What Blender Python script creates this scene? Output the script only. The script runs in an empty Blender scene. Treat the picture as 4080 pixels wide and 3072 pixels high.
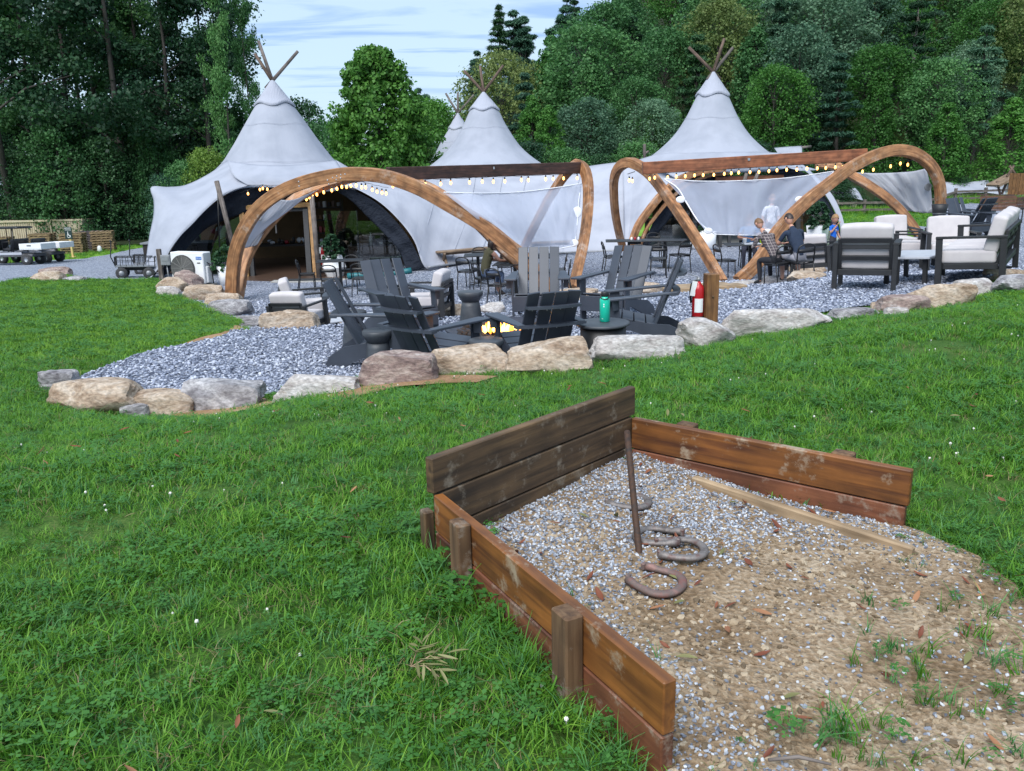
import bpy, bmesh, math, random
import numpy as np
from mathutils import Vector, Matrix, noise
from mathutils.geometry import delaunay_2d_cdt
R = math.radians
random.seed(7)
rng = np.random.default_rng(7)
sc = bpy.context.scene
COL = sc.collection

# ---------------------------------------------------------------- camera
F, W, H, EYE = 3400.0, 4080.0, 3072.0, 1.4
THETA, ROLL = R(14.5), R(1.3)
camd = bpy.data.cameras.new('camera')
camd.sensor_fit = 'HORIZONTAL'; camd.sensor_width = 36.0; camd.lens = 36.0 * F / W
camd.clip_start = 0.05; camd.clip_end = 2000
cam = bpy.data.objects.new('camera', camd); COL.objects.link(cam)
CM = (Matrix.Rotation(math.pi / 2 - THETA, 3, 'X') @ Matrix.Rotation(-ROLL, 3, 'Z'))
CAM = Vector((0, 0, EYE))
cam.matrix_world = Matrix.Translation(CAM) @ CM.to_4x4()
sc.camera = cam

# ---------------------------------------------------------------- world, sun, exposure
SUN_EL, SUN_AZ = R(52), R(205)        # azimuth measured clockwise from +Y: behind the camera
world = bpy.data.worlds.new('World'); sc.world = world; world.use_nodes = True
wt = world.node_tree; wn = wt.nodes; wl = wt.links
wn.clear()
def N(t, kind, **kw):
    n = t.nodes.new(kind)
    for k, v in kw.items():
        if k.startswith('i_'):
            n.inputs[int(k[2:])].default_value = v
        else:
            setattr(n, k, v)
    return n
w_out = N(wt, 'ShaderNodeOutputWorld'); w_bg = N(wt, 'ShaderNodeBackground')
sky = N(wt, 'ShaderNodeTexSky', sky_type='NISHITA', sun_disc=False, sun_elevation=SUN_EL, sun_rotation=SUN_AZ,
        air_density=1.0, dust_density=1.5, ozone_density=2.0, altitude=300)
skys = N(wt, 'ShaderNodeVectorMath', operation='SCALE'); skys.inputs['Scale'].default_value = 0.11
wl.new(sky.outputs[0], skys.inputs[0])
tc = N(wt, 'ShaderNodeTexCoord')
sep = N(wt, 'ShaderNodeSeparateXYZ'); wl.new(tc.outputs['Generated'], sep.inputs[0])
zc = N(wt, 'ShaderNodeMath', operation='MAXIMUM', i_1=0.04); wl.new(sep.outputs[2], zc.inputs[0])
dx = N(wt, 'ShaderNodeMath', operation='DIVIDE'); wl.new(sep.outputs[0], dx.inputs[0]); wl.new(zc.outputs[0], dx.inputs[1])
dy = N(wt, 'ShaderNodeMath', operation='DIVIDE'); wl.new(sep.outputs[1], dy.inputs[0]); wl.new(zc.outputs[0], dy.inputs[1])
cmb = N(wt, 'ShaderNodeCombineXYZ'); wl.new(dx.outputs[0], cmb.inputs[0]); wl.new(dy.outputs[0], cmb.inputs[1])
mp = N(wt, 'ShaderNodeMapping'); wl.new(cmb.outputs[0], mp.inputs[0])
mp.inputs['Scale'].default_value = (0.55, 1.15, 1); mp.inputs['Location'].default_value = (3.1, 1.7, 0)
n1 = N(wt, 'ShaderNodeTexNoise', noise_dimensions='3D'); n1.inputs['Scale'].default_value = 0.9
n1.inputs['Detail'].default_value = 6; n1.inputs['Roughness'].default_value = 0.55; n1.inputs['Distortion'].default_value = 0.5
wl.new(mp.outputs[0], n1.inputs['Vector'])
cr = N(wt, 'ShaderNodeValToRGB'); wl.new(n1.outputs[0], cr.inputs[0])
cr.color_ramp.elements[0].position = 0.50; cr.color_ramp.elements[0].color = (0, 0, 0, 1)
cr.color_ramp.elements[1].position = 0.62; cr.color_ramp.elements[1].color = (1, 1, 1, 1)
veil = N(wt, 'ShaderNodeMix', data_type='RGBA'); veil.inputs[0].default_value = 0.72
wl.new(skys.outputs[0], veil.inputs[6]); veil.inputs[7].default_value = (0.66, 0.86, 1.06, 1)
cl = N(wt, 'ShaderNodeMix', data_type='RGBA'); wl.new(cr.outputs[0], cl.inputs[0])
wl.new(veil.outputs[2], cl.inputs[6]); cl.inputs[7].default_value = (0.36, 0.55, 0.88, 1)
# clouds thin out toward the horizon
hf_ = N(wt, 'ShaderNodeMapRange'); hf_.inputs[1].default_value = .03; hf_.inputs[2].default_value = .12; wl.new(sep.outputs[2], hf_.inputs[0])
cm2 = N(wt, 'ShaderNodeMath', operation='MULTIPLY'); wl.new(cr.outputs[0], cm2.inputs[0]); wl.new(hf_.outputs[0], cm2.inputs[1]); wl.new(cm2.outputs[0], cl.inputs[0])
wl.new(cl.outputs[2], w_bg.inputs[0]); w_bg.inputs[1].default_value = 0.70
wl.new(w_bg.outputs[0], w_out.inputs[0])

sund = bpy.data.lights.new('sun', 'SUN'); sund.energy = 2.8; sund.angle = R(45); sund.color = (1.0, 0.98, 0.96)
sun = bpy.data.objects.new('sun', sund); COL.objects.link(sun)
sdir = Vector((math.sin(SUN_AZ) * math.cos(SUN_EL), math.cos(SUN_AZ) * math.cos(SUN_EL), math.sin(SUN_EL)))
sun.rotation_euler = sdir.to_track_quat('Z', 'Y').to_euler()
vs = sc.view_settings
sc.display_settings.display_device = 'sRGB'
vs.view_transform = 'Standard'; vs.look = 'None'; vs.exposure = 0.72; vs.gamma = 1.0; vs.use_curve_mapping = False
sc.render.engine = 'CYCLES'
try:
    sc.cycles.use_denoising = True; sc.cycles.denoiser = 'OPENIMAGEDENOISE'
except Exception:
    pass
sc.cycles.max_bounces = 6; sc.cycles.transparent_max_bounces = 12
sc.cycles.caustics_reflective = False; sc.cycles.caustics_refractive = False

# ---------------------------------------------------------------- rays and terrain height
def ray(px, py):
    return CM @ Vector(((px - W / 2) / F, -(py - H / 2) / F, -1.0))
def P(px, py, d):
    return CAM + ray(px, py) * d

class TPS:
    """smooth height surface through picture points of known distance and world points of known height"""
    def __init__(s, px, wp, lam=.02):
        s.p = np.array([tuple(P(*c)) for c in px] + list(wp)); n = len(s.p); xy = s.p[:, :2]
        d2 = ((xy[:, None] - xy[None]) ** 2).sum(-1)
        A = np.zeros((n + 3, n + 3)); A[:n, :n] = s.u(d2) + np.eye(n) * lam
        A[:n, n] = 1; A[:n, n + 1:] = xy; A[n, :n] = 1; A[n + 1:, :n] = xy.T
        q = np.zeros(n + 3); q[:n] = s.p[:, 2]; s.w = np.linalg.solve(A, q)
    @staticmethod
    def u(r2): return np.where(r2 > 1e-12, 0.5 * r2 * np.log(np.maximum(r2, 1e-12)), 0.0)
    def __call__(s, x, y):
        x = np.asarray(x, float); y = np.asarray(y, float); sh = np.broadcast(x, y).shape
        q = np.stack([np.broadcast_to(x, sh).ravel(), np.broadcast_to(y, sh).ravel()], -1); out = np.empty(len(q)); n = len(s.p)
        for i in range(0, len(q), 20000):
            p = q[i:i + 20000]; d2 = ((p[:, None] - s.p[None, :, :2]) ** 2).sum(-1)
            out[i:i + 20000] = s.u(d2) @ s.w[:n] + s.w[n] + p @ s.w[n + 1:]
        return out.reshape(sh)
far_ = [(-90,70,-3.4),(90,70,-2.8),(-90,130,-3.6),(90,130,-3),(0,70,-2.8),(0,130,-3),(-45,62,-3.4),(45,60,-2.5)]
near_ = [(x, y, 0.0) for x in (-2.5, -1, .5, 2, 3.5) for y in (0.3, 2.0, 3.6)]
hz_lawn = TPS([(300,1650,7.3),(860,1640,7.4),(1500,1535,7.3),(2000,1490,7.4),(2200,1482,7.4),(2550,1440,7.8),(2830,1378,8.4),(3130,1322,9.0),(3700,1235,10),
    (4050,1165,10.8),(300,1400,10.5),(0,1300,13),(600,1200,18),(660,1175,19.5),(900,1262,15.1),(985,1310,12.5),(900,1340,11),(500,1460,9.3),(0,1600,7),(3900,1400,6),(3900,1250,8),
    (100,1115,23),(200,1055,38),(250,1000,52),(600,1105,25),(1200,1118,25.5),(1690,1065,26),(2480,1000,27.5),(3340,990,26),(3500,905,38),(3500,860,50),(3900,880,44),(3720,965,23.3),(4300,1000,20)],
    far_ + near_ + [(-60,-10,0),(60,-10,.3),(0,-20,.2),(-12,2,-.1),(12,2,.3),(-40,25,-1.5),(40,25,-.6)], .05)
hz_up = TPS([(300,1560,8.0),(700,1600,7.7),(1100,1560,8.0),(3280,1158,12.4),(3500,1170,12),(3720,1135,12.5),(4000,1090,13),(3790,1082,16),(3560,1040,18.5),(3845,930,22),(2800,1152,13.5),(3095,1135,13.9),(3720,965,23.3),(4300,1000,20)],
    [(-3,9.5,-.6),(-1.5,9.5,-.6),(-1,8,-.62),(0,8,-.62),(1,8.2,-.61),(0,10,-.6),(1.2,10,-.58),(-2,11.3,-.62),(0,12,-.6),(1.5,12,-.58),(2.1,8.9,-.44),(3.2,9.8,-.44),(0,25,-1.1)], .02)
hz_low = TPS([(945,1198,20.3),(2212,1192,18.9),(1960,1205,19.3),(1200,1366,15),(1700,1278,16),(1322,1190,20.5),(780,1125,24),(1200,1118,25.5),(600,1105,25),(1690,1065,26),(2300,1010,27.5),(2480,1000,27.5),
    (2430,1090,21.5),(2700,1085,21.5),(2283,1152,20),(2876,1122,19.6),(3060,1120,19.5),(3240,1110,18),(3340,990,26),(3312,1045,22.3),(3720,965,23.3),(3845,930,22),(4300,1000,20)],
    [(-3,13,-1.5),(0,13,-1.5),(3,14.5,-1.35)], .02)
EDGE = None; PATIO = None
def edge_y(x): return np.interp(x, EDGE[:, 0], EDGE[:, 1])
def hz_patio(x, y):
    w = np.clip((np.asarray(y) - edge_y(x)) / .45 + .2, 0, 1); w = w * w * (3 - 2 * w)
    return hz_up(x, y) * (1 - w) + hz_low(x, y) * w
def hz(x, y):
    z = hz_lawn(x, y)
    if PATIO is None: return z
    x = np.asarray(x, float); y = np.asarray(y, float); k = inpoly(np.atleast_1d(x), np.atleast_1d(y), PATIO).reshape(z.shape)
    return np.where(k, hz_patio(x, y), z)
def inpoly(x, y, poly):
    x = np.asarray(x); y = np.asarray(y); c = np.zeros(x.shape, bool); n = len(poly)
    for i in range(n):
        x1, y1 = poly[i]; x2, y2 = poly[(i + 1) % n]
        if y1 == y2: continue
        k = ((y1 > y) != (y2 > y)) & (x < (x2 - x1) * (y - y1) / (y2 - y1) + x1)
        c ^= k
    return c
_ds = np.concatenate([np.arange(1.2, 12, .03), np.arange(12, 110, .1)])
def G(px, py, surf=None):
    """ground point seen at a pixel: the first surface met, or the one named"""
    f = {None: hz, 'lawn': hz_lawn, 'up': hz_up, 'low': hz_low}[surf]; r = ray(px, py)
    x, y, z = CAM.x + r.x * _ds, CAM.y + r.y * _ds, CAM.z + r.z * _ds
    g = z - f(x, y); k = np.nonzero(g <= 0)[0]
    if len(k) == 0: d = 60.0
    elif k[0] == 0: d = _ds[0]
    else:
        i = k[0]; d = _ds[i - 1] + (_ds[i] - _ds[i - 1]) * g[i - 1] / (g[i - 1] - g[i])
    return CAM + r * d
def depth_of(p):
    return -((CM.transposed() @ (Vector(p) - CAM)).z)
def hn(x, y):
    e = .3; f = hz_lawn
    if PATIO is not None and inpoly(np.array([x]), np.array([y]), PATIO)[0]: f = hz_low if y > edge_y(x) else hz_up
    z = f(np.array([x - e, x + e, x, x]), np.array([y, y, y - e, y + e]))
    return Vector((-(z[1] - z[0]) / (2 * e), -(z[3] - z[2]) / (2 * e), 1)).normalized()
# ---------------------------------------------------------------- materials
def mat(name, color=(.5, .5, .5), rough=.7, metal=0.0, var=None, scale=6.0, bump=0.0, bscale=40.0, coord='Object',
        stretch=None, detail=5, spec=None, emit=None, estr=0.0, rand=0.0, bdist=.01):
    m = bpy.data.materials.new(name); m.use_nodes = True
    t = m.node_tree; b = t.nodes['Principled BSDF']
    b.inputs['Base Color'].default_value = (*color, 1); b.inputs['Roughness'].default_value = rough
    b.inputs['Metallic'].default_value = metal
    if spec is not None:
        b.inputs['Specular IOR Level'].default_value = spec
    if emit:
        b.inputs['Emission Color'].default_value = (*emit, 1); b.inputs['Emission Strength'].default_value = estr
    if var or bump:
        if coord == 'gc':
            tcn = N(t, 'ShaderNodeAttribute', attribute_name='gc'); vec = tcn.outputs['Vector']
        else:
            tcn = N(t, 'ShaderNodeTexCoord'); vec = tcn.outputs[coord]
        mpn = N(t, 'ShaderNodeMapping'); t.links.new(vec, mpn.inputs[0])
        mpn.inputs['Scale'].default_value = stretch or (1, 1, 1)
        if rand:
            oi = N(t, 'ShaderNodeObjectInfo'); ml = N(t, 'ShaderNodeMath', operation='MULTIPLY', i_1=37.0)
            t.links.new(oi.outputs['Random'], ml.inputs[0])
            cx = N(t, 'ShaderNodeCombineXYZ'); t.links.new(ml.outputs[0], cx.inputs[0]); t.links.new(ml.outputs[0], cx.inputs[1])
            t.links.new(cx.outputs[0], mpn.inputs['Location'])
    if var:
        nz = N(t, 'ShaderNodeTexNoise'); nz.inputs['Scale'].default_value = scale; nz.inputs['Detail'].default_value = detail
        nz.inputs['Roughness'].default_value = .62
        t.links.new(mpn.outputs[0], nz.inputs['Vector'])
        rp = N(t, 'ShaderNodeValToRGB'); t.links.new(nz.outputs[0], rp.inputs[0])
        el = rp.color_ramp.elements
        cols = [color] + list(var)
        el[0].position = .32; el[0].color = (*cols[0], 1); el[1].position = .68; el[1].color = (*cols[-1], 1)
        for i, c in enumerate(cols[1:-1]):
            e = el.new(.32 + .36 * (i + 1) / (len(cols) - 1)); e.color = (*c, 1)
        t.links.new(rp.outputs[0], b.inputs['Base Color'])
    if bump:
        nb = N(t, 'ShaderNodeTexNoise'); nb.inputs['Scale'].default_value = bscale; nb.inputs['Detail'].default_value = 6
        t.links.new(mpn.outputs[0], nb.inputs['Vector'])
        bp = N(t, 'ShaderNodeBump'); bp.inputs['Strength'].default_value = bump; bp.inputs['Distance'].default_value = bdist
        t.links.new(nb.outputs[0], bp.inputs['Height']); t.links.new(bp.outputs[0], b.inputs['Normal'])
    return m

def leafmat(name, c1, c2, c3, trans=.35, inst=False, rough=.55, tipattr=None):
    """foliage: colour varies leaf by leaf (attribute 'tone') and plant by plant"""
    m = bpy.data.materials.new(name); m.use_nodes = True
    t = m.node_tree; b = t.nodes['Principled BSDF']; out = t.nodes['Material Output']
    at = N(t, 'ShaderNodeAttribute', attribute_name='tone')
    oi = N(t, 'ShaderNodeObjectInfo')
    ad = N(t, 'ShaderNodeMath', operation='MULTIPLY', i_1=.45); t.links.new(oi.outputs['Random'], ad.inputs[0])
    a2 = N(t, 'ShaderNodeMath', operation='MULTIPLY_ADD', i_1=.55); t.links.new(at.outputs['Fac'], a2.inputs[0]); t.links.new(ad.outputs[0], a2.inputs[2])
    rp = N(t, 'ShaderNodeValToRGB'); t.links.new(a2.outputs[0], rp.inputs[0])
    el = rp.color_ramp.elements
    el[0].position = .05; el[0].color = (*c1, 1); el[1].position = .95; el[1].color = (*c3, 1)
    e = el.new(.5); e.color = (*c2, 1)
    t.links.new(rp.outputs[0], b.inputs['Base Color']); b.inputs['Roughness'].default_value = rough
    b.inputs['Specular IOR Level'].default_value = .3
    tr = N(t, 'ShaderNodeBsdfTranslucent'); t.links.new(rp.outputs[0], tr.inputs[0])
    mx = N(t, 'ShaderNodeMixShader'); mx.inputs[0].default_value = trans
    t.links.new(b.outputs[0], mx.inputs[1]); t.links.new(tr.outputs[0], mx.inputs[2]); t.links.new(mx.outputs[0], out.inputs[0])
    return m

def woodmat(name, c1, c2, c3, rough=.6, wear=None, ws=3.0, gscale=1.0, wlim=(.56, .64)):
    """timber: long grain along attribute gc.x, pale worn patches where given"""
    m = bpy.data.materials.new(name); m.use_nodes = True
    t = m.node_tree; b = t.nodes['Principled BSDF']; L = t.links.new
    at = N(t, 'ShaderNodeAttribute', attribute_name='gc')
    oi = N(t, 'ShaderNodeObjectInfo'); ml = N(t, 'ShaderNodeMath', operation='MULTIPLY', i_1=53.0); L(oi.outputs['Random'], ml.inputs[0])
    cx = N(t, 'ShaderNodeCombineXYZ'); L(ml.outputs[0], cx.inputs[0]); L(ml.outputs[0], cx.inputs[1])
    mpn = N(t, 'ShaderNodeMapping'); L(at.outputs['Vector'], mpn.inputs[0]); L(cx.outputs[0], mpn.inputs['Location'])
    mpn.inputs['Scale'].default_value = (1.3 * gscale, 22 * gscale, 22 * gscale)
    nz = N(t, 'ShaderNodeTexNoise'); nz.inputs['Scale'].default_value = 1.6; nz.inputs['Detail'].default_value = 7; nz.inputs['Distortion'].default_value = .6
    L(mpn.outputs[0], nz.inputs['Vector'])
    rp = N(t, 'ShaderNodeValToRGB'); L(nz.outputs[0], rp.inputs[0]); el = rp.color_ramp.elements
    el[0].position = .3; el[0].color = (*c1, 1); el[1].position = .72; el[1].color = (*c3, 1); e = el.new(.5); e.color = (*c2, 1)
    colr = rp.outputs[0]
    mp2 = N(t, 'ShaderNodeMapping'); L(at.outputs['Vector'], mp2.inputs[0]); L(cx.outputs[0], mp2.inputs['Location'])
    mp2.inputs['Scale'].default_value = (1, 1.3, 1.3)
    big = N(t, 'ShaderNodeTexNoise'); big.inputs['Scale'].default_value = 5; big.inputs['Detail'].default_value = 5; L(mp2.outputs[0], big.inputs['Vector'])
    mr = N(t, 'ShaderNodeMapRange'); mr.inputs[1].default_value = .3; mr.inputs[2].default_value = .7; mr.inputs[3].default_value = .55; mr.inputs[4].default_value = 1.3
    L(big.outputs[0], mr.inputs[0])
    sc_ = N(t, 'ShaderNodeVectorMath', operation='SCALE'); L(colr, sc_.inputs[0]); L(mr.outputs[0], sc_.inputs['Scale']); colr = sc_.outputs[0]
    if wear:
        mp3 = N(t, 'ShaderNodeMapping'); L(at.outputs['Vector'], mp3.inputs[0]); L(cx.outputs[0], mp3.inputs['Location'])
        mp3.inputs['Scale'].default_value = (1, 1.0, 1.0)
        wnz = N(t, 'ShaderNodeTexNoise'); wnz.inputs['Scale'].default_value = ws; wnz.inputs['Detail'].default_value = 9; wnz.inputs['Roughness'].default_value = .72
        L(mp3.outputs[0], wnz.inputs['Vector'])
        wr = N(t, 'ShaderNodeValToRGB'); L(wnz.outputs[0], wr.inputs[0]); wr.color_ramp.elements[0].position = wlim[0]; wr.color_ramp.elements[1].position = wlim[1]
        mx = N(t, 'ShaderNodeMix', data_type='RGBA'); L(wr.outputs[0], mx.inputs[0]); L(colr, mx.inputs[6]); mx.inputs[7].default_value = (*wear, 1)
        colr = mx.outputs[2]
    L(colr, b.inputs['Base Color']); b.inputs['Roughness'].default_value = rough
    bp = N(t, 'ShaderNodeBump'); bp.inputs['Strength'].default_value = .35; bp.inputs['Distance'].default_value = .004
    L(nz.outputs[0], bp.inputs['Height']); L(bp.outputs[0], b.inputs['Normal'])
    return m

def clothmat(name, color, trans=0.0, transl=0.3, wr=.0, wscale=1.2, rough=.85, dirt=None):
    """canvas or mesh fabric; trans = share of see-through weave"""
    m = bpy.data.materials.new(name); m.use_nodes = True
    t = m.node_tree; b = t.nodes['Principled BSDF']; out = t.nodes['Material Output']; L = t.links.new
    b.inputs['Base Color'].default_value = (*color, 1); b.inputs['Roughness'].default_value = rough
    b.inputs['Specular IOR Level'].default_value = .2
    tcn = N(t, 'ShaderNodeTexCoord')
    nz = N(t, 'ShaderNodeTexNoise'); nz.inputs['Scale'].default_value = 1.3; nz.inputs['Detail'].default_value = 6
    L(tcn.outputs['Object'], nz.inputs['Vector'])
    rp = N(t, 'ShaderNodeValToRGB'); L(nz.outputs[0], rp.inputs[0]); el = rp.color_ramp.elements
    d = dirt or tuple(c * .86 for c in color)
    el[0].position = .3; el[0].color = (*d, 1); el[1].position = .6; el[1].color = (*color, 1)
    L(rp.outputs[0], b.inputs['Base Color'])
    if wr:
        at = N(t, 'ShaderNodeAttribute', attribute_name='gc')
        mpn = N(t, 'ShaderNodeMapping'); L(at.outputs['Vector'], mpn.inputs[0]); mpn.inputs['Scale'].default_value = (6, .55, 1)
        n2 = N(t, 'ShaderNodeTexNoise'); n2.inputs['Scale'].default_value = wscale; n2.inputs['Detail'].default_value = 4; n2.inputs['Distortion'].default_value = .8
        L(mpn.outputs[0], n2.inputs['Vector'])
        bp = N(t, 'ShaderNodeBump'); bp.inputs['Strength'].default_value = wr; bp.inputs['Distance'].default_value = .12
        L(n2.outputs[0], bp.inputs['Height']); L(bp.outputs[0], b.inputs['Normal'])
    tl = N(t, 'ShaderNodeBsdfTranslucent'); L(rp.outputs[0], tl.inputs[0])
    mx = N(t, 'ShaderNodeMixShader'); mx.inputs[0].default_value = transl; L(b.outputs[0], mx.inputs[1]); L(tl.outputs[0], mx.inputs[2])
    last = mx.outputs[0]
    if trans:
        tp = N(t, 'ShaderNodeBsdfTransparent'); m2 = N(t, 'ShaderNodeMixShader'); m2.inputs[0].default_value = trans
        L(last, m2.inputs[1]); L(tp.outputs[0], m2.inputs[2]); last = m2.outputs[0]
    L(last, out.inputs[0])
    return m

def glassmat(name, tint=(.9, .95, .95), refl=.12):
    m = bpy.data.materials.new(name); m.use_nodes = True
    t = m.node_tree; t.nodes.clear(); L = t.links.new
    out = N(t, 'ShaderNodeOutputMaterial'); tp = N(t, 'ShaderNodeBsdfTransparent', i_0=(*tint, 1)); gl = N(t, 'ShaderNodeBsdfGlossy')
    gl.inputs['Roughness'].default_value = .03
    mx = N(t, 'ShaderNodeMixShader', i_0=refl); L(tp.outputs[0], mx.inputs[1]); L(gl.outputs[0], mx.inputs[2]); L(mx.outputs[0], out.inputs[0])
    return m

M = {}
M['hdpe'] = mat('charcoal_plastic_lumber', (.027, .034, .050), .5, var=[(.038, .047, .066)], scale=5, bump=.12, bscale=180, bdist=.002, spec=.7)
M['hdpe2'] = mat('charcoal_composite', (.035, .041, .050), .5, var=[(.058, .065, .075)], scale=9, bump=.15, bscale=90, bdist=.003)
M['black'] = mat('black_metal', (.008, .008, .009), .45, var=[(.014, .014, .015)], scale=9)
M['frame'] = mat('black_powdercoat', (.010, .011, .013), .55, var=[(.018, .019, .022)], scale=7)
M['cushion'] = mat('oatmeal_cushion', (.44, .41, .42), .92, var=[(.52, .49, .49)], scale=4, bump=.25, bscale=260, bdist=.003)
M['table'] = mat('grey_table_top', (.36, .38, .42), .45, var=[(.44, .46, .5)], scale=6)
M['rust'] = mat('rusty_iron', (.035, .022, .017), .75, metal=.3, var=[(.07, .035, .02), (.03, .024, .022)], scale=30, bump=.4, bscale=120, bdist=.002)
M['shoe'] = mat('worn_horseshoe_iron', (.10, .085, .08), .6, metal=.35, var=[(.2, .18, .17), (.13, .07, .06)], scale=22, bump=.4, bscale=140, bdist=.002, coord='Object', rand=1)
M['shoe_red'] = mat('worn_red_horseshoe', (.20, .075, .06), .65, metal=.2, var=[(.13, .10, .09), (.26, .14, .12)], scale=20, bump=.4, bscale=140, bdist=.002)
M['pit_dark'] = woodmat('dark_stained_pine', (.030, .018, .009), (.072, .042, .020), (.13, .078, .035), .7, wear=(.24, .20, .15), ws=8, wlim=(.55, .70))
M['pit_orange'] = woodmat('orange_stained_pine', (.075, .024, .008), (.16, .058, .013), (.23, .085, .018), .55, wear=(.30, .23, .16), ws=5.5, wlim=(.545, .64))
M['pit_red'] = woodmat('red_stained_pine', (.07, .022, .010), (.14, .048, .022), (.19, .07, .03), .6, wear=(.26, .20, .15), ws=6.5, wlim=(.55, .66))
M['pit_post'] = woodmat('weathered_post_wood', (.045, .024, .012), (.10, .052, .024), (.17, .10, .05), .8, wear=(.24, .20, .16), ws=6, wlim=(.55, .66))
M['rawwood'] = woodmat('raw_weathered_wood', (.20, .13, .07), (.30, .21, .125), (.40, .30, .19), .8)
M['glulam'] = woodmat('glulam_timber', (.16, .065, .025), (.31, .145, .06), (.43, .23, .11), .6, wear=(.44, .34, .27), ws=2.2, gscale=.6, wlim=(.55, .7))
M['glulam_red'] = woodmat('red_glulam_timber', (.13, .045, .02), (.24, .085, .038), (.33, .135, .065), .6, gscale=.6)
M['ridge_dark'] = woodmat('dark_ridge_timber', (.025, .012, .010), (.055, .025, .018), (.09, .04, .028), .6)
M['pole'] = woodmat('grey_log', (.06, .05, .045), (.12, .10, .09), (.22, .19, .17), .85)
M['polebrown'] = woodmat('brown_log', (.045, .028, .02), (.10, .065, .048), (.19, .135, .1), .85)
M['postbrown'] = woodmat('brown_cedar_post', (.09, .04, .014), (.16, .075, .025), (.22, .11, .04), .7)
M['doorwood'] = woodmat('honey_pine', (.22, .11, .03), (.36, .19, .06), (.48, .28, .10), .55)
M['bench'] = woodmat('bench_timber', (.10, .065, .04), (.2, .135, .085), (.3, .22, .15), .75)
M['pallet'] = woodmat('pallet_wood', (.13, .085, .045), (.24, .165, .09), (.36, .26, .15), .85)
M['palletdark'] = woodmat('old_pallet_wood', (.045, .038, .04), (.09, .075, .08), (.15, .12, .12), .9)
M['cladding'] = woodmat('red_brown_cladding', (.05, .022, .012), (.10, .045, .024), (.16, .075, .04), .7)
M['canvas'] = clothmat('tent_canvas', (.42, .445, .515), 0, .22, wr=.10, dirt=(.345, .37, .435))
M['canvas2'] = clothmat('tent_canvas_wall', (.455, .475, .54), 0, .2, wr=.13, dirt=(.375, .395, .46))
M['capcloth'] = clothmat('tent_cap_canvas', (.40, .42, .49), 0, .1, wr=.25, wscale=3)
M['sail'] = clothmat('shade_sail', (.58, .60, .66), .06, .45, wr=.3, wscale=.7)
M['screen'] = clothmat('sheer_screen', (.66, .71, .84), .60, .45, wr=.25, wscale=.6)
M['screen2'] = clothmat('sheer_screen_light', (.66, .71, .84), .60, .4, wr=.25, wscale=.6)
M['whiteweb'] = mat('white_webbing', (.75, .76, .8), .8)
M['drape'] = clothmat('navy_drape', (.018, .023, .035), 0, .05, wr=.5, wscale=2.0, dirt=(.012, .016, .026))
M['concrete'] = mat('concrete', (.30, .30, .29), .9, var=[(.38, .37, .35)], scale=5, bump=.2, bscale=60)
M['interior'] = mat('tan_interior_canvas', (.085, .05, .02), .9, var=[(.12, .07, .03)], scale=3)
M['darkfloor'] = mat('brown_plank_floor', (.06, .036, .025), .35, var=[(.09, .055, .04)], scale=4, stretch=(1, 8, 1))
M['blackmat'] = mat('black_rubber_mat', (.02, .024, .028), .8, var=[(.03, .035, .04)], scale=20)
M['glass'] = glassmat('window_glass', (.62, .66, .66), .14)
M['white'] = mat('white_paint', (.74, .75, .76), .45, var=[(.68, .69, .7)], scale=3)
M['whiteplastic'] = mat('white_planter_plastic', (.78, .79, .8), .4)
M['grill'] = mat('grey_fan_grill', (.25, .25, .24), .5)
M['grill_d'] = mat('dark_fan_well', (.05, .05, .05), .7)
M['bluetag'] = mat('blue_label', (.02, .14, .48), .4)
M['grey'] = mat('grey_metal', (.22, .23, .25), .5, metal=.4, var=[(.30, .31, .33)], scale=9)
M['steel'] = mat('galvanized_steel', (.42, .44, .47), .4, metal=.7)
M['rubber'] = mat('tyre_rubber', (.022, .022, .024), .85, var=[(.05, .05, .052)], scale=20)
M['cartblack'] = mat('cart_black_vinyl', (.012, .013, .02), .4)
M['cartbody'] = mat('cart_pale_body', (.42, .44, .5), .4, var=[(.36, .37, .42)], scale=4)
M['cartgrey'] = mat('dusty_undercarriage', (.07, .075, .085), .8, var=[(.12, .12, .13)], scale=8)
M['container'] = mat('tan_container_paint', (.46, .38, .26), .6, var=[(.52, .44, .32), (.42, .33, .22)], scale=2.5)
M['red'] = mat('red_enamel', (.42, .012, .018), .3)
M['redd'] = mat('dark_red_enamel', (.30, .01, .02), .4)
M['yellow'] = mat('faded_yellow_post', (.52, .38, .14), .6, var=[(.6, .45, .2)], scale=7)
M['signblack'] = mat('black_sign_face', (.012, .03, .035), .5)
M['printwhite'] = mat('white_print', (.78, .8, .8), .5)
M['teal'] = mat('teal_bottle', (.012, .50, .34), .38)
M['charcoalrock'] = mat('lava_rock', (.016, .014, .014), .9, var=[(.035, .03, .03)], scale=30, bump=.6, bscale=60)
M['firesteel'] = mat('dark_fire_bowl', (.03, .035, .05), .5, metal=.3, var=[(.05, .055, .075)], scale=12)
M['shrubpot'] = mat('potting_soil', (.03, .02, .015), .95)
M['tealmat'] = mat('teal_hose', (.01, .13, .15), .5)
M['counter'] = mat('rusty_steel_counter', (.11, .062, .05), .5, var=[(.16, .10, .085)], scale=2.5)
M['shelf'] = mat('dark_shelf', (.018, .013, .011), .6)
M['cardboard'] = mat('cardboard', (.23, .13, .06), .8)
M['bulb'] = mat('warm_bulb', (1, .6, .2), .3, emit=(1.0, .42, .10), estr=3.2)
M['bulbbig'] = mat('warm_bulb_core', (1, .6, .2), .3, emit=(1.0, .50, .16), estr=5.0)
M['flame'] = mat('flame', (1, .5, .1), .5, emit=(1.0, .24, .02), estr=2.0)
M['flamecore'] = mat('flame_core', (1, .8, .3), .5, emit=(1.0, .55, .10), estr=4.0)
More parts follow.
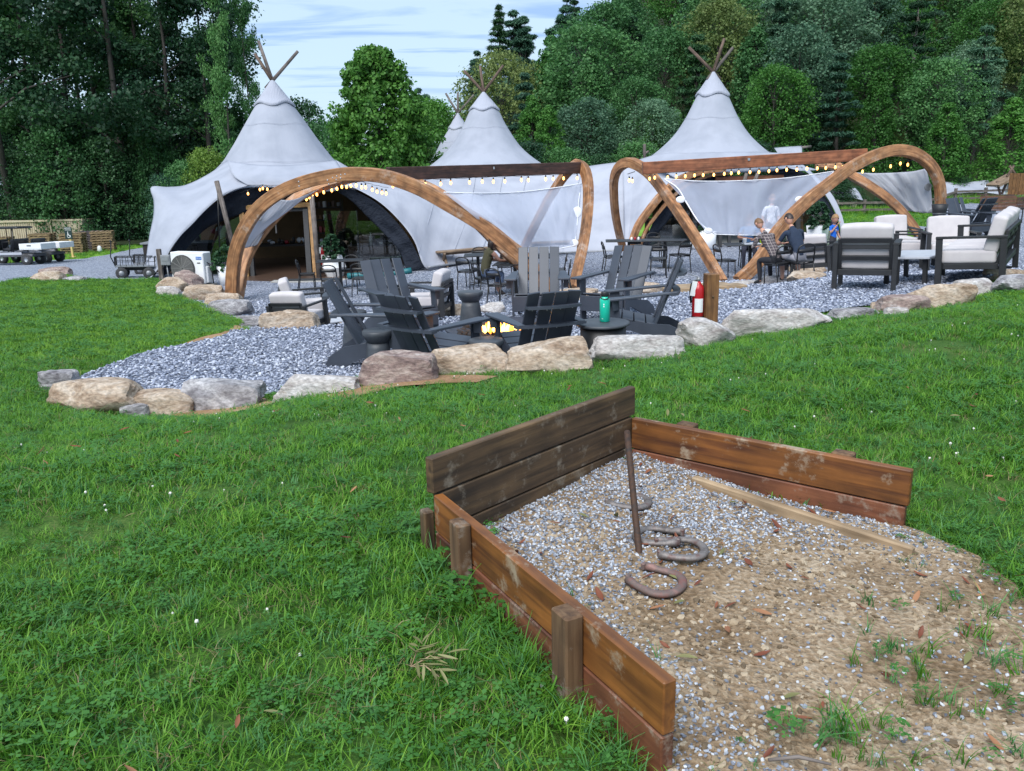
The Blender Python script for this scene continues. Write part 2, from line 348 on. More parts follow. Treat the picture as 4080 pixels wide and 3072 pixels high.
M['bark'] = mat('tree_bark', (.025, .021, .018), .9, var=[(.06, .052, .046)], scale=14, stretch=(1, 1, .25), bump=.5, bscale=30, bdist=.03)
M['barkpale'] = mat('pale_tree_bark', (.16, .14, .125), .9, var=[(.26, .235, .21)], scale=10, stretch=(1, 1, .3))
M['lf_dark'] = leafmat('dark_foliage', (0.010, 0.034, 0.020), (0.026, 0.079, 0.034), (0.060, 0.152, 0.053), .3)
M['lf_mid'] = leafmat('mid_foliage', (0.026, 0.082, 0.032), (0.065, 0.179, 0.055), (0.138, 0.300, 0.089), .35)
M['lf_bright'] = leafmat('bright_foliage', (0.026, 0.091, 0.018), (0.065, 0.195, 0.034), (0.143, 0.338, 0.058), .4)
M['lf_maple'] = leafmat('maple_foliage', (.016, .06, .012), (.05, .155, .024), (.13, .30, .05), .35)
M['lf_lime'] = leafmat('lime_foliage', (.045, .095, .015), (.10, .19, .03), (.19, .30, .05), .4)
M['lf_pine'] = leafmat('pine_needles', (0.020, 0.064, 0.043), (0.048, 0.124, 0.073), (0.092, 0.200, 0.112), .2)  # bluish needle colour carries the hillside's distance haze
M['lf_oak'] = leafmat('grey_green_foliage', (0.037, 0.092, 0.057), (0.085, 0.177, 0.101), (0.160, 0.279, 0.160), .35)  # distance haze put into the leaf colour: paler, bluish green
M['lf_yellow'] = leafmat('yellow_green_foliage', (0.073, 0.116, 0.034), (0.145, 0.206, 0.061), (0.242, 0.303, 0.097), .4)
M['grass'] = leafmat('grass_blades', (.036, .125, .011), (.085, .245, .018), (.20, .40, .045), .35)
M['grassblue'] = leafmat('blue_green_blades', (.026, .105, .026), (.058, .19, .048), (.13, .31, .10), .3)
M['grasspale'] = leafmat('pale_lawn_blades', (.085, .20, .018), (.16, .33, .032), (.27, .45, .06), .4)  # blades' own paler, yellower green, commonest on the far lawn
M['drygrass'] = leafmat('dry_blades', (.16, .13, .055), (.26, .22, .10), (.36, .31, .17), .3)
M['clover'] = leafmat('clover_leaves', (.026, .10, .016), (.055, .175, .030), (.10, .25, .055), .3)
M['petal'] = mat('white_clover_petals', (.72, .70, .66), .7)
M['deadleaf'] = leafmat('dead_leaves', (.10, .028, .016), (.20, .065, .032), (.34, .17, .085), .1)
M['paleleaf'] = leafmat('pale_fallen_leaves', (.13, .13, .05), (.20, .20, .08), (.30, .28, .14), .2)
M['hair_br'] = mat('dark_brown_hair', (.016, .008, .006), .5, var=[(.03, .015, .01)], scale=60, stretch=(1, 1, .1))
M['hair_bl'] = mat('sandy_hair', (.36, .20, .085), .6, var=[(.45, .28, .13)], scale=60)
M['hair_bd'] = mat('light_brown_hair', (.16, .085, .04), .6)
M['skin'] = mat('skin', (.50, .27, .19), .55, var=[(.46, .24, .165)], scale=8)

# ---------------------------------------------------------------- mesh builder and object helpers
class MB:
    def __init__(s):
        s.v = []; s.f = []; s.g = []; s.sm = []; s.mi = []; s.off = 0
    def add(s, vs, fs, gc=None, smooth=False, mi=0):
        b = len(s.v)
        s.v += [tuple(p) for p in vs]
        s.g += [tuple(p) for p in (gc if gc is not None else vs)]
        s.f += [tuple(i + b for i in f) for f in fs]
        s.sm += [smooth] * len(fs); s.mi += [mi] * len(fs)
        return s
    def box(s, c, size, m=None, ch=0.0, mi=0):
        """box at c, optional 3x3 matrix, chamfered edges when ch>0"""
        hx, hy, hzz = size[0] / 2, size[1] / 2, size[2] / 2
        ax = max(range(3), key=lambda i: size[i]); o = [ax] + [i for i in range(3) if i != ax]
        c = Vector(c)
        s.off += 3.7
        if ch <= 0:
            loc = [Vector((x * hx, y * hy, z * hzz)) for x in (-1, 1) for y in (-1, 1) for z in (-1, 1)]
            fs = [(0, 1, 3, 2), (4, 6, 7, 5), (0, 4, 5, 1), (2, 3, 7, 6), (0, 2, 6, 4), (1, 5, 7, 3)]
        else:
            ch = min(ch, hx * .9, hy * .9, hzz * .9)
            loc = []; idx = {}
            for x in (-1, 1):
                for y in (-1, 1):
                    for z in (-1, 1):
                        for a in range(3):
                            v = [x * (hx - ch), y * (hy - ch), z * (hzz - ch)]
                            v[a] = (x * hx, y * hy, z * hzz)[a]
                            idx[(x, y, z, a)] = len(loc); loc.append(Vector(v))
            fs = []
            q = ((-1, -1), (1, -1), (1, 1), (-1, 1))
            def key(a, sg, u, w):
                r = [0, 0, 0]; r[a] = sg; r[(a + 1) % 3] = u; r[(a + 2) % 3] = w; return tuple(r)
            for a in range(3):
                for sg in (-1, 1):
                    f = [idx[key(a, sg, u, w) + (a,)] for u, w in q]
                    fs.append(tuple(f if sg > 0 else f[::-1]))
            for a in range(3):
                b1, b2 = (a + 1) % 3, (a + 2) % 3
                for u in (-1, 1):
                    for w in (-1, 1):
                        k0 = [0, 0, 0]; k1 = [0, 0, 0]
                        k0[a] = -1; k1[a] = 1; k0[b1] = k1[b1] = u; k0[b2] = k1[b2] = w
                        f = (idx[tuple(k0) + (b1,)], idx[tuple(k1) + (b1,)], idx[tuple(k1) + (b2,)], idx[tuple(k0) + (b2,)])
                        fs.append(f if u * w > 0 else f[::-1])
            for x in (-1, 1):
                for y in (-1, 1):
                    for z in (-1, 1):
                        f = (idx[(x, y, z, 0)], idx[(x, y, z, 1)], idx[(x, y, z, 2)])
                        fs.append(f if x * y * z > 0 else f[::-1])
        gc = [(p[o[0]] + s.off, p[o[1]], p[o[2]]) for p in loc]
        if m is not None:
            loc = [m @ p for p in loc]
        return s.add([p + c for p in loc], fs, gc, False, mi)
    def bar(s, a, b, w, h, up=(0, 0, 1), ch=0.0, mi=0):
        """square bar from a to b; w across, h along up"""
        a, b = Vector(a), Vector(b); d = b - a; L = d.length
        x = d.normalized(); y = Vector(up).cross(x)
        if y.length < 1e-4:
            y = Vector((1, 0, 0)).cross(x)
            if y.length < 1e-4: y = Vector((0, 1, 0)).cross(x)
        y.normalize(); z = x.cross(y)
        m = Matrix((x, y, z)).transposed()
        return s.box((a + b) / 2, (L, w, h), m, ch, mi)
    def tube(s, pts, r, n=8, cap=True, smooth=True, mi=0):
        pts = [Vector(p) for p in pts]; k = len(pts)
        rr = r if isinstance(r, (list, tuple)) else [r] * k
        vs = []; gc = []; L = 0; s.off += 3.7
        t0 = (pts[1] - pts[0]).normalized()
        nrm = t0.orthogonal().normalized()
        for i, p in enumerate(pts):
            if i: L += (p - pts[i - 1]).length
            t = (pts[min(i + 1, k - 1)] - pts[max(i - 1, 0)]).normalized()
            nrm = (nrm - t * nrm.dot(t))
            nrm = nrm.normalized() if nrm.length > 1e-6 else t.orthogonal().normalized()
            bi = t.cross(nrm)
            for j in range(n):
                a = 2 * math.pi * j / n; o = nrm * math.cos(a) + bi * math.sin(a)
                vs.append(p + o * rr[i]); gc.append((L + s.off, math.cos(a) * rr[i], math.sin(a) * rr[i]))
        fs = [(i * n + j, i * n + (j + 1) % n, (i + 1) * n + (j + 1) % n, (i + 1) * n + j) for i in range(k - 1) for j in range(n)]
        s.add(vs, fs, gc, smooth, mi)
        if cap:
            b = len(s.v) - len(vs)
            for f in (tuple(b + j for j in range(n))[::-1], tuple(b + (k - 1) * n + j for j in range(n))):
                s.f.append(f); s.sm.append(False); s.mi.append(mi)
        return s
    def sweep(s, pts, w, h, ups=None, mi=0, up=Vector((0, 0, 1)), ch=.012):
        """rectangular beam along pts; w = across, h = along the local up"""
        pts = [Vector(p) for p in pts]; k = len(pts); vs = []; gc = []; L = 0; s.off += 5.3
        pro = [(-w/2, -h/2 + ch), (-w/2, h/2 - ch), (-w/2 + ch, h/2), (w/2 - ch, h/2), (w/2, h/2 - ch), (w/2, -h/2 + ch), (w/2 - ch, -h/2), (-w/2 + ch, -h/2)]
        n = 8
        for i, p in enumerate(pts):
            if i: L += (p - pts[i - 1]).length
            t = (pts[min(i + 1, k - 1)] - pts[max(i - 1, 0)]).normalized()
            u = Vector(ups[i]) if ups else up
            y = u.cross(t)
            if y.length < 1e-4: y = t.orthogonal()
            y.normalize(); z = t.cross(y)
            for a, b in pro:
                vs.append(p + y * a + z * b); gc.append((L + s.off, a, b))
        fs = [(i * n + j, i * n + (j + 1) % n, (i + 1) * n + (j + 1) % n, (i + 1) * n + j) for i in range(k - 1) for j in range(n)]
        fs += [tuple(range(n))[::-1], tuple((k - 1) * n + j for j in range(n))]
        return s.add(vs, fs, gc, False, mi)
    def lathe(s, prof, n=24, c=(0, 0, 0), smooth=True, mi=0, mod=None):
        vs = []; c = Vector(c)
        for r, z in prof:
            for j in range(n):
                a = 2 * math.pi * j / n; q = r * (mod(a, z) if mod else 1)
                vs.append(c + Vector((q * math.cos(a), q * math.sin(a), z)))
        k = len(prof)
        fs = [(i * n + j, i * n + (j + 1) % n, (i + 1) * n + (j + 1) % n, (i + 1) * n + j) for i in range(k - 1) for j in range(n)]
        gc = [(math.atan2(v.y - c.y, v.x - c.x) * 1.0, v.z, 0) for v in vs]
        return s.add(vs, fs, gc, smooth, mi)
    def prism(s, poly, axis, t0, t1, mi=0):
        """extrude polygon (pairs in the plane normal to axis) between t0 and t1"""
        n = len(poly)
        def mk(a, b, t):
            return {'x': (t, a, b), 'y': (a, t, b), 'z': (a, b, t)}[axis]
        vs = [mk(a, b, t0) for a, b in poly] + [mk(a, b, t1) for a, b in poly]
        fs = [tuple(range(n))[::-1], tuple(range(n, 2 * n))] + [(i, (i + 1) % n, n + (i + 1) % n, n + i) for i in range(n)]
        s.off += 2.1
        gc = [(a + s.off, b, t0) for a, b in poly] + [(a + s.off, b, t1) for a, b in poly]
        return s.add(vs, fs, gc, False, mi)
    def ell(s, c, r, nu=12, nv=8, mi=0, m=None):
        vs = []; c = Vector(c)
        for i in range(nv + 1):
            th = math.pi * i / nv
            for j in range(nu):
                a = 2 * math.pi * j / nu
                p = Vector((r[0] * math.sin(th) * math.cos(a), r[1] * math.sin(th) * math.sin(a), r[2] * math.cos(th)))
                vs.append((m @ p if m is not None else p) + c)
        fs = [(i * nu + j, (i + 1) * nu + j, (i + 1) * nu + (j + 1) % nu, i * nu + (j + 1) % nu) for i in range(nv) for j in range(nu)]
        return s.add(vs, fs, None, True, mi)
    def mesh(s, name):
        me = bpy.data.meshes.new(name)
        me.from_pydata(s.v, [], s.f); me.validate(clean_customdata=False)
        if len(me.polygons) == len(s.f):
            me.polygons.foreach_set('use_smooth', s.sm)
            if any(s.mi): me.polygons.foreach_set('material_index', s.mi)
        if len(me.vertices) == len(s.g):
            a = me.attributes.new('gc', 'FLOAT_VECTOR', 'POINT')
            a.data.foreach_set('vector', np.array(s.g, dtype=np.float32).ravel())
        bm = bmesh.new(); bm.from_mesh(me); bmesh.ops.recalc_face_normals(bm, faces=bm.faces); bm.to_mesh(me); bm.free()
        me.update()
        return me
    def obj(s, name, m, parent=None, me=None):
        o = bpy.data.objects.new(name, me or s.mesh(name))
        for mm in (m if isinstance(m, (list, tuple)) else [m]):
            o.data.materials.append(M[mm] if isinstance(mm, str) else mm)
        COL.objects.link(o)
        if parent is not None: o.parent = parent
        return o

def tag(o, label=None, cat=None, group=None, kind=None):
    if label: o['label'] = label
    if cat: o['category'] = cat
    if group: o['group'] = group
    if kind: o['kind'] = kind
    return o
def thing(name, label, cat, group=None):
    o = bpy.data.objects.new(name, None); o.empty_display_size = .2; COL.objects.link(o)
    return tag(o, label, cat, group)
def dup(o, label=None, parent=None):
    c = o.copy(); COL.objects.link(c)
    if parent is not None: c.parent = parent
    if label: c['label'] = label
    for ch in list(o.children): dup(ch, None, c)
    return c
def inst(me, name, parent, mats=None):
    o = bpy.data.objects.new(name, me); COL.objects.link(o); o.parent = parent; return o
def setat(o, p, yaw=0, tilt=1.0, anchor=(0, 0), scale=1.0, sink=0.0):
    p = Vector(p); n = hn(p.x, p.y); up = Vector((0, 0, 1)).lerp(n, tilt).normalized()
    q = Vector((0, 0, 1)).rotation_difference(up).to_matrix() @ Matrix.Rotation(R(yaw), 3, 'Z')
    off = q @ Vector((anchor[0], anchor[1], 0)) * scale
    o.matrix_world = Matrix.LocRotScale(p - off - Vector((0, 0, sink)), q.to_quaternion(), (scale,) * 3)
    return o
def put(o, px, py, yaw=0, tilt=1.0, anchor=(0, 0), scale=1.0, sink=0.0, surf=None):
    return setat(o, G(px, py, surf), yaw, tilt, anchor, scale, sink)
def bev(o, w=.006, seg=1, ang=40):
    b = o.modifiers.new('bevel', 'BEVEL'); b.width = w; b.segments = seg; b.limit_method = 'ANGLE'; b.angle_limit = R(ang); return o
def spline(cp, n):
    """Catmull-Rom through control points (any dimension), n samples"""
    cp = np.array(cp, float); k = len(cp)
    seg = np.sqrt(((cp[1:, :2] - cp[:-1, :2]) ** 2).sum(1)) if cp.shape[1] > 2 else np.ones(k - 1)
    t = np.concatenate([[0], np.cumsum(np.maximum(seg, 1e-6))]); t /= t[-1]
    out = []
    for u in np.linspace(0, 1, n):
        i = min(max(np.searchsorted(t, u, side='right') - 1, 0), k - 2)
        f = (u - t[i]) / (t[i + 1] - t[i])
        p0, p1, p2, p3 = cp[max(i - 1, 0)], cp[i], cp[i + 1], cp[min(i + 2, k - 1)]
        h = t[i + 1] - t[i]
        m1 = (p2 - p0) / max(t[i + 1] - t[max(i - 1, 0)], 1e-9) * h
        m2 = (p3 - p1) / max(t[min(i + 2, k - 1)] - t[i], 1e-9) * h
        f2, f3 = f * f, f * f * f
        out.append((2*f3 - 3*f2 + 1) * p1 + (f3 - 2*f2 + f) * m1 + (-2*f3 + 3*f2) * p2 + (f3 - f2) * m2)
    return np.array(out)
def mesh_np(name, V, Fq, tone=None, smooth=False, k=4):
    me = bpy.data.meshes.new(name)
    V = np.asarray(V, np.float32); Fq = np.asarray(Fq, np.int32); nf = len(Fq)
    me.vertices.add(len(V)); me.vertices.foreach_set('co', V.ravel())
    me.loops.add(nf * k); me.loops.foreach_set('vertex_index', Fq.ravel())
    me.polygons.add(nf); me.polygons.foreach_set('loop_start', np.arange(nf, dtype=np.int32) * k)
    if smooth: me.polygons.foreach_set('use_smooth', np.ones(nf, bool))
    if tone is not None:
        a = me.attributes.new('tone', 'FLOAT', 'POINT'); a.data.foreach_set('value', np.asarray(tone, np.float32))
    me.update(calc_edges=True); me.validate()
    return me
def link(name, me, m, parent=None):
    o = bpy.data.objects.new(name, me); COL.objects.link(o)
    if m is not None and not len(me.materials): me.materials.append(M[m] if isinstance(m, str) else m)
    if parent is not None: o.parent = parent
    return o

def gpoly(px, surf=None):
    return [tuple(G(x, y, surf).xy) for x, y in px]
def rough(poly, step, amp, seed):
    out = []; r = random.Random(seed)
    for i in range(len(poly)):
        a, b = Vector(poly[i]), Vector(poly[(i + 1) % len(poly)]); L = (b - a).length; k = max(1, int(L / step))
        d = (b - a); nn = Vector((-d.y, d.x)).normalized() if L > 0 else Vector((0, 0))
        for j in range(k):
            p = a + d * j / k
            w = noise.noise((p.x * .9, p.y * .9, seed)) * amp * 1.6 + noise.noise((p.x * 4, p.y * 4, seed + 3)) * amp * .6
            out.append(tuple(p + nn * w))
    return out
def sheet(name, poly, step, off, m, hfun=None, kind='structure', zf=None):
    xs = [p[0] for p in poly]; ys = [p[1] for p in poly]
    gx, gy = np.meshgrid(np.arange(min(xs) + step / 2, max(xs), step), np.arange(min(ys) + step / 2, max(ys), step))
    gx = gx.ravel(); gy = gy.ravel()
    jit = np.random.default_rng(3).uniform(-.2, .2, (2, len(gx))) * step
    gx = gx + jit[0]; gy = gy + jit[1]
    k = inpoly(gx, gy, poly); pts = [Vector(p) for p in poly] + [Vector((a, b)) for a, b in zip(gx[k], gy[k])]
    n = len(poly)
    v, e, f, *_ = delaunay_2d_cdt(pts, [(i, (i + 1) % n) for i in range(n)], [], 1, 1e-5)
    vx = np.array([p.x for p in v]); vy = np.array([p.y for p in v])
    vz = (zf or hz)(vx, vy) + off
    if hfun is not None: vz = vz + hfun(vx, vy)
    me = mesh_np(name, np.stack([vx, vy, vz], -1), [tuple(q) for q in f if len(q) == 3], smooth=True, k=3)
    bm = bmesh.new(); bm.from_mesh(me)
    for q in bm.faces:
        if q.normal.z < 0: q.normal_flip()
    bm.to_mesh(me); bm.free()
    return tag(link(name, me, m), kind=kind)

# ---------------------------------------------------------------- ground materials
def groundmat(name, c1, c2, c3, s1=.7, s2=60, bump=.6):
    m = bpy.data.materials.new(name); m.use_nodes = True
    t = m.node_tree; b = t.nodes['Principled BSDF']; L = t.links.new
    tcn = N(t, 'ShaderNodeTexCoord')
    a = N(t, 'ShaderNodeTexNoise'); a.inputs['Scale'].default_value = s1; a.inputs['Detail'].default_value = 6; L(tcn.outputs['Object'], a.inputs['Vector'])
    c = N(t, 'ShaderNodeTexNoise'); c.inputs['Scale'].default_value = s2; c.inputs['Detail'].default_value = 4; L(tcn.outputs['Object'], c.inputs['Vector'])
    ad = N(t, 'ShaderNodeMath', operation='MULTIPLY_ADD', i_1=.5); L(a.outputs[0], ad.inputs[0])
    hf = N(t, 'ShaderNodeMath', operation='MULTIPLY', i_1=.5); L(c.outputs[0], hf.inputs[0]); L(hf.outputs[0], ad.inputs[2])
    rp = N(t, 'ShaderNodeValToRGB'); L(ad.outputs[0], rp.inputs[0]); el = rp.color_ramp.elements
    el[0].position = .36; el[0].color = (*c1, 1); el[1].position = .64; el[1].color = (*c3, 1); e = el.new(.5); e.color = (*c2, 1)
    L(rp.outputs[0], b.inputs['Base Color']); b.inputs['Roughness'].default_value = .95; b.inputs['Specular IOR Level'].default_value = .15
    bp = N(t, 'ShaderNodeBump'); bp.inputs['Strength'].default_value = bump; bp.inputs['Distance'].default_value = .02
    L(c.outputs[0], bp.inputs['Height']); L(bp.outputs[0], b.inputs['Normal'])
    return m
def gravelmat(name, cols, scale=38, bump=.9):
    """crushed stone: one flat colour per stone and a joint between stones"""
    m = bpy.data.materials.new(name); m.use_nodes = True
    t = m.node_tree; b = t.nodes['Principled BSDF']; L = t.links.new
    tcn = N(t, 'ShaderNodeTexCoord')
    mpn = N(t, 'ShaderNodeMapping'); L(tcn.outputs['Object'], mpn.inputs[0]); mpn.inputs['Scale'].default_value = (1, 1, 0)
    v = N(t, 'ShaderNodeTexVoronoi'); v.inputs['Scale'].default_value = scale; L(mpn.outputs[0], v.inputs['Vector'])
    sx = N(t, 'ShaderNodeSeparateColor'); L(v.outputs['Color'], sx.inputs[0])
    rp = N(t, 'ShaderNodeValToRGB'); rp.color_ramp.interpolation = 'CONSTANT'; L(sx.outputs[0], rp.inputs[0]); el = rp.color_ramp.elements
    el[0].color = (*cols[0], 1); el[1].position = .85; el[1].color = (*cols[-1], 1); el[0].position = 0
    for i, c in enumerate(cols[1:-1]):
        e = el.new(.85 * (i + 1) / (len(cols) - 1)); e.color = (*c, 1)
    jr = N(t, 'ShaderNodeMapRange'); jr.inputs[1].default_value = .45; jr.inputs[2].default_value = .75; jr.inputs[3].default_value = 1; jr.inputs[4].default_value = .35
    L(v.outputs['Distance'], jr.inputs[0])
    s_ = N(t, 'ShaderNodeVectorMath', operation='SCALE'); L(rp.outputs[0], s_.inputs[0]); L(jr.outputs[0], s_.inputs['Scale'])
    L(s_.outputs[0], b.inputs['Base Color']); b.inputs['Roughness'].default_value = .9
    inv = N(t, 'ShaderNodeMath', operation='SUBTRACT', i_0=1.0); L(v.outputs['Distance'], inv.inputs[1])
    bp = N(t, 'ShaderNodeBump'); bp.inputs['Strength'].default_value = bump; bp.inputs['Distance'].default_value = .02
    L(inv.outputs[0], bp.inputs['Height']); L(bp.outputs[0], b.inputs['Normal'])
    return m
M['soil'] = groundmat('lawn_soil', (.022, .055, .010), (.042, .10, .016), (.08, .13, .03), .8, 70)
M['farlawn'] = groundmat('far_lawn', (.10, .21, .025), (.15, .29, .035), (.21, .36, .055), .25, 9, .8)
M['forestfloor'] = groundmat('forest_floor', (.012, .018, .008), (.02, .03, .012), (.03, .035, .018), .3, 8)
M['dirt'] = groundmat('pit_dirt', (.13, .085, .047), (.25, .18, .115), (.40, .32, .23), 2.6, 55, 1.0)
M['claydirt'] = groundmat('orange_clay', (.20, .11, .055), (.30, .18, .10), (.40, .27, .17), 1.6, 50, .8)
GC = [(.09, .105, .15), (.20, .225, .30), (.15, .17, .23), (.34, .37, .45), (.27, .30, .38), (.60, .63, .70)]
M['gravel'] = gravelmat('grey_gravel', GC, 34)
M['gravelroad'] = gravelmat('pale_road_gravel', [(.16, .18, .24), (.26, .29, .36), (.22, .25, .32), (.34, .37, .44), (.42, .45, .52)], 22)
def stonemat(name, cols):
    m = bpy.data.materials.new(name); m.use_nodes = True
    t = m.node_tree; b = t.nodes['Principled BSDF']; L = t.links.new
    oi = N(t, 'ShaderNodeObjectInfo')
    rp = N(t, 'ShaderNodeValToRGB'); L(oi.outputs['Random'], rp.inputs[0]); el = rp.color_ramp.elements
    el[0].position = 0; el[0].color = (*cols[0], 1); el[1].position = .97; el[1].color = (*cols[-1], 1)
    for i, c in enumerate(cols[1:-1]):
        e = el.new(.97 * (i + 1) / (len(cols) - 1)); e.color = (*c, 1)
    L(rp.outputs[0], b.inputs['Base Color']); b.inputs['Roughness'].default_value = .85
    return m
M['pebble'] = stonemat('gravel_stones', [(.045, .055, .085), (.11, .13, .18), (.17, .195, .26), (.25, .28, .36), (.34, .37, .46), (.50, .53, .60)])
M['pebble2'] = stonemat('pit_stones', [(.075, .085, .105), (.14, .155, .19), (.21, .23, .275), (.28, .305, .35), (.36, .385, .43), (.52, .54, .57)])
M['clod'] = stonemat('dirt_clods', [(.10, .07, .04), (.19, .135, .08), (.30, .23, .15), (.38, .31, .22)])

# ---------------------------------------------------------------- instancing on points: one object, geometry nodes
LIB = bpy.data.collections.new('tuft_library')        # source meshes only, not part of the scene
def libobj(name, me, m, coll):
    o = bpy.data.objects.new(name, me); me.materials.append(M[m]); coll.objects.link(o); return o
def scatter(name, pos, rot, scl, coll, label=None):
    n = len(pos)
    me = bpy.data.meshes.new(name); me.vertices.add(n); me.vertices.foreach_set('co', np.asarray(pos, np.float32).ravel())
    a = me.attributes.new('rot', 'FLOAT_VECTOR', 'POINT'); a.data.foreach_set('vector', np.asarray(rot, np.float32).ravel())
    a = me.attributes.new('scl', 'FLOAT', 'POINT'); a.data.foreach_set('value', np.asarray(scl, np.float32).ravel())
    o = bpy.data.objects.new(name, me); COL.objects.link(o); o['kind'] = 'stuff'
    if label: o['label'] = label
    ng = bpy.data.node_groups.new(name + '_nodes', 'GeometryNodeTree')
    ng.interface.new_socket('Geometry', in_out='INPUT', socket_type='NodeSocketGeometry')
    ng.interface.new_socket('Geometry', in_out='OUTPUT', socket_type='NodeSocketGeometry')
    gi = ng.nodes.new('NodeGroupInput'); go = ng.nodes.new('NodeGroupOutput')
    mp_ = ng.nodes.new('GeometryNodeMeshToPoints'); ip = ng.nodes.new('GeometryNodeInstanceOnPoints')
    ci = ng.nodes.new('GeometryNodeCollectionInfo'); ci.inputs['Collection'].default_value = coll
    ci.inputs['Separate Children'].default_value = True; ci.inputs['Reset Children'].default_value = True
    ra = ng.nodes.new('GeometryNodeInputNamedAttribute'); ra.data_type = 'FLOAT_VECTOR'; ra.inputs[0].default_value = 'rot'
    sa = ng.nodes.new('GeometryNodeInputNamedAttribute'); sa.data_type = 'FLOAT'; sa.inputs[0].default_value = 'scl'
    er = ng.nodes.new('FunctionNodeEulerToRotation')
    L = ng.links.new
    L(gi.outputs[0], mp_.inputs[0]); L(mp_.outputs[0], ip.inputs['Points']); L(ci.outputs[0], ip.inputs['Instance'])
    ip.inputs['Pick Instance'].default_value = True
    L(ra.outputs[0], er.inputs[0]); L(er.outputs[0], ip.inputs['Rotation']); L(sa.outputs[0], ip.inputs['Scale'])
    L(ip.outputs[0], go.inputs[0])
    md = o.modifiers.new('scatter', 'NODES'); md.node_group = ng
    return o

def tuft(seed, blades, hgt, spread, wid, lean=.5, seg=2, upr=0.0):
    r = np.random.default_rng(seed); V = []; Fq = []; T = []
    for i in range(blades):
        a = r.uniform(0, 2 * math.pi); b = r.uniform(0, spread) ** .8 * spread ** .2
        base = np.array([math.cos(a) * b, math.sin(a) * b, -.005]); d = r.uniform(0, 2 * math.pi)
        dirv = np.array([math.cos(d), math.sin(d), 0]); side = np.array([-dirv[1], dirv[0], 0])
        h = hgt * r.uniform(.45, 1.1); ln = lean * h * r.uniform(.3, 1.5); w = wid * r.uniform(.7, 1.3); tn = r.uniform(0, 1)
        n0 = len(V)
        for s_ in range(seg + 1):
            t = s_ / seg
            c = base + dirv * ln * t ** 1.8 + np.array([0, 0, h * (t - .22 * t * t * lean * 1.6)])
            ww = w * (1 - .96 * t ** 1.4) / 2
            V += [c - side * ww, c + side * ww]; T += [tn * .8 + .2 * t] * 2
        for s_ in range(seg):
            k = n0 + 2 * s_; Fq.append((k, k + 1, k + 3, k + 2))
    return mesh_np('grass_tuft', V, Fq, T)
def trefoil(seed, k, hgt, spread, sz):
    r = np.random.default_rng(seed); V = []; Fq = []; T = []
    for i in range(k):
        a = r.uniform(0, 6.28); b = spread * math.sqrt(r.uniform()); c = np.array([math.cos(a) * b, math.sin(a) * b, hgt * r.uniform(.5, 1)])
        a0 = r.uniform(0, 6.28); tn = r.uniform(); tl = r.normal(0, .25, 2); s_ = sz * r.uniform(.7, 1.2)
        for j in range(3):
            an = a0 + j * 2.094; d = np.array([math.cos(an), math.sin(an), tl[0] * math.cos(an) + tl[1] * math.sin(an)]); p = np.array([-d[1], d[0], 0])
            n0 = len(V)
            V += [c, c + d * s_ * .6 - p * s_ * .42, c + d * s_ * 1.02, c + d * s_ * .6 + p * s_ * .42]; T += [tn] * 4
            Fq.append((n0, n0 + 1, n0 + 2, n0 + 3))
    return mesh_np('clover_tuft', V, Fq, T)
def pebble(seed, sub=1, flat=.65, amp=.28):
    bm = bmesh.new(); bmesh.ops.create_icosphere(bm, subdivisions=sub, radius=.5); r = random.Random(seed)
    sx, sy = r.uniform(.8, 1.25), r.uniform(.7, 1.1)
    for v in bm.verts:
        f = 1 + r.uniform(-amp, amp); v.co = Vector((v.co.x * sx * f, v.co.y * sy * f, v.co.z * flat * f))
    me = bpy.data.meshes.new('stone'); bm.to_mesh(me); bm.free(); return me
def clutter(name, items):
    c = bpy.data.collections.new(name)
    for i, (me, m) in enumerate(items): libobj(name + '_source', me, m, c)
    return c

# ---------------------------------------------------------------- ground sheets
EDGE = np.array([tuple(G(x, y, 'up').xy) for x, y in ((900,1318),(960,1312),(1050,1306),(1250,1300),(1400,1288),(1600,1272),(1800,1262),(1980,1250),(2100,1236),(2300,1200),(2450,1190),(2600,1170),(2750,1158),(2900,1142),(3050,1135),(3160,1122),(3255,1102))]
                + [tuple(G(3300, 1085, 'up').xy), tuple(P(3400, 1040, 18.5).xy), tuple(P(3440, 1000, 24).xy), (60, 40)])
EDGE = EDGE[np.argsort(EDGE[:, 0])]; EDGE = np.vstack([[-30, EDGE[0, 1]], EDGE])
patio_px = [('lawn', [(300,1570),(480,1600),(720,1612),(1000,1592),(1300,1530)]), ('lawn', [(1700,1478),(2000,1468),(2300,1455),(2500,1420),(2750,1352),(3000,1300),(3300,1258),(3600,1212),(3800,1165),(3950,1120),(4150,1075),(4500,1000)]),
            ('up', [(4300,925),(4080,930),(3900,925),(3760,930),(3720,950)]), ('low', [(3450,985),(3380,1003),(3300,985),(2900,975),(2490,985),(2250,993),(1900,1030),(1690,1045),(1400,1085),(1000,1095),(850,1095),(640,1095),(640,1112)]),
            ('lawn', [(700,1168),(800,1210),(930,1268),(985,1312),(900,1352),(600,1425),(420,1485),(330,1522)])]
_pp = rough(sum([gpoly(q, k) for k, q in patio_px], []), .25, .10, 5)
ROAD = rough(gpoly([(-900,1190),(-300,1160),(0,1128),(100,1108),(240,1088),(330,1112),(480,1112),(600,1111),(680,1106),(720,1075),(690,1000),(640,975),(520,995),(430,1015),
    (330,1032),(150,1040),(0,1050),(-300,1075),(-1100,1130)]), .4, .12, 9)
PATH = rough(gpoly([(3330,912),(3380,896),(3550,891),(3720,908),(3880,885),(4080,852),(4300,820),(4400,850),(4080,878),(3960,905),(3760,945),(3700,935),(3560,905),(3390,912)]), .4, .1, 11)
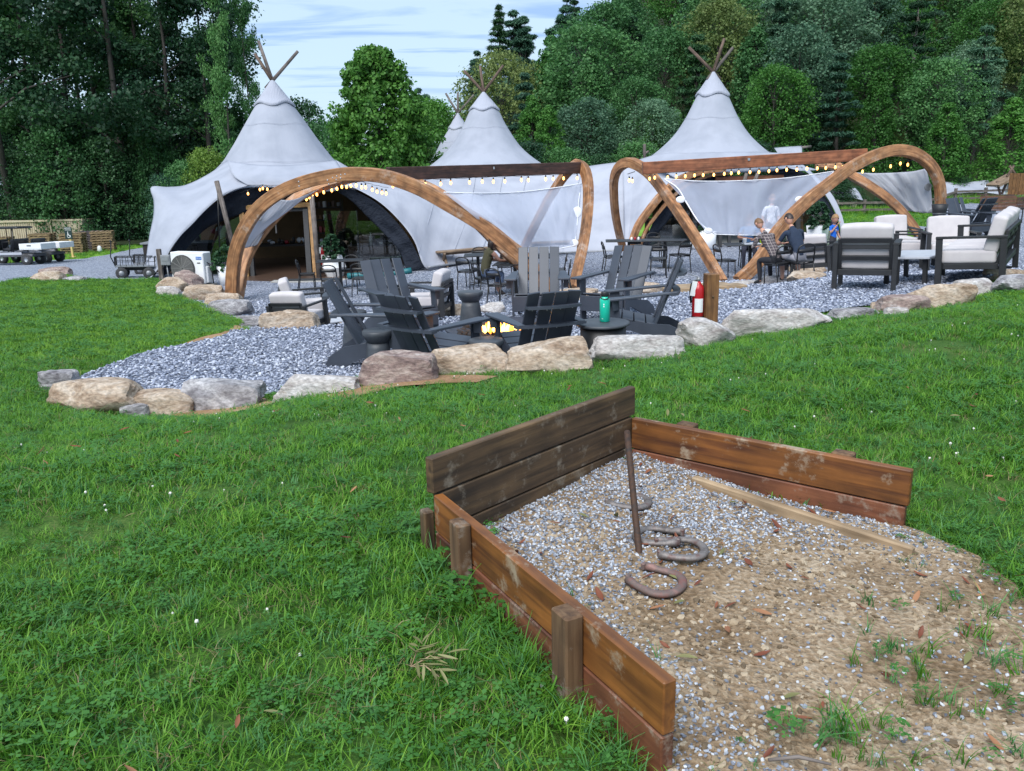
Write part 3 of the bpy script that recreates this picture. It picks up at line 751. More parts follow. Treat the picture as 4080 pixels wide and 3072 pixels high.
# horseshoe pit corner points (world), from the picture: box rims at 0.24 m
RIM = .24
def atz(px, py, z):
    r = ray(px, py); return CAM + r * ((z - CAM.z) / r.z)
C1, C2, C3, C4 = atz(1737, 1962, RIM), atz(2508, 1657, RIM), atz(3637, 1868, RIM), atz(2672, 2716, RIM)
PIT = rough([tuple(C1.xy + Vector((-.02, .02))), tuple(C2.xy), tuple(C3.xy), tuple(G(3760,2150).xy), tuple(G(4060,2330).xy), tuple(G(4300,2700).xy),
             tuple(G(4150,3072).xy), tuple(G(3900,3400).xy), tuple(G(2640,3400).xy), tuple(G(2640,3060).xy + Vector((.0, .0))), tuple(C4.xy)], .09, .015, 21)
BARE = [rough(gpoly(q), .1, .05, 31 + i) for i, q in enumerate([
    [(330,1520),(600,1415),(900,1345),(985,1312),(940,1300),(880,1330),(700,1385),(480,1450),(360,1490)],
    [(640,1640),(900,1610),(1060,1590),(1100,1610),(980,1640),(820,1668),(690,1665)],
    [(1250,1575),(1500,1520),(1780,1500),(1980,1505),(1900,1530),(1600,1545),(1350,1600)],
    [(1000,1300),(1080,1275),(1120,1300),(1000,1322)]])]

PATIO = _pp
ys = np.concatenate([np.arange(-8, 1, .7), np.arange(1, 33, .33), 33 * 1.045 ** np.arange(0, 38)])
xh = np.concatenate([np.arange(0, 15, .33), 15 * 1.08 ** np.arange(0, 33)])
xs = np.concatenate([-xh[::-1], xh[1:]])
gx, gy = np.meshgrid(xs, ys); nx, ny = len(xs), len(ys)
ins = inpoly(gx, gy, PATIO)
gz = hz_lawn(gx, gy) - .012; gz = np.where(ins, np.minimum(gz, hz_patio(gx, gy) - .12), gz)
ip_ = inpoly(gx, gy, PIT); gz = np.where(ip_, gz - .12, gz)
ii = np.arange(ny - 1)[:, None] * nx + np.arange(nx - 1)[None]
fq = np.stack([ii, ii + 1, ii + 1 + nx, ii + nx], -1).reshape(-1, 4)
me = mesh_np('lawn', np.stack([gx, gy, gz], -1).reshape(-1, 3), fq, smooth=True)
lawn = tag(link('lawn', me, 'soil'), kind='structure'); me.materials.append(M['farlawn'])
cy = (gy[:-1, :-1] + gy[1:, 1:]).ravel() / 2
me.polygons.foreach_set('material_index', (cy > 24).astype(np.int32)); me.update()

sheet('gravel_patio', PATIO, .3, .012, 'gravel', zf=hz_patio)
sheet('gravel_road', ROAD, .8, .012, 'gravelroad')
sheet('gravel_path', PATH, .8, .022, 'gravelroad')
def pit_h(x, y):
    x = np.asarray(x); y = np.asarray(y); z = np.zeros(x.shape)
    for i in range(len(x)):
        z[i] = noise.fractal((x[i] * 2.2, y[i] * 2.2, 3.1), 1.0, 2.2, 4) * .022 + noise.fractal((x[i] * 9, y[i] * 9, 8.1), 1.0, 2.0, 4) * .011
    # gravel banked against the back corner
    d = np.hypot(x - C2.x, y - C2.y); z += .07 * np.exp(-(d / .45) ** 2) + .03 * np.exp(-(np.hypot(x - C1.x, y - C1.y) / .5) ** 2)
    # shallow hollow before the stake and one at the open end
    z -= .035 * np.exp(-(np.hypot(x - .95, y - 2.0) / .3) ** 2)
    return z
pit = sheet('pit_ground', PIT, .028, .004, 'dirt', pit_h)
def pit_z(x, y): return hz(x, y) + .004 + pit_h(np.atleast_1d(x), np.atleast_1d(y))
for q in BARE: sheet('bare_dirt', q, .3, .016, 'claydirt')

# ---------------------------------------------------------------- hillside behind
def hill(x, y):
    x = np.asarray(x, float); y = np.asarray(y, float)
    a = np.clip((x / np.maximum(y, 1) + .22) / .62, 0, 1); a = a * a * (3 - 2 * a)
    s_ = np.clip((y - 58) / 85, 0, 1.6)
    return -3.1 + 37 * a * s_ ** 1.1
hx, hy = np.meshgrid(np.arange(-150, 151, 5.0), np.arange(56, 200, 4.0))
k1, k2 = hx.shape; ii = np.arange(k1 - 1)[:, None] * k2 + np.arange(k2 - 1)[None]
fq = np.stack([ii, ii + 1, ii + 1 + k2, ii + k2], -1).reshape(-1, 4)
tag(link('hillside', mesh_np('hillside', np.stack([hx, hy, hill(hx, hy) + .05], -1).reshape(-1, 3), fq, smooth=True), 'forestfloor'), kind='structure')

# ---------------------------------------------------------------- visible points helper for scattering
CMi = CM.transposed()
def project(x, y, z):
    q = np.stack([x - CAM.x, y - CAM.y, z - CAM.z], -1) @ np.array(CMi).T
    d = -q[:, 2]
    return W / 2 + F * q[:, 0] / np.maximum(d, 1e-6), H / 2 - F * q[:, 1] / np.maximum(d, 1e-6), d
def sample(x0, x1, y0, y1, dens, seed, margin=260):
    r = np.random.default_rng(seed); n = int((x1 - x0) * (y1 - y0) * dens)
    x = r.uniform(x0, x1, n); y = r.uniform(y0, y1, n); z = hz(x, y)
    px, py, d = project(x, y, z)
    k = (d > .6) & (px > -margin) & (px < W + margin) & (py > -margin) & (py < H + margin * 2)
    return x[k], y[k], z[k], d[k]
def nfield(x, y, s, seed):
    return np.array([noise.noise((a * s, b * s, seed)) for a, b in zip(x, y)])
def shrink(poly, d):
    c = np.mean(np.array(poly), 0); return [tuple(np.array(p) + (c - np.array(p)) / np.linalg.norm(c - np.array(p)) * d) for p in poly]

# grass
shorts = [(tuft(i, 16, .058, .05, .0044, .9), 'grass') for i in range(7)] + [(tuft(16, 15, .055, .055, .0048, .9), 'grasspale')] + [(tuft(20 + i, 13, .065, .05, .0052, .8), 'grassblue') for i in range(2)] \
    + [(tuft(30, 12, .06, .055, .0045, 1.0), 'grass'), (trefoil(40, 12, .04, .06, .014), 'clover'), (tuft(41, 9, .05, .06, .003, 1.3), 'drygrass')]
GRASS_NEAR = clutter('short_grass', shorts)
pales = [(tuft(50 + i, 16, .055, .07, .007, .8), 'grasspale') for i in range(3)] + [(tuft(60 + i, 16, .055, .07, .007, .8), 'grass') for i in range(2)] + [(trefoil(64, 9, .04, .07, .02), 'clover')]
GRASS_FAR = clutter('lawn_grass_far', pales)
def rots(n, r, tilt=.12):
    return np.stack([r.normal(0, tilt, n), r.normal(0, tilt, n), r.uniform(0, 6.283, n)], -1)
def notin(x, y, polys):
    k = np.ones(len(x), bool)
    for p in polys: k &= ~inpoly(x, y, p)
    return k
SOLID = [PATIO, ROAD, PATH, PIT]
r_ = np.random.default_rng(5)
parts = []
for (y0, y1, dens, sd, s0) in ((.9, 3.2, 950, 1, 1.0), (3.2, 5.5, 700, 2, 1.05), (5.5, 9.5, 420, 3, 1.15)):
    x, y, z, d = sample(-8, 9, y0, y1, dens, sd)
    k = notin(x, y, SOLID)
    bare = np.zeros(len(x), bool)
    for q in BARE: bare |= inpoly(x, y, q)
    k &= ~(bare & (r_.uniform(size=len(x)) > .12))
    x, y, z = x[k], y[k], z[k]
    nf = nfield(x, y, 1.1, 4.0) + .5 * nfield(x, y, 4.5, 9.0)
    k = r_.uniform(size=len(x)) < np.clip(.86 + nf * .8, .22, 1)
    s_ = s0 * np.clip(1 + nf * .55, .55, 1.7) * r_.uniform(.75, 1.25, len(x))
    parts.append((np.stack([x, y, z - .004], -1)[k], s_[k]))
pos = np.concatenate([p[0] for p in parts]); scl = np.concatenate([p[1] for p in parts])
scatter('lawn_grass', pos, rots(len(pos), r_), scl, GRASS_NEAR, 'short green lawn grass and clover round the horseshoe pit')
parts = []
for (x0, x1, y0, y1, dens, sd, s0) in ((-14, 12, 9.5, 15, 230, 4, 1.15), (-18, -2, 15, 27, 130, 5, 1.35), (6, 34, 24, 36, 38, 6, 2.0), (9, 46, 36, 60, 16, 7, 3.0), (-38, -12, 34, 58, 10, 8, 3.0)):
    x, y, z, d = sample(x0, x1, y0, y1, dens, sd, 60)
    k = notin(x, y, SOLID)
    for q in BARE: k &= ~(inpoly(x, y, q) & (r_.uniform(size=len(x)) > .1))
    x, y, z = x[k], y[k], z[k]
    nf = nfield(x, y, .6, 2.0) + .5 * nfield(x, y, 2.5, 7.0)
    parts.append((np.stack([x, y, z - .004], -1), s0 * np.clip(1 + nf * .5, .6, 1.5) * r_.uniform(.75, 1.2, len(x))))
pos = np.concatenate([p[0] for p in parts]); scl = np.concatenate([p[1] for p in parts])
scatter('far_lawn_grass', pos, rots(len(pos), r_), scl, GRASS_FAR, 'brighter mown lawn grass beyond the boulders and terrace')
# rank weeds at the pit boards and tufts in the dirt
WEEDS = clutter('rank_weeds', [(tuft(70 + i, 12, .21, .05, .0085, .75, 4), 'grass') for i in range(2)] + [(tuft(74 + i, 11, .17, .05, .0075, .95, 4), 'grassblue') for i in range(2)] + [(trefoil(78, 12, .11, .07, .024), 'clover')])
wp = []
n_out = Vector((-(C4 - C1).y, (C4 - C1).x, 0)).normalized()
if n_out.x > 0: n_out = -n_out
for i in range(85):
    t = random.random() ** .9; p = C1.lerp(C4, t * 1.08) + n_out * (.045 + abs(random.gauss(0, .07)))
    wp.append((p.x, p.y, random.uniform(.35, .85) * (1.15 - .5 * t)))
for i in range(40):
    p = C3 + Vector((.06 + random.random() * .3, random.uniform(-.25, .3), 0)); wp.append((p.x, p.y, random.uniform(.3, .6)))
for i in range(40):
    p = C1.lerp(C2, random.random()) + Vector((-.12, .14, 0)) * random.uniform(.6, 1.6); wp.append((p.x, p.y, random.uniform(.3, .6)))
for px, py, k, s0, sg in ((3380, 2930, 16, .62, .07), (3560, 2600, 9, .36, .06), (3640, 2700, 6, .34, .05), (3120, 2900, 3, .33, .03), (3720, 2810, 5, .3, .06), (2920, 3010, 5, .3, .07),
                      (3950, 2560, 22, .5, .16), (4030, 2350, 22, .5, .16), (3900, 2210, 26, .45, .14), (4060, 2900, 22, .45, .14), (4060, 2700, 14, .45, .10), (3800, 3060, 12, .4, .12), (2150, 2560, 8, .6, .2), (1500, 2250, 8, .55, .3), (1300, 2180, 8, .5, .3)):
    c = G(px, py)
    for i in range(k): wp.append((c.x + random.gauss(0, sg), c.y + random.gauss(0, sg), s0 * random.uniform(.5, 1.2)))
wp = np.array(wp)
scatter('rank_weeds', np.stack([wp[:, 0], wp[:, 1], hz(wp[:, 0], wp[:, 1]) - .005], -1), rots(len(wp), r_, .15), wp[:, 2], WEEDS, 'long weeds and stray grass tufts round the pit boards and in the dirt')

# clover blossoms
mb = MB()
for j in range(14):
    a = j * 2.4; zz = 1 - 2 * (j + .5) / 14; q = math.sqrt(1 - zz * zz); mb.ell((.006 * q * math.cos(a), .006 * q * math.sin(a), .05 + .006 * zz), (.0042, .0042, .0055), 5, 3)
mb.tube([(0, 0, 0), (.004, 0, .03), (0, 0, .05)], .0012, 4, mi=0)
FLW = clutter('clover_blossom', [(mb.mesh('clover_blossom'), 'petal')])
x, y, z, d = sample(-6, 6, 1.5, 9, 5, 77); k = notin(x, y, SOLID) & (nfield(x, y, .8, 12.) > -.1)
x, y, z = x[k], y[k], z[k]
scatter('clover_flowers', np.stack([x, y, z - .008], -1), rots(len(x), r_, .2), r_.uniform(.35, .7, len(x)), FLW, 'small white clover blossoms dotted over the lawn')

# gravel stones
PEB = clutter('gravel_stones', [(pebble(i, 1), 'pebble') for i in range(6)])
x, y, z, d = sample(-8, 10, 6.5, 20, 800, 88, 40); k = inpoly(x, y, PATIO) & (r_.uniform(size=len(x)) < np.clip(1.6 - d / 11.5, .16, 1)); x, y, z = x[k], y[k], z[k]
scatter('gravel_stones', np.stack([x, y, z + .018], -1), rots(len(x), r_, .4), r_.uniform(.020, .040, len(x)) * np.clip(d[k] / 11, 1, 1.6), PEB, 'loose grey crushed stone of the terrace')
PEB2 = clutter('pit_stones', [(pebble(20 + i, 1, .6), 'pebble2') for i in range(6)])
CLD = clutter('dirt_clods', [(pebble(40 + i, 2, .55, .3), 'clod') for i in range(4)])
x = r_.uniform(-.5, 2.6, 90000); y = r_.uniform(1.0, 4.0, 90000); k = inpoly(x, y, shrink(PIT, .02)); x, y = x[k], y[k]
# more stones in the box and along the near board, thinning out over the trodden middle
ax = (C4.xy - C1.xy).normalized(); bx = Vector((-ax.y, ax.x))
if bx.x < 0: bx = -bx
u = (x - C1.x) * ax.x + (y - C1.y) * ax.y; v = (x - C1.x) * bx.x + (y - C1.y) * bx.y
mn = nfield(x, y, 2.3, 33.) * .5 + nfield(x, y, 6., 35.) * .3
dens = np.clip(1.25 - np.maximum(u - .30 - .35 * (v < .3), 0) * 1.5 - .9 * np.exp(-(((u - .95) / .38) ** 2 + ((v - .75) / .5) ** 2)) + mn * 1.0, .10, 1)
dens = np.where(v < .28, np.maximum(dens, .55), dens)
dens = dens * (1 - .75 * np.exp(-(((x - .62) / .16) ** 2 + ((y - 2.72) / .12) ** 2)))
k = r_.uniform(size=len(x)) < dens * .8; x, y = x[k], y[k]
scatter('pit_stones', np.stack([x, y, pit_z(x, y) + .002], -1), rots(len(x), r_, .5), r_.uniform(.0065, .0145, len(x)), PEB2, 'fine grey pea gravel in the horseshoe pit')
x = r_.uniform(.1, 2.6, 9000); y = r_.uniform(1.0, 3.1, 9000); k = inpoly(x, y, shrink(PIT, .05)) & (nfield(x, y, 2.3, 33.) < .12); x, y = x[k], y[k]
scatter('dirt_clods', np.stack([x, y, pit_z(x, y)], -1), rots(len(x), r_, .4), r_.uniform(.006, .026, len(x)) * r_.uniform(.4, 1.2, len(x)), CLD, 'crumbly clods of tan dirt in the trodden pit')

# fallen leaves
def leafmesh(seed, L_=.05, w=.014):
    r = np.random.default_rng(seed); V = []; n = 6; cu = r.uniform(-.4, .4)
    for i in range(n):
        t = i / (n - 1); ww = w * math.sin(math.pi * min(max(t, .04), .98)) ** .8 / 2 + .0006
        V += [(t * L_ - L_ / 2, -ww, .006 + .012 * math.sin(t * 3) * cu), (t * L_ - L_ / 2, 0, .003 + .012 * math.sin(t * 3) * cu), (t * L_ - L_ / 2, ww, .006 + .012 * math.sin(t * 3) * cu)]
    Fq = []
    for i in range(n - 1):
        for j in range(2): k = i * 3 + j; Fq.append((k, k + 1, k + 4, k + 3))
    return mesh_np('leaf', V, Fq, [r.uniform()] * len(V))
LV = clutter('fallen_leaves', [(leafmesh(i), 'deadleaf') for i in range(4)] + [(leafmesh(9), 'paleleaf')])
x = r_.uniform(-.4, 1.9, 300); y = r_.uniform(1.3, 3.9, 300); k = inpoly(x, y, shrink(PIT, .06)) & (r_.uniform(size=300) < .55); x, y = x[k], y[k]; z = pit_z(x, y) + .008
x2, y2, z2, d2 = sample(-4, 4, 1.2, 6, 3.0, 91); k = notin(x2, y2, SOLID); x2, y2, z2 = x2[k], y2[k], z2[k] + .035
scatter('fallen_leaves', np.stack([np.r_[x, x2], np.r_[y, y2], np.r_[z, z2]], -1), rots(len(x) + len(x2), r_, .3), r_.uniform(.6, 1.3, len(x) + len(x2)), LV, 'dry reddish willow leaves scattered over pit and lawn')

# ---------------------------------------------------------------- horseshoe pit box
box = thing('horseshoe_pit', 'three sided brown timber horseshoe pit box with high dark backstop', 'horseshoe pit')
def plank(a, b, z0, z1, th, m, inset=0.0, lab=None):
    a, b = Vector((a[0], a[1], 0)), Vector((b[0], b[1], 0)); mb = MB(); z = (z0 + z1) / 2
    mb.bar(a + Vector((0, 0, z)), b + Vector((0, 0, z)), th, z1 - z0, ch=.004)
    # slightly uneven sawn edges
    o = mb.obj('plank', m, box)
    if lab: o['label'] = lab
    return o
dB = (C2 - C1); dB.z = 0; dB.normalize(); nB = Vector((-dB.y, dB.x, 0))          # outward (behind)
dR = (C3 - C2); dR.z = 0; dR.normalize(); nR = Vector((-dR.y, dR.x, 0))
dL = (C4 - C1); dL.z = 0; dL.normalize(); nL = Vector((dL.y, -dL.x, 0))
g = .006
e1 = C1 - dB * .03; e2 = C2 + dB * .02
plank(e1, e2, RIM + g, RIM + .142, .038, 'pit_dark', lab='dark top plank of the backstop')
plank(C1 - dB * .0, C2, RIM - .140, RIM - 0.002, .038, 'pit_dark')
plank(C1 + dB * .02, C2, RIM - .285, RIM - .146, .038, 'pit_dark')
ra = C2 + dR * .022 + dB * 0
plank(ra, C3, RIM - .150, RIM - .004, .036, 'pit_orange')
plank(ra, C3 - dR * .01, RIM - .310, RIM - .156, .036, 'pit_red')
la = C1 + dL * .022
plank(la, C4, RIM - .140, RIM + .002, .038, 'pit_orange')
plank(la, C4 - dL * .004, RIM - .300, RIM - .146, .038, 'pit_red')
def post(p, n, d, top, w=.10, th=.06, m='pit_post'):
    mb = MB(); c = Vector((p.x, p.y, 0)) + n * (.019 + th / 2 + .001)
    mt = Matrix((d, n, Vector((0, 0, 1)))).transposed(); mb.box((c.x, c.y, (top - .3) / 2), (w, th, top + .3), mt, .005)
    return mb.obj('post', m, box)
post(C1.lerp(C2, .24), nB, dB, RIM + .085, .085); post(C1.lerp(C2, .60), nB, dB, RIM + .09, .085)
post(C2.lerp(C3, .22), nR, dR, RIM - .0, .085); post(C2.lerp(C3, .78), nR, dR, RIM - .0, .085)
post(C1.lerp(C4, .225), nL, dL, RIM + .010, .075, .05); post(C1.lerp(C4, .725), nL, dL, RIM + .012, .08, .055)
post(C1 + dL * .0 - dB * .0, nL, dL, RIM - .06, .05, .04, 'pit_dark')
a, b = atz(2760, 1925, .03), atz(3640, 2190, .03)
mb = MB(); mb.bar((a.x, a.y, .02), (b.x, b.y, -.005), .035, .09, ch=.006)
tag(mb.obj('timber_sill', 'rawwood'), 'bare pale timber half buried before the orange pit boards', 'timber')

sb = atz(2545, 2188, pit_z(np.array([.47]), np.array([3.05]))[0]); rt = ray(2498, 1718); st = CAM + rt * 3.36
mb = MB(); up = (st - sb).normalized(); mb.tube([sb - up * .12, sb, sb.lerp(st, .5), st - up * .004, st], [.0125, .0125, .0125, .0125, .0105], 12)
tag(mb.obj('stake', 'rust'), 'rusty iron stake leaning up out of the pit gravel', 'stake')

def horseshoe(px, py, open_deg, label, m, tilt=(0, 0), dz=.0, s=1.0):
    """U of iron: open_deg = world direction in which the gap points"""
    c = G(px, py); mb = MB(); prof = []
    n = 26; pts_ = []
    for i in range(n + 1):
        t = -1 + 2 * i / n; a = t * math.pi * .5
        if abs(t) < .62:
            q = a / .62; pts_.append((-.062 * math.cos(q * 1.0) - .012, .077 * math.sin(q)))
        else:
            f = (abs(t) - .62) / .38; pts_.append((-.012 + f * .105, math.copysign(.077 - .020 * f ** 1.6, t)))
    pts_ = [(x, y) for x, y in pts_]
    k = len(pts_); vs = []; fs = []
    for i, (x, y) in enumerate(pts_):
        a0, b0 = pts_[max(i - 1, 0)], pts_[min(i + 1, k - 1)]; tx, ty = b0[0] - a0[0], b0[1] - a0[1]; L_ = math.hypot(tx, ty); nx_, ny_ = -ty / L_, tx / L_
        w = .0125 + .003 * math.cos((i / (k - 1) - .5) * math.pi); hh = .017 + (.006 if i in (0, 1, k - 1, k - 2) else 0)
        for (u_, z_) in ((-w, 0), (-w, hh * .6), (-w * .55, hh), (w * .45, hh), (w, hh * .62), (w, 0)):
            vs.append((x + nx_ * u_, y + ny_ * u_, z_))
    for i in range(k - 1):
        for j in range(6):
            fs.append((i * 6 + j, i * 6 + (j + 1) % 6, (i + 1) * 6 + (j + 1) % 6, (i + 1) * 6 + j))
    fs += [tuple(range(6))[::-1], tuple((k - 1) * 6 + j for j in range(6))]
    mb.add(vs, fs, None, True)
    for sg in (1, -1):   # heel calks
        mb.box((.093, sg * .050, .013), (.014, .022, .026), None, .003)
    o = mb.obj('horseshoe', m)
    z = pit_z(np.array([c.x]), np.array([c.y]))[0]
    o.matrix_world = Matrix.LocRotScale((c.x, c.y, z + dz), (Matrix.Rotation(R(tilt[0]), 3, 'X') @ Matrix.Rotation(R(tilt[1]), 3, 'Y') @ Matrix.Rotation(R(open_deg), 3, 'Z')).to_quaternion(), (s,) * 3)
    return tag(o, label, 'horseshoe')
horseshoe(2512, 2018, 165, 'grey horseshoe lying behind the stake near the back corner', 'shoe', (-2, 2), .004)
horseshoe(2612, 2162, -20, 'grey horseshoe ringing the foot of the stake', 'shoe', (-4, 0), .004)
horseshoe(2722, 2222, 176, 'grey horseshoe between the ringer and the reddish shoe', 'shoe', (0, 0), .008)
horseshoe(2628, 2338, 140, 'reddish horseshoe lying nearest the open dirt', 'shoe_red', (3, 0), .008)

# ---------------------------------------------------------------- boulders
def rockmat(name, c1, c2, c3, vein, s1=2.4):
    m = bpy.data.materials.new(name); m.use_nodes = True
    t = m.node_tree; b = t.nodes['Principled BSDF']; L = t.links.new
    tcn = N(t, 'ShaderNodeTexCoord'); oi = N(t, 'ShaderNodeObjectInfo'); ml = N(t, 'ShaderNodeMath', operation='MULTIPLY', i_1=41.0); L(oi.outputs['Random'], ml.inputs[0])
    cx = N(t, 'ShaderNodeCombineXYZ'); L(ml.outputs[0], cx.inputs[0]); L(ml.outputs[0], cx.inputs[2])
    mpn = N(t, 'ShaderNodeMapping'); L(tcn.outputs['Object'], mpn.inputs[0]); L(cx.outputs[0], mpn.inputs['Location']); mpn.inputs['Scale'].default_value = (1, 1, 2.2); mpn.inputs['Rotation'].default_value = (.3, .5, .4)
    a = N(t, 'ShaderNodeTexNoise'); a.inputs['Scale'].default_value = s1 * 1.6; a.inputs['Detail'].default_value = 9; a.inputs['Roughness'].default_value = .68; a.inputs['Distortion'].default_value = .7; L(mpn.outputs[0], a.inputs['Vector'])
    rp = N(t, 'ShaderNodeValToRGB'); L(a.outputs[0], rp.inputs[0]); el = rp.color_ramp.elements
    el[0].position = .34; el[0].color = (*c1, 1); el[1].position = .64; el[1].color = (*c3, 1); e = el.new(.49); e.color = (*c2, 1)
    w = N(t, 'ShaderNodeTexNoise'); w.inputs['Scale'].default_value = s1 * 3.1; w.inputs['Detail'].default_value = 10; w.inputs['Roughness'].default_value = .75; L(mpn.outputs[0], w.inputs['Vector'])
    wr = N(t, 'ShaderNodeValToRGB'); L(w.outputs[0], wr.inputs[0]); wr.color_ramp.elements[0].position = .57; wr.color_ramp.elements[1].position = .70
    mx = N(t, 'ShaderNodeMix', data_type='RGBA'); L(wr.outputs[0], mx.inputs[0]); L(rp.outputs[0], mx.inputs[6]); mx.inputs[7].default_value = (*vein, 1)
    d = N(t, 'ShaderNodeTexNoise'); d.inputs['Scale'].default_value = 26; d.inputs['Detail'].default_value = 6; L(mpn.outputs[0], d.inputs['Vector'])
    dr = N(t, 'ShaderNodeMapRange'); dr.inputs[1].default_value = .3; dr.inputs[2].default_value = .65; dr.inputs[3].default_value = .6; dr.inputs[4].default_value = 1.15; L(d.outputs[0], dr.inputs[0])
    s_ = N(t, 'ShaderNodeVectorMath', operation='SCALE'); L(mx.outputs[2], s_.inputs[0]); L(dr.outputs[0], s_.inputs['Scale'])
    L(s_.outputs[0], b.inputs['Base Color']); b.inputs['Roughness'].default_value = .9; b.inputs['Specular IOR Level'].default_value = .25
    bp = N(t, 'ShaderNodeBump'); bp.inputs['Strength'].default_value = .7; bp.inputs['Distance'].default_value = .03
    L(w.outputs[0], bp.inputs['Height']); L(bp.outputs[0], b.inputs['Normal'])
    return m
M['rock_tan'] = rockmat('tan_sandstone', (.22, .15, .10), (.40, .31, .23), (.52, .44, .36), (.46, .42, .38))
M['rock_white'] = rockmat('pale_quartzite', (.26, .23, .22), (.44, .41, .39), (.58, .56, .55), (.30, .22, .16))
M['rock_grey'] = rockmat('grey_schist', (.13, .12, .13), (.27, .26, .27), (.46, .45, .46), (.50, .48, .47))
M['rock_red'] = rockmat('purple_red_stone', (.12, .085, .085), (.26, .19, .17), (.40, .33, .29), (.50, .47, .45))
def boulder(label, px, py, wpx, hpx, m, seed, dep=.65, top=0.0, skew=0.0, sub=4, yaw=None):
    """px,py = middle of its foot in the photograph; wpx,hpx = its size there"""
    base = G(px, py); d = depth_of(base); wx = wpx * d / F; hh = hpx * d / F * .90; wx *= 1.12; dy = wx * dep
    r = np.random.default_rng(seed)
    bm = bmesh.new(); bmesh.ops.create_icosphere(bm, subdivisions=sub, radius=1.0)
    V = np.array([v.co[:] for v in bm.verts]); V /= np.linalg.norm(V, axis=1)[:, None]
    nr = r.normal(size=(15, 3)); nr /= np.linalg.norm(nr, axis=1)[:, None]
    nr = np.vstack([nr, [[skew * .5, 0, 1]], [[0, -1, .25]], [[1, 0, .1]], [[-1, 0, .15]]]); nr /= np.linalg.norm(nr, axis=1)[:, None]
    hh_ = r.uniform(.62, 1.0, len(nr)); hh_[15] = .70 - top * .2; hh_[16:] = .8
    dt = V @ nr.T; q = np.where(dt > .05, hh_[None] / np.maximum(dt, .05), 9)
    kk = 34.0; rad = -np.log(np.exp(-kk * np.minimum(q, 4)).sum(1)) / kk
    rad = np.minimum(rad, 1.15)
    for i, p in enumerate(V):
        rad[i] += noise.fractal((p[0] * 2 + seed, p[1] * 2, p[2] * 3), 1, 2.1, 4) * .05 + abs(noise.noise((p[0] * 7, p[1] * 7 + seed, p[2] * 16))) * -.05
    V = V * rad[:, None]
    mx = np.abs(V).max(0)
    V[:, 0] *= wx / 2 / mx[0]; V[:, 1] *= dy / 2 / mx[1]
    z0, z1 = V[:, 2].min(), V[:, 2].max()
    V[:, 2] = (V[:, 2] - z0) / (z1 - z0) * hh * 1.7 - hh * .7
    V[:, 2] += skew * V[:, 0] * hh / wx * .5
    for v, c in zip(bm.verts, V): v.co = c
    for f in bm.faces: f.smooth = True
    me = bpy.data.meshes.new('boulder'); bm.to_mesh(me); bm.free(); me.set_sharp_from_angle(angle=R(32)); me.materials.append(M[m])
    o = bpy.data.objects.new('boulder', me); COL.objects.link(o)
    o.location = (base.x, base.y + dy * .42, base.z - .0); o.rotation_euler = (0, 0, R(yaw if yaw is not None else r.uniform(-8, 8)))
    return tag(o, label, 'boulder', 'boulders edging the terraces')
B = boulder
B('dark streaked grey block at the outer end of the gravel tip', 208, 1556, 165, 80, 'rock_grey', 1)
B('big pale flat topped boulder at the outer tip of the gravel', 335, 1650, 375, 125, 'rock_tan', 2, .6)
B('tan boulder with a shadowed notch at the gravel tip', 610, 1658, 285, 95, 'rock_tan', 3, .5)
B('small grey stone in the grass before the notched tan boulder', 525, 1662, 105, 50, 'rock_grey', 4, .7, sub=3)
B('white grey boulder with diagonal dark streaks beside bare gravel edge', 862, 1640, 330, 135, 'rock_grey', 5, .45, 0, .5)
B('long low pale slab tapering toward the lawn before empty gravel', 1250, 1585, 340, 100, 'rock_white', 6, .35, .3, .8)
B('large purple red boulder with white veins beside the footed stool', 1560, 1535, 335, 140, 'rock_red', 7, .5, -.3, .6)
B('flat tan sandstone block before the round footed stool', 1862, 1492, 335, 108, 'rock_tan', 8, .5)
B('rounded orange grey boulder beneath the gap backed dark chair', 2188, 1482, 340, 130, 'rock_tan', 9, .55, -.4)
B('long pale boulder beside the black drum table', 2555, 1440, 370, 102, 'rock_white', 10, .45, 0, .2)
B('pale angular boulder at the foot of the extinguisher post', 2815, 1378, 240, 110, 'rock_white', 11, .6, -.3, -.4)
B('long white slab rising to a dark end beyond the extinguisher post', 3115, 1322, 415, 105, 'rock_white', 12, .35, 0, .7)
B('low dark flat stone lying between the white slab and red stone', 3425, 1268, 200, 38, 'rock_grey', 13, .5)
B('small upright tan stone beside the flat red grey stone', 3505, 1252, 55, 50, 'rock_tan', 14, .8, sub=3)
B('small white chip of stone before the flat red grey stone', 3585, 1258, 90, 32, 'rock_white', 15, .8, sub=3)
B('flat topped red grey stone below the big orange sided boulder', 3625, 1246, 205, 72, 'rock_red', 16, .6)
B('big pale boulder with an orange broken side below the sofa', 3765, 1222, 275, 95, 'rock_tan', 17, .5)
B('flat pale stone in front of the long sofa', 3910, 1172, 180, 62, 'rock_white', 18, .6)
B('pale stone under the far end of the sofa', 4020, 1118, 160, 50, 'rock_tan', 19, .6)
B('smooth grey stone step at the picture edge by the sofa', 4075, 1162, 165, 62, 'rock_grey', 20, .9, .6)
B('flat tan stone beside the gravel road on the lawn edge', 165, 1118, 130, 36, 'rock_tan', 21, .7, sub=3)
B('brownish stone behind the flat tan one by the road', 205, 1098, 120, 34, 'rock_red', 22, .7, sub=3)
B('low grey sliver of stone at the edge of the road', 285, 1119, 90, 16, 'rock_grey', 23, .7, sub=3)
B('brown ledge stone nearest the tent corner', 668, 1160, 125, 52, 'rock_tan', 24, .8)
B('tall purple grey boulder before the heat pump', 738, 1152, 125, 76, 'rock_red', 25, .8)
B('white flat stone below the brown ledge stone', 660, 1172, 90, 30, 'rock_white', 26, .7, sub=3)
B('sharp ridged tan boulder below the purple grey one', 790, 1200, 165, 62, 'rock_tan', 27, .7)
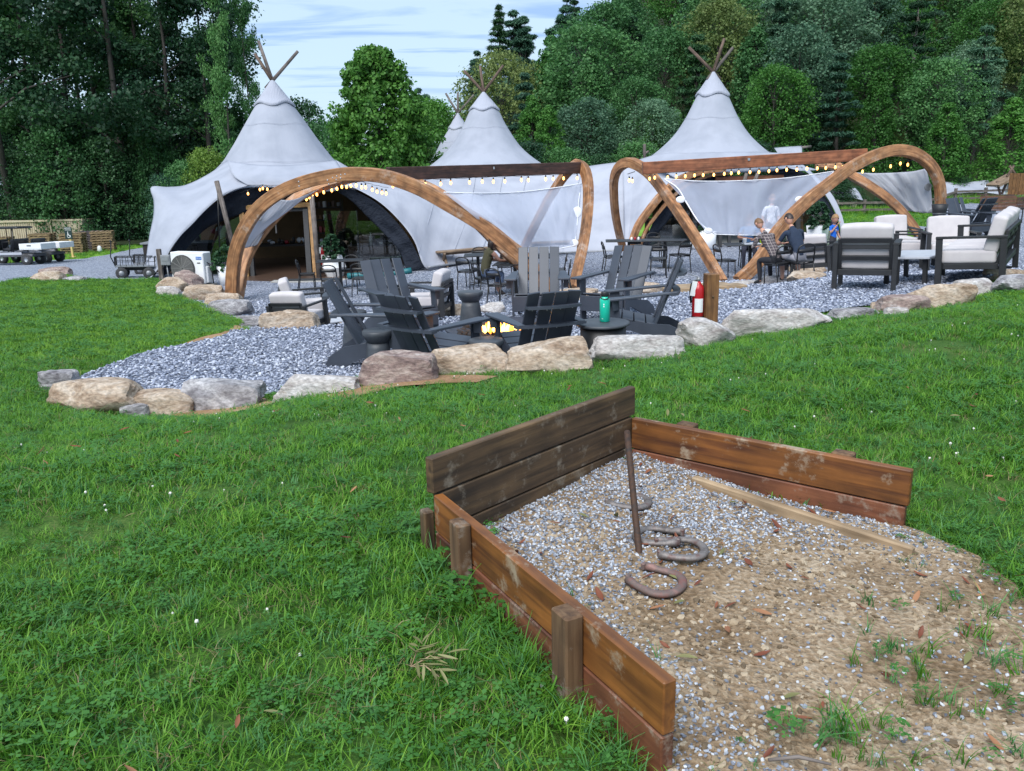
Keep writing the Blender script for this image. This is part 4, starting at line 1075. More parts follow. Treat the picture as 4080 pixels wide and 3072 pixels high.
B('flat stone resting beside the foot of the big wooden arch', 880, 1214, 135, 46, 'rock_tan', 28, .6)
B('white grey boulder just below the arch foot', 902, 1262, 165, 68, 'rock_grey', 29, .7)
B('dark flat stone sunk in the gravel below the arch foot', 975, 1306, 120, 46, 'rock_grey', 30, .7)
B('large tan boulder in front of the cushioned armchair', 1140, 1308, 225, 72, 'rock_tan', 31, .5)
B('low tan stone beside the leg of the cushioned armchair', 1325, 1292, 130, 42, 'rock_tan', 32, .6)
B('small stone peeping out behind the leaning charcoal stool', 1500, 1284, 80, 30, 'rock_white', 33, .6, sub=3)
B('long tan stone behind the rear charcoal stool', 1818, 1262, 150, 52, 'rock_tan', 34, .5)
B('pale stone between rear stool and the facing chair', 1962, 1250, 110, 46, 'rock_white', 35, .6)
B('smooth tan boulder at the base of the slim arch leg', 2300, 1198, 185, 46, 'rock_tan', 36, .6)
B('small white stone behind the angled facing chair', 2415, 1200, 70, 40, 'rock_white', 37, .6, sub=3)
B('tan boulder between the angled chair and timber step', 2585, 1172, 140, 48, 'rock_tan', 38, .6)
B('dark topped stone at the feet of the seated men', 3095, 1132, 130, 34, 'rock_grey', 39, .7)
B('flat tan stone behind the rear view armchair', 3225, 1114, 150, 30, 'rock_tan', 40, .7, sub=3)
B('lumpy pale tan boulder between the men and the armchair', 3245, 1092, 140, 56, 'rock_tan', 41, .8, -.4)
B('thin white stone beside the timber step', 2985, 1136, 110, 14, 'rock_white', 42, .8, sub=3)

# ---------------------------------------------------------------- pavilions: curved beams, ridges, sails, lights
def px3(cp, n):
    q = spline(cp, n); return [P(a, b, d) for a, b, d in q]
def lerp_depth(pxs, d0, d1, bulge=0.0):
    L = [0]
    for a, b in zip(pxs[:-1], pxs[1:]): L.append(L[-1] + math.hypot(b[0] - a[0], b[1] - a[1]))
    return [(x, y, d0 + (d1 - d0) * l / L[-1] + bulge * math.sin(math.pi * l / L[-1])) for (x, y), l in zip(pxs, L)]
def beam(name, cp, w, h, m, parent, n=60, bolts=()):
    pts_ = px3(cp, n)
    c = sum(pts_, Vector()) / len(pts_)
    # beam depth lies in the plane of the curve
    a, b, mid = pts_[0], pts_[-1], pts_[n // 2]
    nrm = (b - a).cross(mid - a)
    ups = []
    for i, p in enumerate(pts_):
        t = (pts_[min(i + 1, n - 1)] - pts_[max(i - 1, 0)]).normalized()
        ups.append(t.cross(nrm).normalized() if nrm.length > 1e-4 else Vector((0, 0, 1)))
    mb = MB(); mb.sweep(pts_, w, h, ups)
    o = mb.obj(name, m, parent)
    return o, pts_
dA0, dA1 = depth_of(G(945, 1198, 'low')), depth_of(G(2212, 1192, 'low'))
A1 = [(925,1205),(926,1140),(929,1079),(943,991),(976,909),(1030,831),(1109,770),(1200,730),(1300,704),(1396,693),(1528,703),(1660,746),(1792,818),(1924,898),(2023,977),(2073,1016),(2150,1100),(2216,1196)]
A1b = [(946,1200),(958,1136),(970,1067),(1004,984),(1068,896),(1143,820),(1207,774),(1290,740),(1400,708),(1540,702),(1680,736),(1780,790),(1890,880),(2000,990),(2110,1090),(2206,1186)]
pav = thing('timber_pavilion', 'curved timber shade pavilion with dark ridge beam before the tall cone tent', 'pavilion', 'curved timber shade pavilions')
beam('arch_beam', lerp_depth(A1, dA0, dA1, -.9), .18, .29, 'glulam', pav, 70)
_, ptsA1b = beam('arch_beam', lerp_depth(A1b, dA0 + .12, dA1 + .1, 1.6), .16, .23, 'glulam', pav, 60)
dB0 = depth_of(G(2285, 1150, 'low')); dB1 = dB0 + 4.5
A2 = [(2283,1152),(2302,1070),(2320,992),(2334,910),(2342,834),(2344,775),(2342,730),(2330,680),(2301,655),(2268,678),(2238,714),(2188,790),(2131,898),(2087,990),(2060,1062)]
beam('arch_beam', lerp_depth(A2, dB0, dB1), .18, .27, 'glulam', pav, 60)
rd0 = P(1545, 693, (dA0 + dA1) / 2 - .7); rd1 = P(2322, 668, dB0 + 2.3)
mb = MB(); mb.bar(rd0, rd1, .16, .29, ch=.012); mb.obj('ridge_beam', 'ridge_dark', pav)
mb = MB(); c_ = rd0.lerp(rd1, .5); mb.box(c_ + Vector((0, -.085, .06)), (.06, .03, .06)); mb.obj('bolt_plate', 'steel', pav)
for k in range(2):
    for u in (.06, -.06): mb = MB(); mb.box(rd1 + Vector((-.25 - .1 * k, -.08, u)), (.03, .02, .03)); mb.obj('bolt', 'steel', pav)
for (x, y) in ((1305,718),(1325,708),(1342,702),(1358,696),(1310,734),(1340,716),(1357,710),(1375,694),(1190,724),(1192,742),(1513,708),(920,1172),(926,1192)):
    p = P(x, y, (dA0 + dA1) / 2 - .95 if x > 1000 else dA0 - .12); mb = MB(); mb.ell(p, (.018, .018, .018), 6, 4); mb.obj('bolt', 'steel', pav)

pav2 = thing('timber_pavilion', 'curved timber shade pavilion with red ridge beam before the glazed tent', 'pavilion', 'curved timber shade pavilions')
dL0, dL1 = depth_of(G(2876, 1122, 'low')), 25.3
L_ = [(2880,1130),(2840,1060),(2791,978),(2709,852),(2646,764),(2589,694),(2539,657),(2501,647),(2467,666),(2448,707),(2446,776),(2452,852),(2466,928),(2482,990)]
beam('arch_beam', lerp_depth(L_, dL0, dL1), .18, .26, 'glulam', pav2, 60)
dR0, dR1 = depth_of(G(2950, 1118, 'low')), 23.0
R_ = [(2940,1122),(3013,1052),(3099,922),(3198,816),(3297,737),(3396,664),(3495,616),(3574,599),(3647,613),(3706,657),(3738,716),(3748,779),(3744,851),(3735,920),(3722,968)]
beam('arch_beam', lerp_depth(R_, dR0, dR1), .18, .28, 'glulam', pav2, 70)
R2 = [(3250,655),(3284,655),(3343,667),(3396,700),(3462,739),(3528,785),(3581,832),(3620,878),(3653,924),(3690,975)]
beam('arch_beam', lerp_depth(R2, dR0 + 3.6, dR1 + .1), .16, .22, 'glulam', pav2, 40)
rr0 = P(2560, 670, dL0 + 2.2); rr1 = P(3452, 616, dR0 + 2.0)
mb = MB(); mb.bar(rr0, rr1, .16, .30, ch=.012); mb.obj('ridge_beam', 'glulam_red', pav2)
mb = MB(); mb.box(rr0.lerp(rr1, .47) + Vector((0, -.085, .06)), (.06, .03, .06)); mb.obj('bolt_plate', 'steel', pav2)

def strand(label, pts_, n, drop, seed, amp=.06):
    """cable sagging along the points with n hanging bulbs"""
    r = random.Random(seed); t = thing('string_lights', label, 'string lights')
    cable = []; k = len(pts_)
    def at(u):
        f = u * (k - 1); i = min(int(f), k - 2); return pts_[i].lerp(pts_[i + 1], f - i)
    cp = [at(i / 40) + Vector((0, 0, -.01 - .02 * abs(math.sin(i * .8)))) for i in range(41)]
    mb = MB(); mb.tube(cp, .006, 4); mb.obj('cable', 'black', t)
    sb = MB(); sb.lathe([(.0, 0), (.017, 0), (.017, -.05), (.012, -.055), (0, -.055)], 7); sme = sb.mesh('socket'); sme.materials.append(M['black'])
    bb = MB(); bb.lathe([(.010, -.052), (.024, -.075), (.030, -.10), (.024, -.13), (.006, -.145), (0, -.146)], 8); bme = bb.mesh('bulb'); bme.materials.append(M['bulb'])
    for i in range(n):
        p = at((i + .5 + r.uniform(-.25, .25)) / n) + Vector((0, 0, -drop * r.uniform(.6, 1.2)))
        s_ = inst(sme, 'socket', t); b_ = inst(bme, 'bulb', t)
        s_.location = p; b_.location = p
    return t
strand('lit bulbs hung under the dark ridge beam', [rd0.lerp(rd1, u / 10) + Vector((0, -.07, -.13)) for u in range(11)], 15, .03, 1)
strand('lit bulbs hung under the long red ridge beam', [rr0.lerp(rr1, u / 10) + Vector((0, -.07, -.135)) for u in range(11)], 24, .03, 2)
strand('cluster of lit bulbs inside the big arch by the tent door', [P(1215,772,dA0+1.2), P(1240,752,dA0+1), P(1300,740,dA0+.9), P(1355,722,dA0+.6), P(1400,712,dA0+.5), P(1450,722,dA0+.2), P(1500,735,dA0), P(1548,745,dA0)], 17, .06, 3)
strand('short row of lit bulbs inside the top of the tall arch', [P(3392,648,dR0+2.4), P(3440,662,dR0+2.5), P(3520,644,dR0+2.4), P(3585,628,dR0+2.4), P(3635,636,dR0+2.6)], 6, .06, 4)
strand('few lit bulbs hanging in the tent doorway gable', [P(955,765,25.2), P(1030,738,25.0), P(1046,732,25.0), P(1085,742,25.0)], 4, .03, 5)
strand('bulbs hanging at the head of the tall narrow arch', [P(2530,680,dL0+1.6), P(2500,690,dL0+1.6)], 2, .12, 6)

def fabric(name, rows, nu, nv, m, parent=None, thick=0.0, wob=0.0, seed=0):
    """loft a cloth through rows of (px,py,depth) control points; rows run top to bottom"""
    rs = [spline(r_, nu) for r_ in rows]
    if len(rs) == 2:
        g_ = np.stack([rs[0] + (rs[1] - rs[0]) * v for v in np.linspace(0, 1, nv)])
    else:
        g_ = np.stack([spline(np.array([q[i] for q in rs]), nv) for i in range(nu)], 1)
    V = []; gc = []
    for j in range(nv):
        for i in range(nu):
            a, b, d = g_[j, i]
            if wob: d = d + wob * noise.noise((i / nu * 9 + seed, j / nv * 2.2, seed)) + wob * .5 * noise.noise((i / nu * 26 + seed, j / nv * 3, seed + 4))
            p = P(a, b, d); V.append(p); gc.append((i / nu * 4, j / nv * 4, 0))
    fs = [(j * nu + i, j * nu + i + 1, (j + 1) * nu + i + 1, (j + 1) * nu + i) for j in range(nv - 1) for i in range(nu - 1)]
    mb = MB(); mb.add(V, fs, gc, True); o = mb.obj(name, m, parent)
    if thick:
        so = o.modifiers.new('thickness', 'SOLIDIFY'); so.thickness = thick
    return o, g_
def edgecord(name, cp, r_, m, parent, n=30):
    mb = MB(); mb.tube(px3(cp, n), r_, 5); return mb.obj(name, m, parent)
# sheer screen behind the first pavilion
t = thing('shade_screen', 'sheer white mesh screen laced between the big arch and slim arch', 'shade sail', 'sheer mesh screens')
da, db = dA1 - .1, dB0 + .8
fabric('mesh_cloth', [[(1768,768,da-.4),(1900,772,da),(2060,768,db-.8),(2200,752,db-.3),(2318,733,db)], [(1900,872,da-.3),(2010,880,da),(2110,875,db-.8),(2220,868,db-.3),(2308,850,db)],
        [(2052,1006,da+.3),(2090,1003,da+.3),(2150,998,db-.5),(2220,990,db-.2),(2292,976,db)]], 40, 24, 'screen2', t, .004, .08, 3)
edgecord('hem', [(1768,766,da-.41),(1900,770,da-.02),(2060,766,db-.82),(2200,750,db-.32),(2318,731,db-.02)], .013, 'whiteweb', t)
edgecord('hem', [(2052,1008,da+.28),(2120,1004,db-.6),(2220,992,db-.22),(2292,978,db-.02)], .013, 'whiteweb', t)
edgecord('strap', [(2316,735,db),(2306,800,db-.02),(2302,870,db),(2290,975,db)], .012, 'whiteweb', t)
mb = MB(); mb.ell(P(2300, 845, db - .02), (.12, .012, .13)); mb.ell(P(2288, 968, db - .02), (.11, .012, .09)); mb.obj('corner_patch', 'whiteweb', t)
# narrow sail inside the big arch
t = thing('shade_sail', 'narrow off white sail stretched inside the big arch beside the door', 'shade sail')
fabric('sail_cloth', [[(1272,752,dA0+.9),(1210,780,dA0+.7),(1165,796,dA0+.55),(1120,796,dA0+.4),(1092,790,dA0+.3)], [(1200,800,dA0+.8),(1150,838,dA0+.65),(1110,860,dA0+.5),(1072,866,dA0+.35),(1040,852,dA0+.2)],
        [(1085,880,dA0+.7),(1062,908,dA0+.6),(1040,920,dA0+.5),(1020,918,dA0+.35),(1003,906,dA0+.2)],
        [(1024,976,dA0+.5),(1010,981,dA0+.45),(995,984,dA0+.4),(980,988,dA0+.3),(963,990,dA0+.2)]], 16, 30, 'sail', t, .004, .05, 5)
mb = MB(); mb.ell(P(1033, 872, dA0 + .15), (.07, .012, .05)); mb.ell(P(968, 984, dA0 + .15), (.05, .012, .03)); mb.obj('corner_patch', 'grey', t)
# front screen of the second pavilion
t = thing('shade_screen', 'sheer white mesh screen hung over the occupied table', 'shade sail', 'sheer mesh screens')
d1, d2 = dL0 + 1.2, dR0 + 1.2
fabric('mesh_cloth', [[(2648,714,d1+.8),(2800,724,d1+.7),(3000,720,d1+.7),(3160,708,d2+.7),(3322,684,d2+.7)], [(2745,820,d1+.4),(2880,826,d1+.5),(3000,826,d1+.5),(3110,820,d2+.5),(3205,800,d2+.4)],
        [(2808,915,d1),(2900,926,d1+.1),(2985,928,d1+.2),(3050,926,d2+.1),(3110,912,d2)], [(2846,931,d1),(2920,934,d1),(2985,935,d1),(3040,936,d2),(3072,936,d2)]], 44, 26, 'screen', t, .004, .10, 8)
edgecord('hem', [(2648,712,d1+.79),(2800,722,d1+.68),(3000,718,d1+.68),(3160,706,d2+.68),(3322,682,d2+.69)], .012, 'whiteweb', t)
edgecord('hem', [(2846,933,d1-.01),(2920,936,d1-.01),(2985,937,d1-.01),(3040,938,d2-.01),(3072,938,d2-.01)], .012, 'whiteweb', t)
edgecord('hem', [(2648,714,d1+.8),(2700,750,d1+.6),(2740,815,d1+.4),(2790,890,d1+.1),(2846,931,d1)], .018, 'whiteweb', t)
edgecord('hem', [(3322,684,d2+.7),(3230,770,d2+.45),(3160,850,d2+.2),(3072,936,d2)], .016, 'whiteweb', t)
mb = MB()
for x, y, d_, a in ((2712, 795, d1 + .45, .12), (2822, 920, d1, .11), (3186, 795, d2 + .4, .12), (3058, 925, d2 - .02, .12)): mb.ell(P(x, y, d_ - .03), (a, .012, a * .7))
mb.obj('corner_patch', 'whiteweb', t)
# solid sail at the far end
t = thing('shade_sail', 'off white sail tied across the far end of the tall arch', 'shade sail')
d3 = dR1 - .3
fabric('sail_cloth', [[(3400,686,d3+1.2),(3480,690,d3+.9),(3560,688,d3+.6),(3640,682,d3+.3),(3690,671,d3)], [(3480,742,d3+1.0),(3550,748,d3+.7),(3610,748,d3+.5),(3670,745,d3+.2),(3708,742,d3)],
        [(3545,800,d3+.9),(3600,812,d3+.7),(3640,816,d3+.5),(3685,814,d3+.2),(3714,806,d3)], [(3592,838,d3+.8),(3630,842,d3+.6),(3660,846,d3+.4),(3695,849,d3+.2),(3719,848,d3)]], 30, 22, 'sail', t, .004, .10, 12)
mb = MB(); mb.ell(P(3698, 745, d3 - .03), (.11, .012, .10)); mb.ell(P(3710, 838, d3 - .03), (.06, .012, .06)); mb.obj('corner_patch', 'grey', t)

# ---------------------------------------------------------------- tents
def cone_tent(label, apx, apy, d, prof, capz, spread, poles, seed, facet=6, fo=.4, base_z=None, hem=None):
    """tipi-like cone: prof = (drop below apex, radius) pairs"""
    ap = P(apx, apy, d); t = thing('cone_tent', label, 'tent', 'canvas cone tents')
    t.location = (ap.x, ap.y, float(hz_low(ap.x, min(ap.y, 27))))
    bpy.context.view_layer.update()
    inv = t.matrix_world.inverted()
    pr = spline([(b, a) for a, b in prof], 34); n = 72
    def mod(a, z):
        return 1.0
    vs = []; gc = []
    for r0, dz in pr:
        for j in range(n):
            a = 2 * math.pi * j / n
            f = 1 - .035 * (1 - abs(math.cos(facet * .5 * (a - fo)))) * min(1, dz / .8)
            r1 = r0 * f + .006 * noise.noise((math.cos(a) * 3, math.sin(a) * 3, dz * 1.3 + seed)) * min(1, dz)
            vs.append(inv @ (ap + Vector((r1 * math.cos(a), r1 * math.sin(a), -dz)))); gc.append((a * 1.3, dz, 0))
    k = len(pr); fs = [(i * n + j, i * n + (j + 1) % n, (i + 1) * n + (j + 1) % n, (i + 1) * n + j) for i in range(k - 1) for j in range(n)]
    mb = MB(); mb.add(vs, fs, gc, True); o = mb.obj('canvas', 'canvas', t)
    so = o.modifiers.new('thickness', 'SOLIDIFY'); so.thickness = .01; so.offset = -1
    # horizontal seams
    for dz in (prof[2][0] * 1.02, prof[4][0] * .97):
        rr = float(np.interp(dz, [p[1] for p in pr], [p[0] for p in pr]))
        mb = MB(); mb.tube([inv @ (ap + Vector(((rr + .006) * math.cos(a), (rr + .006) * math.sin(a), -dz + .05 * math.cos(facet * .5 * (a - fo)) ** 2))) for a in np.linspace(0, 2 * math.pi, 61)], .004, 4, False)
        mb.obj('seam', 'canvas', t)
    # cap: skirted flap over the apex
    vs = []; n = 48
    rc = np.interp(capz, [p[1] for p in pr], [p[0] for p in pr])
    rows = [(0, .0), (.35, .3), (.7, .66), (.93, .98), (1.0, 1.10), (1.0, 1.02)]
    for u, w in rows:
        for j in range(n):
            a = 2 * math.pi * j / n; z = u * capz + (.06 * math.sin(a * 4 + seed) if u > .9 else 0) + (.05 if (u == 1.0 and w < 1.05) else 0)
            rr = (np.interp(u * capz, [p[1] for p in pr], [p[0] for p in pr]) + .03) * (1 if u < .9 else 1.06 + .06 * math.sin(a * 4 + seed)) * (1.0 if w != 1.02 else .97)
            vs.append(inv @ (ap + Vector((rr * math.cos(a), rr * math.sin(a), -z + .02))))
    fs = [(i * n + j, i * n + (j + 1) % n, (i + 1) * n + (j + 1) % n, (i + 1) * n + j) for i in range(len(rows) - 1) for j in range(n)]
    mb = MB(); mb.add(vs, fs, None, True); mb.obj('cap', 'capcloth', t)
    for (dx, dzp, dyp), m in poles:
        tip = P(apx + dx, apy + dzp, d + dyp); dr = (ap - tip).normalized()
        mb = MB(); mb.tube([inv @ tip, inv @ tip.lerp(ap, .5), inv @ (ap + dr * .35)], [.052, .058, .066], 8); mb.obj('pole', m, t)
    return t, inv, ap
T1, inv1, ap1 = cone_tent('tall left cone tent with an open glazed front', 1085, 322, 29.0, [(0, .03), (.76, .60), (1.43, 1.05), (2.14, 1.52), (2.77, 2.02), (3.25, 2.75), (3.62, 3.75)], .76, 3.7,
    [((-70, -108, -.3), 'polebrown'), ((-55, -158, .3), 'pole'), ((102, -118, 0), 'pole')], 1)
T2, inv2, ap2 = cone_tent('middle cone tent rising behind the dark ridge beam', 1927, 368, 35.0, [(0, .03), (.66, .56), (1.40, .95), (2.26, 1.56), (3.0, 2.55), (3.35, 3.4), (3.62, 4.6)], .66, 4,
    [((-78, -86, 0), 'polebrown'), ((-14, -104, .3), 'polebrown'), ((78, -108, 0), 'polebrown')], 2, fo=-1.05)
T3, inv3, ap3 = cone_tent('small far cone tent half hidden behind the middle one', 1824, 452, 47.0, [(0, .03), (.8, .52), (1.5, 1.0), (2.4, 1.55), (3.4, 2.4), (4.2, 3.3), (5.0, 4.2)], .8, 4,
    [((-48, -80, 0), 'pole'), ((0, -82, .3), 'pole'), ((64, -74, 0), 'pole')], 3)
T4, inv4, ap4 = cone_tent('tall cone tent behind the red ridge beam', 2842, 288, 31.0, [(0, .03), (.78, .55), (1.6, .98), (2.3, 1.5), (2.95, 2.3), (3.25, 3.0), (3.5, 3.9)], .78, 3.7,
    [((-98, -100, 0), 'polebrown'), ((44, -135, -.3), 'polebrown'), ((78, -98, 0), 'pole')], 4, fo=-1.9)
def tfab(t, inv, name, rows, nu, nv, m, thick=.012, wob=.0, seed=0):
    o, g_ = fabric(name, rows, nu, nv, m, None, thick, wob, seed); o.parent = t; o.matrix_parent_inverse = inv; return o, g_
def tadd(t, inv, mb, name, m):
    o = mb.obj(name, m); o.parent = t; o.matrix_parent_inverse = inv; return o
# first tent: wing draped to the ground, roof apron over the opening, and the long wall
tfab(T1, inv1, 'wing', [[(905,640,28.6),(838,690,28.0),(740,738,27.6),(668,746,27.2),(602,747,26.6),(613,800,26.4),(612,860,26.2),(596,940,25.8),(585,1020,25.3),(578,1106,24.7)],
    [(960,680,26.4),(880,724,26.2),(790,775,26.0),(720,820,25.7),(672,858,25.5),(648,900,25.3),(626,950,25.2),(606,1000,25.1),(592,1055,24.9),(584,1106,24.6)],
    [(1000,738,25.5),(930,755,25.4),(862,795,25.2),(806,845,25.0),(768,886,24.9),(722,932,24.8),(684,982,24.75),(654,1035,24.7),(632,1070,24.6),(602,1108,24.5)]], 50, 18, 'canvas', .012, .05, 1)
tfab(T1, inv1, 'apron', [[(905,640,26.9),(1000,655,26.2),(1100,660,25.9),(1220,655,26.2),(1340,640,27.0)], [(930,700,25.9),(1010,708,25.5),(1110,712,25.3),(1230,708,25.5),(1370,700,26.0)],
    [(985,738,25.45),(1040,740,25.3),(1120,741,25.2),(1230,737,25.3),(1350,728,25.45)]], 40, 12, 'canvas', .012, .02, 3)
HT = [(1340,640,29.0),(1420,680,29.2),(1560,690,29.4),(1700,694,30),(1850,690,31),(2000,680,32),(2150,675,32),(2300,668,31.5),(2400,655,31),(2480,645,30.5),(2560,636,30)]
HB = [(1345,724,25.4),(1430,758,25.2),(1520,812,25.0),(1600,890,24.9),(1650,960,24.9),(1700,1070,24.9),(1800,1056,25.5),(1950,1036,26.5),(2100,1022,27),(2280,1010,27.5),(2490,1002,27.5)]
HM = [(1350,690,26.9),(1440,720,26.7),(1560,755,26.6),(1680,790,26.8),(1770,825,27.2),(1880,840,27.8),(1980,840,28.6),(2110,830,29.2),(2250,815,29.4),(2380,800,29.2),(2500,780,29.0)]
wall_, gw = tfab(T1, inv1, 'wall', [HT, HM, HB], 90, 26, 'canvas2', .012, .10, 6)
for i in (30, 41, 49, 56, 63, 72):
    mb = MB(); mb.tube([P(a, b, d - .03) for a, b, d in gw[:, i]], .010, 4); tadd(T1, inv1, mb, 'seam', 'canvas')
mb = MB(); mb.tube(px3([(1705,1066,24.85),(1800,1052,25.45),(1950,1032,26.45),(2100,1018,26.95),(2280,1006,27.45),(2490,998,27.45)], 50), .035, 6); tadd(T1, inv1, mb, 'ground_rail', 'grey')
# rope hem along the wing and the dark drapes behind it
mb = MB(); mb.tube(px3([(985,740,25.4),(930,757,25.3),(862,798,25.1),(806,848,24.9),(768,889,24.8),(722,935,24.7),(684,985,24.65),(654,1038,24.6),(632,1072,24.5)], 40), .018, 5); tadd(T1, inv1, mb, 'hem', 'canvas')
tfab(T1, inv1, 'drape', [[(1230,744,25.6),(1080,746,25.6),(960,752,25.6),(870,800,25.4),(800,856,25.2),(740,915,25.1),(690,985,25.0),(640,1090,24.9)],
    [(1225,765,26.0),(1090,800,26.0),(1000,835,26.0),(920,868,25.9),(830,905,25.6),(770,960,25.4),(730,1010,25.3),(655,1098,25.0)]], 50, 12, 'drape', .01, .10, 9)
tfab(T1, inv1, 'drape', [[(1345,730,25.6),(1425,765,25.4),(1510,815,25.2),(1590,895,25.1),(1640,965,25.1),(1690,1068,25.1)],
    [(1340,760,25.9),(1400,800,25.8),(1460,860,25.6),(1530,930,25.4),(1590,1000,25.3),(1620,1078,25.2)]], 40, 10, 'drape', .01, .10, 10)
# inside of the first tent
z1 = float(hz_low(ap1.x, ap1.y - 3.5)) + .05
def PY(px, py, Y):
    r = ray(px, py); return CAM + r * ((Y - CAM.y) / r.y)
def face(x0, y0, x1, y1, d, mdl, name, t=T1, inv=inv1, th=.06):
    """upright panel at depth d between two picture columns"""
    Yb = P((x0 + x1) / 2, y1, d).y; a, b, c2_, d2_ = PY(x0, y0, Yb), PY(x1, y0, Yb), PY(x1, y1, Yb), PY(x0, y1, Yb)
    mb = MB(); n = (b - a).cross(d2_ - a).normalized() * th
    if n.y < 0: n = -n
    mb.add([a, b, c2_, d2_, a + n, b + n, c2_ + n, d2_ + n], [(0, 1, 2, 3), (7, 6, 5, 4), (0, 4, 5, 1), (1, 5, 6, 2), (2, 6, 7, 3), (3, 7, 4, 0)]); return tadd(t, inv, mb, name, mdl)
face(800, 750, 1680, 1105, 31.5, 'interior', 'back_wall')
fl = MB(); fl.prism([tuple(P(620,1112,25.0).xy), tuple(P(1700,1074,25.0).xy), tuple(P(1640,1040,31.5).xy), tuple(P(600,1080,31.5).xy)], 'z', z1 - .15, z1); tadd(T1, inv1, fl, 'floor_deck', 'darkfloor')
stp = MB(); a, b = P(1090, 1128, 25.0), P(1500, 1108, 25.0); stp.bar((a.x, a.y, z1 - .11), (b.x, b.y, z1 - .11), .7, .2, ch=.01); tadd(T1, inv1, stp, 'door_step', 'concrete')
mt_ = MB(); a, b = P(1115, 1122, 24.9), P(1330, 1112, 24.9); mt_.bar((a.x, a.y, z1 + .0), (b.x, b.y, z1 + .0), .45, .012); tadd(T1, inv1, mt_, 'door_mat', 'blackmat')
def upright(t, inv, name, x0, y0, x1, y1, d, w, m, d2=None, dp=None):
    mb = MB(); mb.bar(P(x0, y0, d), P(x1, y1, d2 if d2 else d), w, dp or w, up=(0, 1, 0), ch=.004); return tadd(t, inv, mb, name, m)
for x0, y0, x1, y1, w, m in ((962,822,985,1112,.14,'doorwood'), (1238,812,1262,1112,.16,'doorwood'), (945,828,1250,814,.14,'doorwood'), (958,846,1240,832,.10,'frame'), (1218,834,1236,1110,.16,'frame'), (990,850,1010,1112,.13,'frame'), (1095,850,1102,930,.05,'frame')):
    upright(T1, inv1, 'door_frame', x0, y0, x1, y1, 26.0 if m == 'doorwood' else 26.1, w, m)
mb = MB(); mb.tube([P(863,722,24.9), P(930,985,25.0)], .075, 8); tadd(T1, inv1, mb, 'support_pole', 'pole')
mb = MB(); mb.tube([P(866,728,24.9), P(876,1010,25.3)], .02, 6); tadd(T1, inv1, mb, 'stay', 'black')
mb = MB(); mb.tube([P(1240,765,25.2), P(1272,1112,25.4)], .075, 8); tadd(T1, inv1, mb, 'support_pole', 'pole')
# glazing both sides of the door
def pane(x0, x1, y0, y1, d, t, inv, m='glass'):
    Yb = P((x0 + x1) / 2, y1, d).y; mb = MB(); q_ = [PY(x0, y0, Yb), PY(x1, y0, Yb), PY(x1 + (y1 - y0) * .06, y1, Yb), PY(x0 + (y1 - y0) * .06, y1, Yb)]; mb.add(q_, [(0, 1, 2, 3)])
    o = tadd(t, inv, mb, 'pane', m); so = o.modifiers.new('thickness', 'SOLIDIFY'); so.thickness = .012; return o
pane(690, 868, 860, 1098, 26.8, T1, inv1); pane(870, 955, 850, 1108, 26.8, T1, inv1); pane(1290, 1420, 840, 1098, 26.8, T1, inv1); pane(1422, 1590, 880, 1088, 26.8, T1, inv1)
for x in (688, 866, 1420): upright(T1, inv1, 'mullion', x, 838, x + 16, 1100, 26.75, .05, 'frame')
# second glazed tent: opening with timber arch trim
TR = [(2512,985),(2540,905),(2585,838),(2640,772),(2715,712),(2800,682),(2890,668)]
q = lerp_depth(TR, 27.2, 27.6); mb = MB(); mb.sweep(px3(q, 40), .16, .22); tadd(T4, inv4, mb, 'trim_arch', 'glulam')
q2 = lerp_depth([(2548,985),(2575,915),(2620,852),(2672,792),(2740,735),(2820,702),(2900,690)], 27.4, 27.8); mb = MB(); mb.sweep(px3(q2, 40), .10, .10); tadd(T4, inv4, mb, 'trim_arch', 'glulam')
tfab(T4, inv4, 'apron', [[(2540,638,29.5),(2640,612,28.6),(2780,610,27.9),(2940,606,27.9),(3110,610,28.6)], [(2600,660,28.4),(2700,650,27.9),(2820,642,27.6),(2960,636,27.6),(3150,640,28.1)],
    [(2700,716,27.5),(2790,684,27.5),(2890,668,27.5),(3020,664,27.5),(3200,668,27.6)]], 40, 12, 'canvas', .012, .03, 21)
tfab(T4, inv4, 'wall', [[(2480,645,30.2),(2560,636,29.6),(2640,640,29.0),(2720,660,28.2),(2800,676,27.6)], [(2485,780,28.8),(2540,790,28.2),(2580,790,27.7),(2620,780,27.5),(2660,750,27.4)],
    [(2490,1002,27.5),(2498,1000,27.4),(2506,990,27.3),(2512,980,27.25),(2520,960,27.2)]], 30, 18, 'canvas2', .012, .05, 22)
tfab(T4, inv4, 'wing', [[(3120,612,28.4),(3190,650,28.0),(3262,715,27.6),(3318,780,27.2),(3352,850,26.9),(3366,905,26.6),(3370,960,26.4)], [(3190,668,27.6),(3230,700,27.5),(3272,752,27.3),(3312,815,27.1),(3338,870,26.9),(3350,915,26.6),(3354,962,26.4)]], 36, 6, 'canvas', .012, .02, 23)
tfab(T4, inv4, 'drape', [[(3140,668,27.8),(3215,695,27.7),(3268,755,27.6),(3308,818,27.3),(3336,875,27.1),(3352,962,26.7)], [(3050,690,28.0),(3140,715,27.9),(3200,760,27.8),(3250,815,27.6),(3290,870,27.4),(3335,935,26.9)]], 36, 10, 'drape', .01, .12, 24)
tfab(T4, inv4, 'drape', [[(2895,690,28.0),(2820,705,28.0),(2740,738,27.9),(2672,795,27.8),(2620,855,27.7),(2560,975,27.5)], [(2900,712,28.2),(2830,740,28.2),(2750,790,28.1),(2680,860,28.0),(2620,930,27.9),(2585,982,27.6)]], 36, 8, 'drape', .01, .10, 25)
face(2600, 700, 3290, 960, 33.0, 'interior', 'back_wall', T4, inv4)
z4 = float(hz_low(ap4.x, ap4.y - 3)) + .05
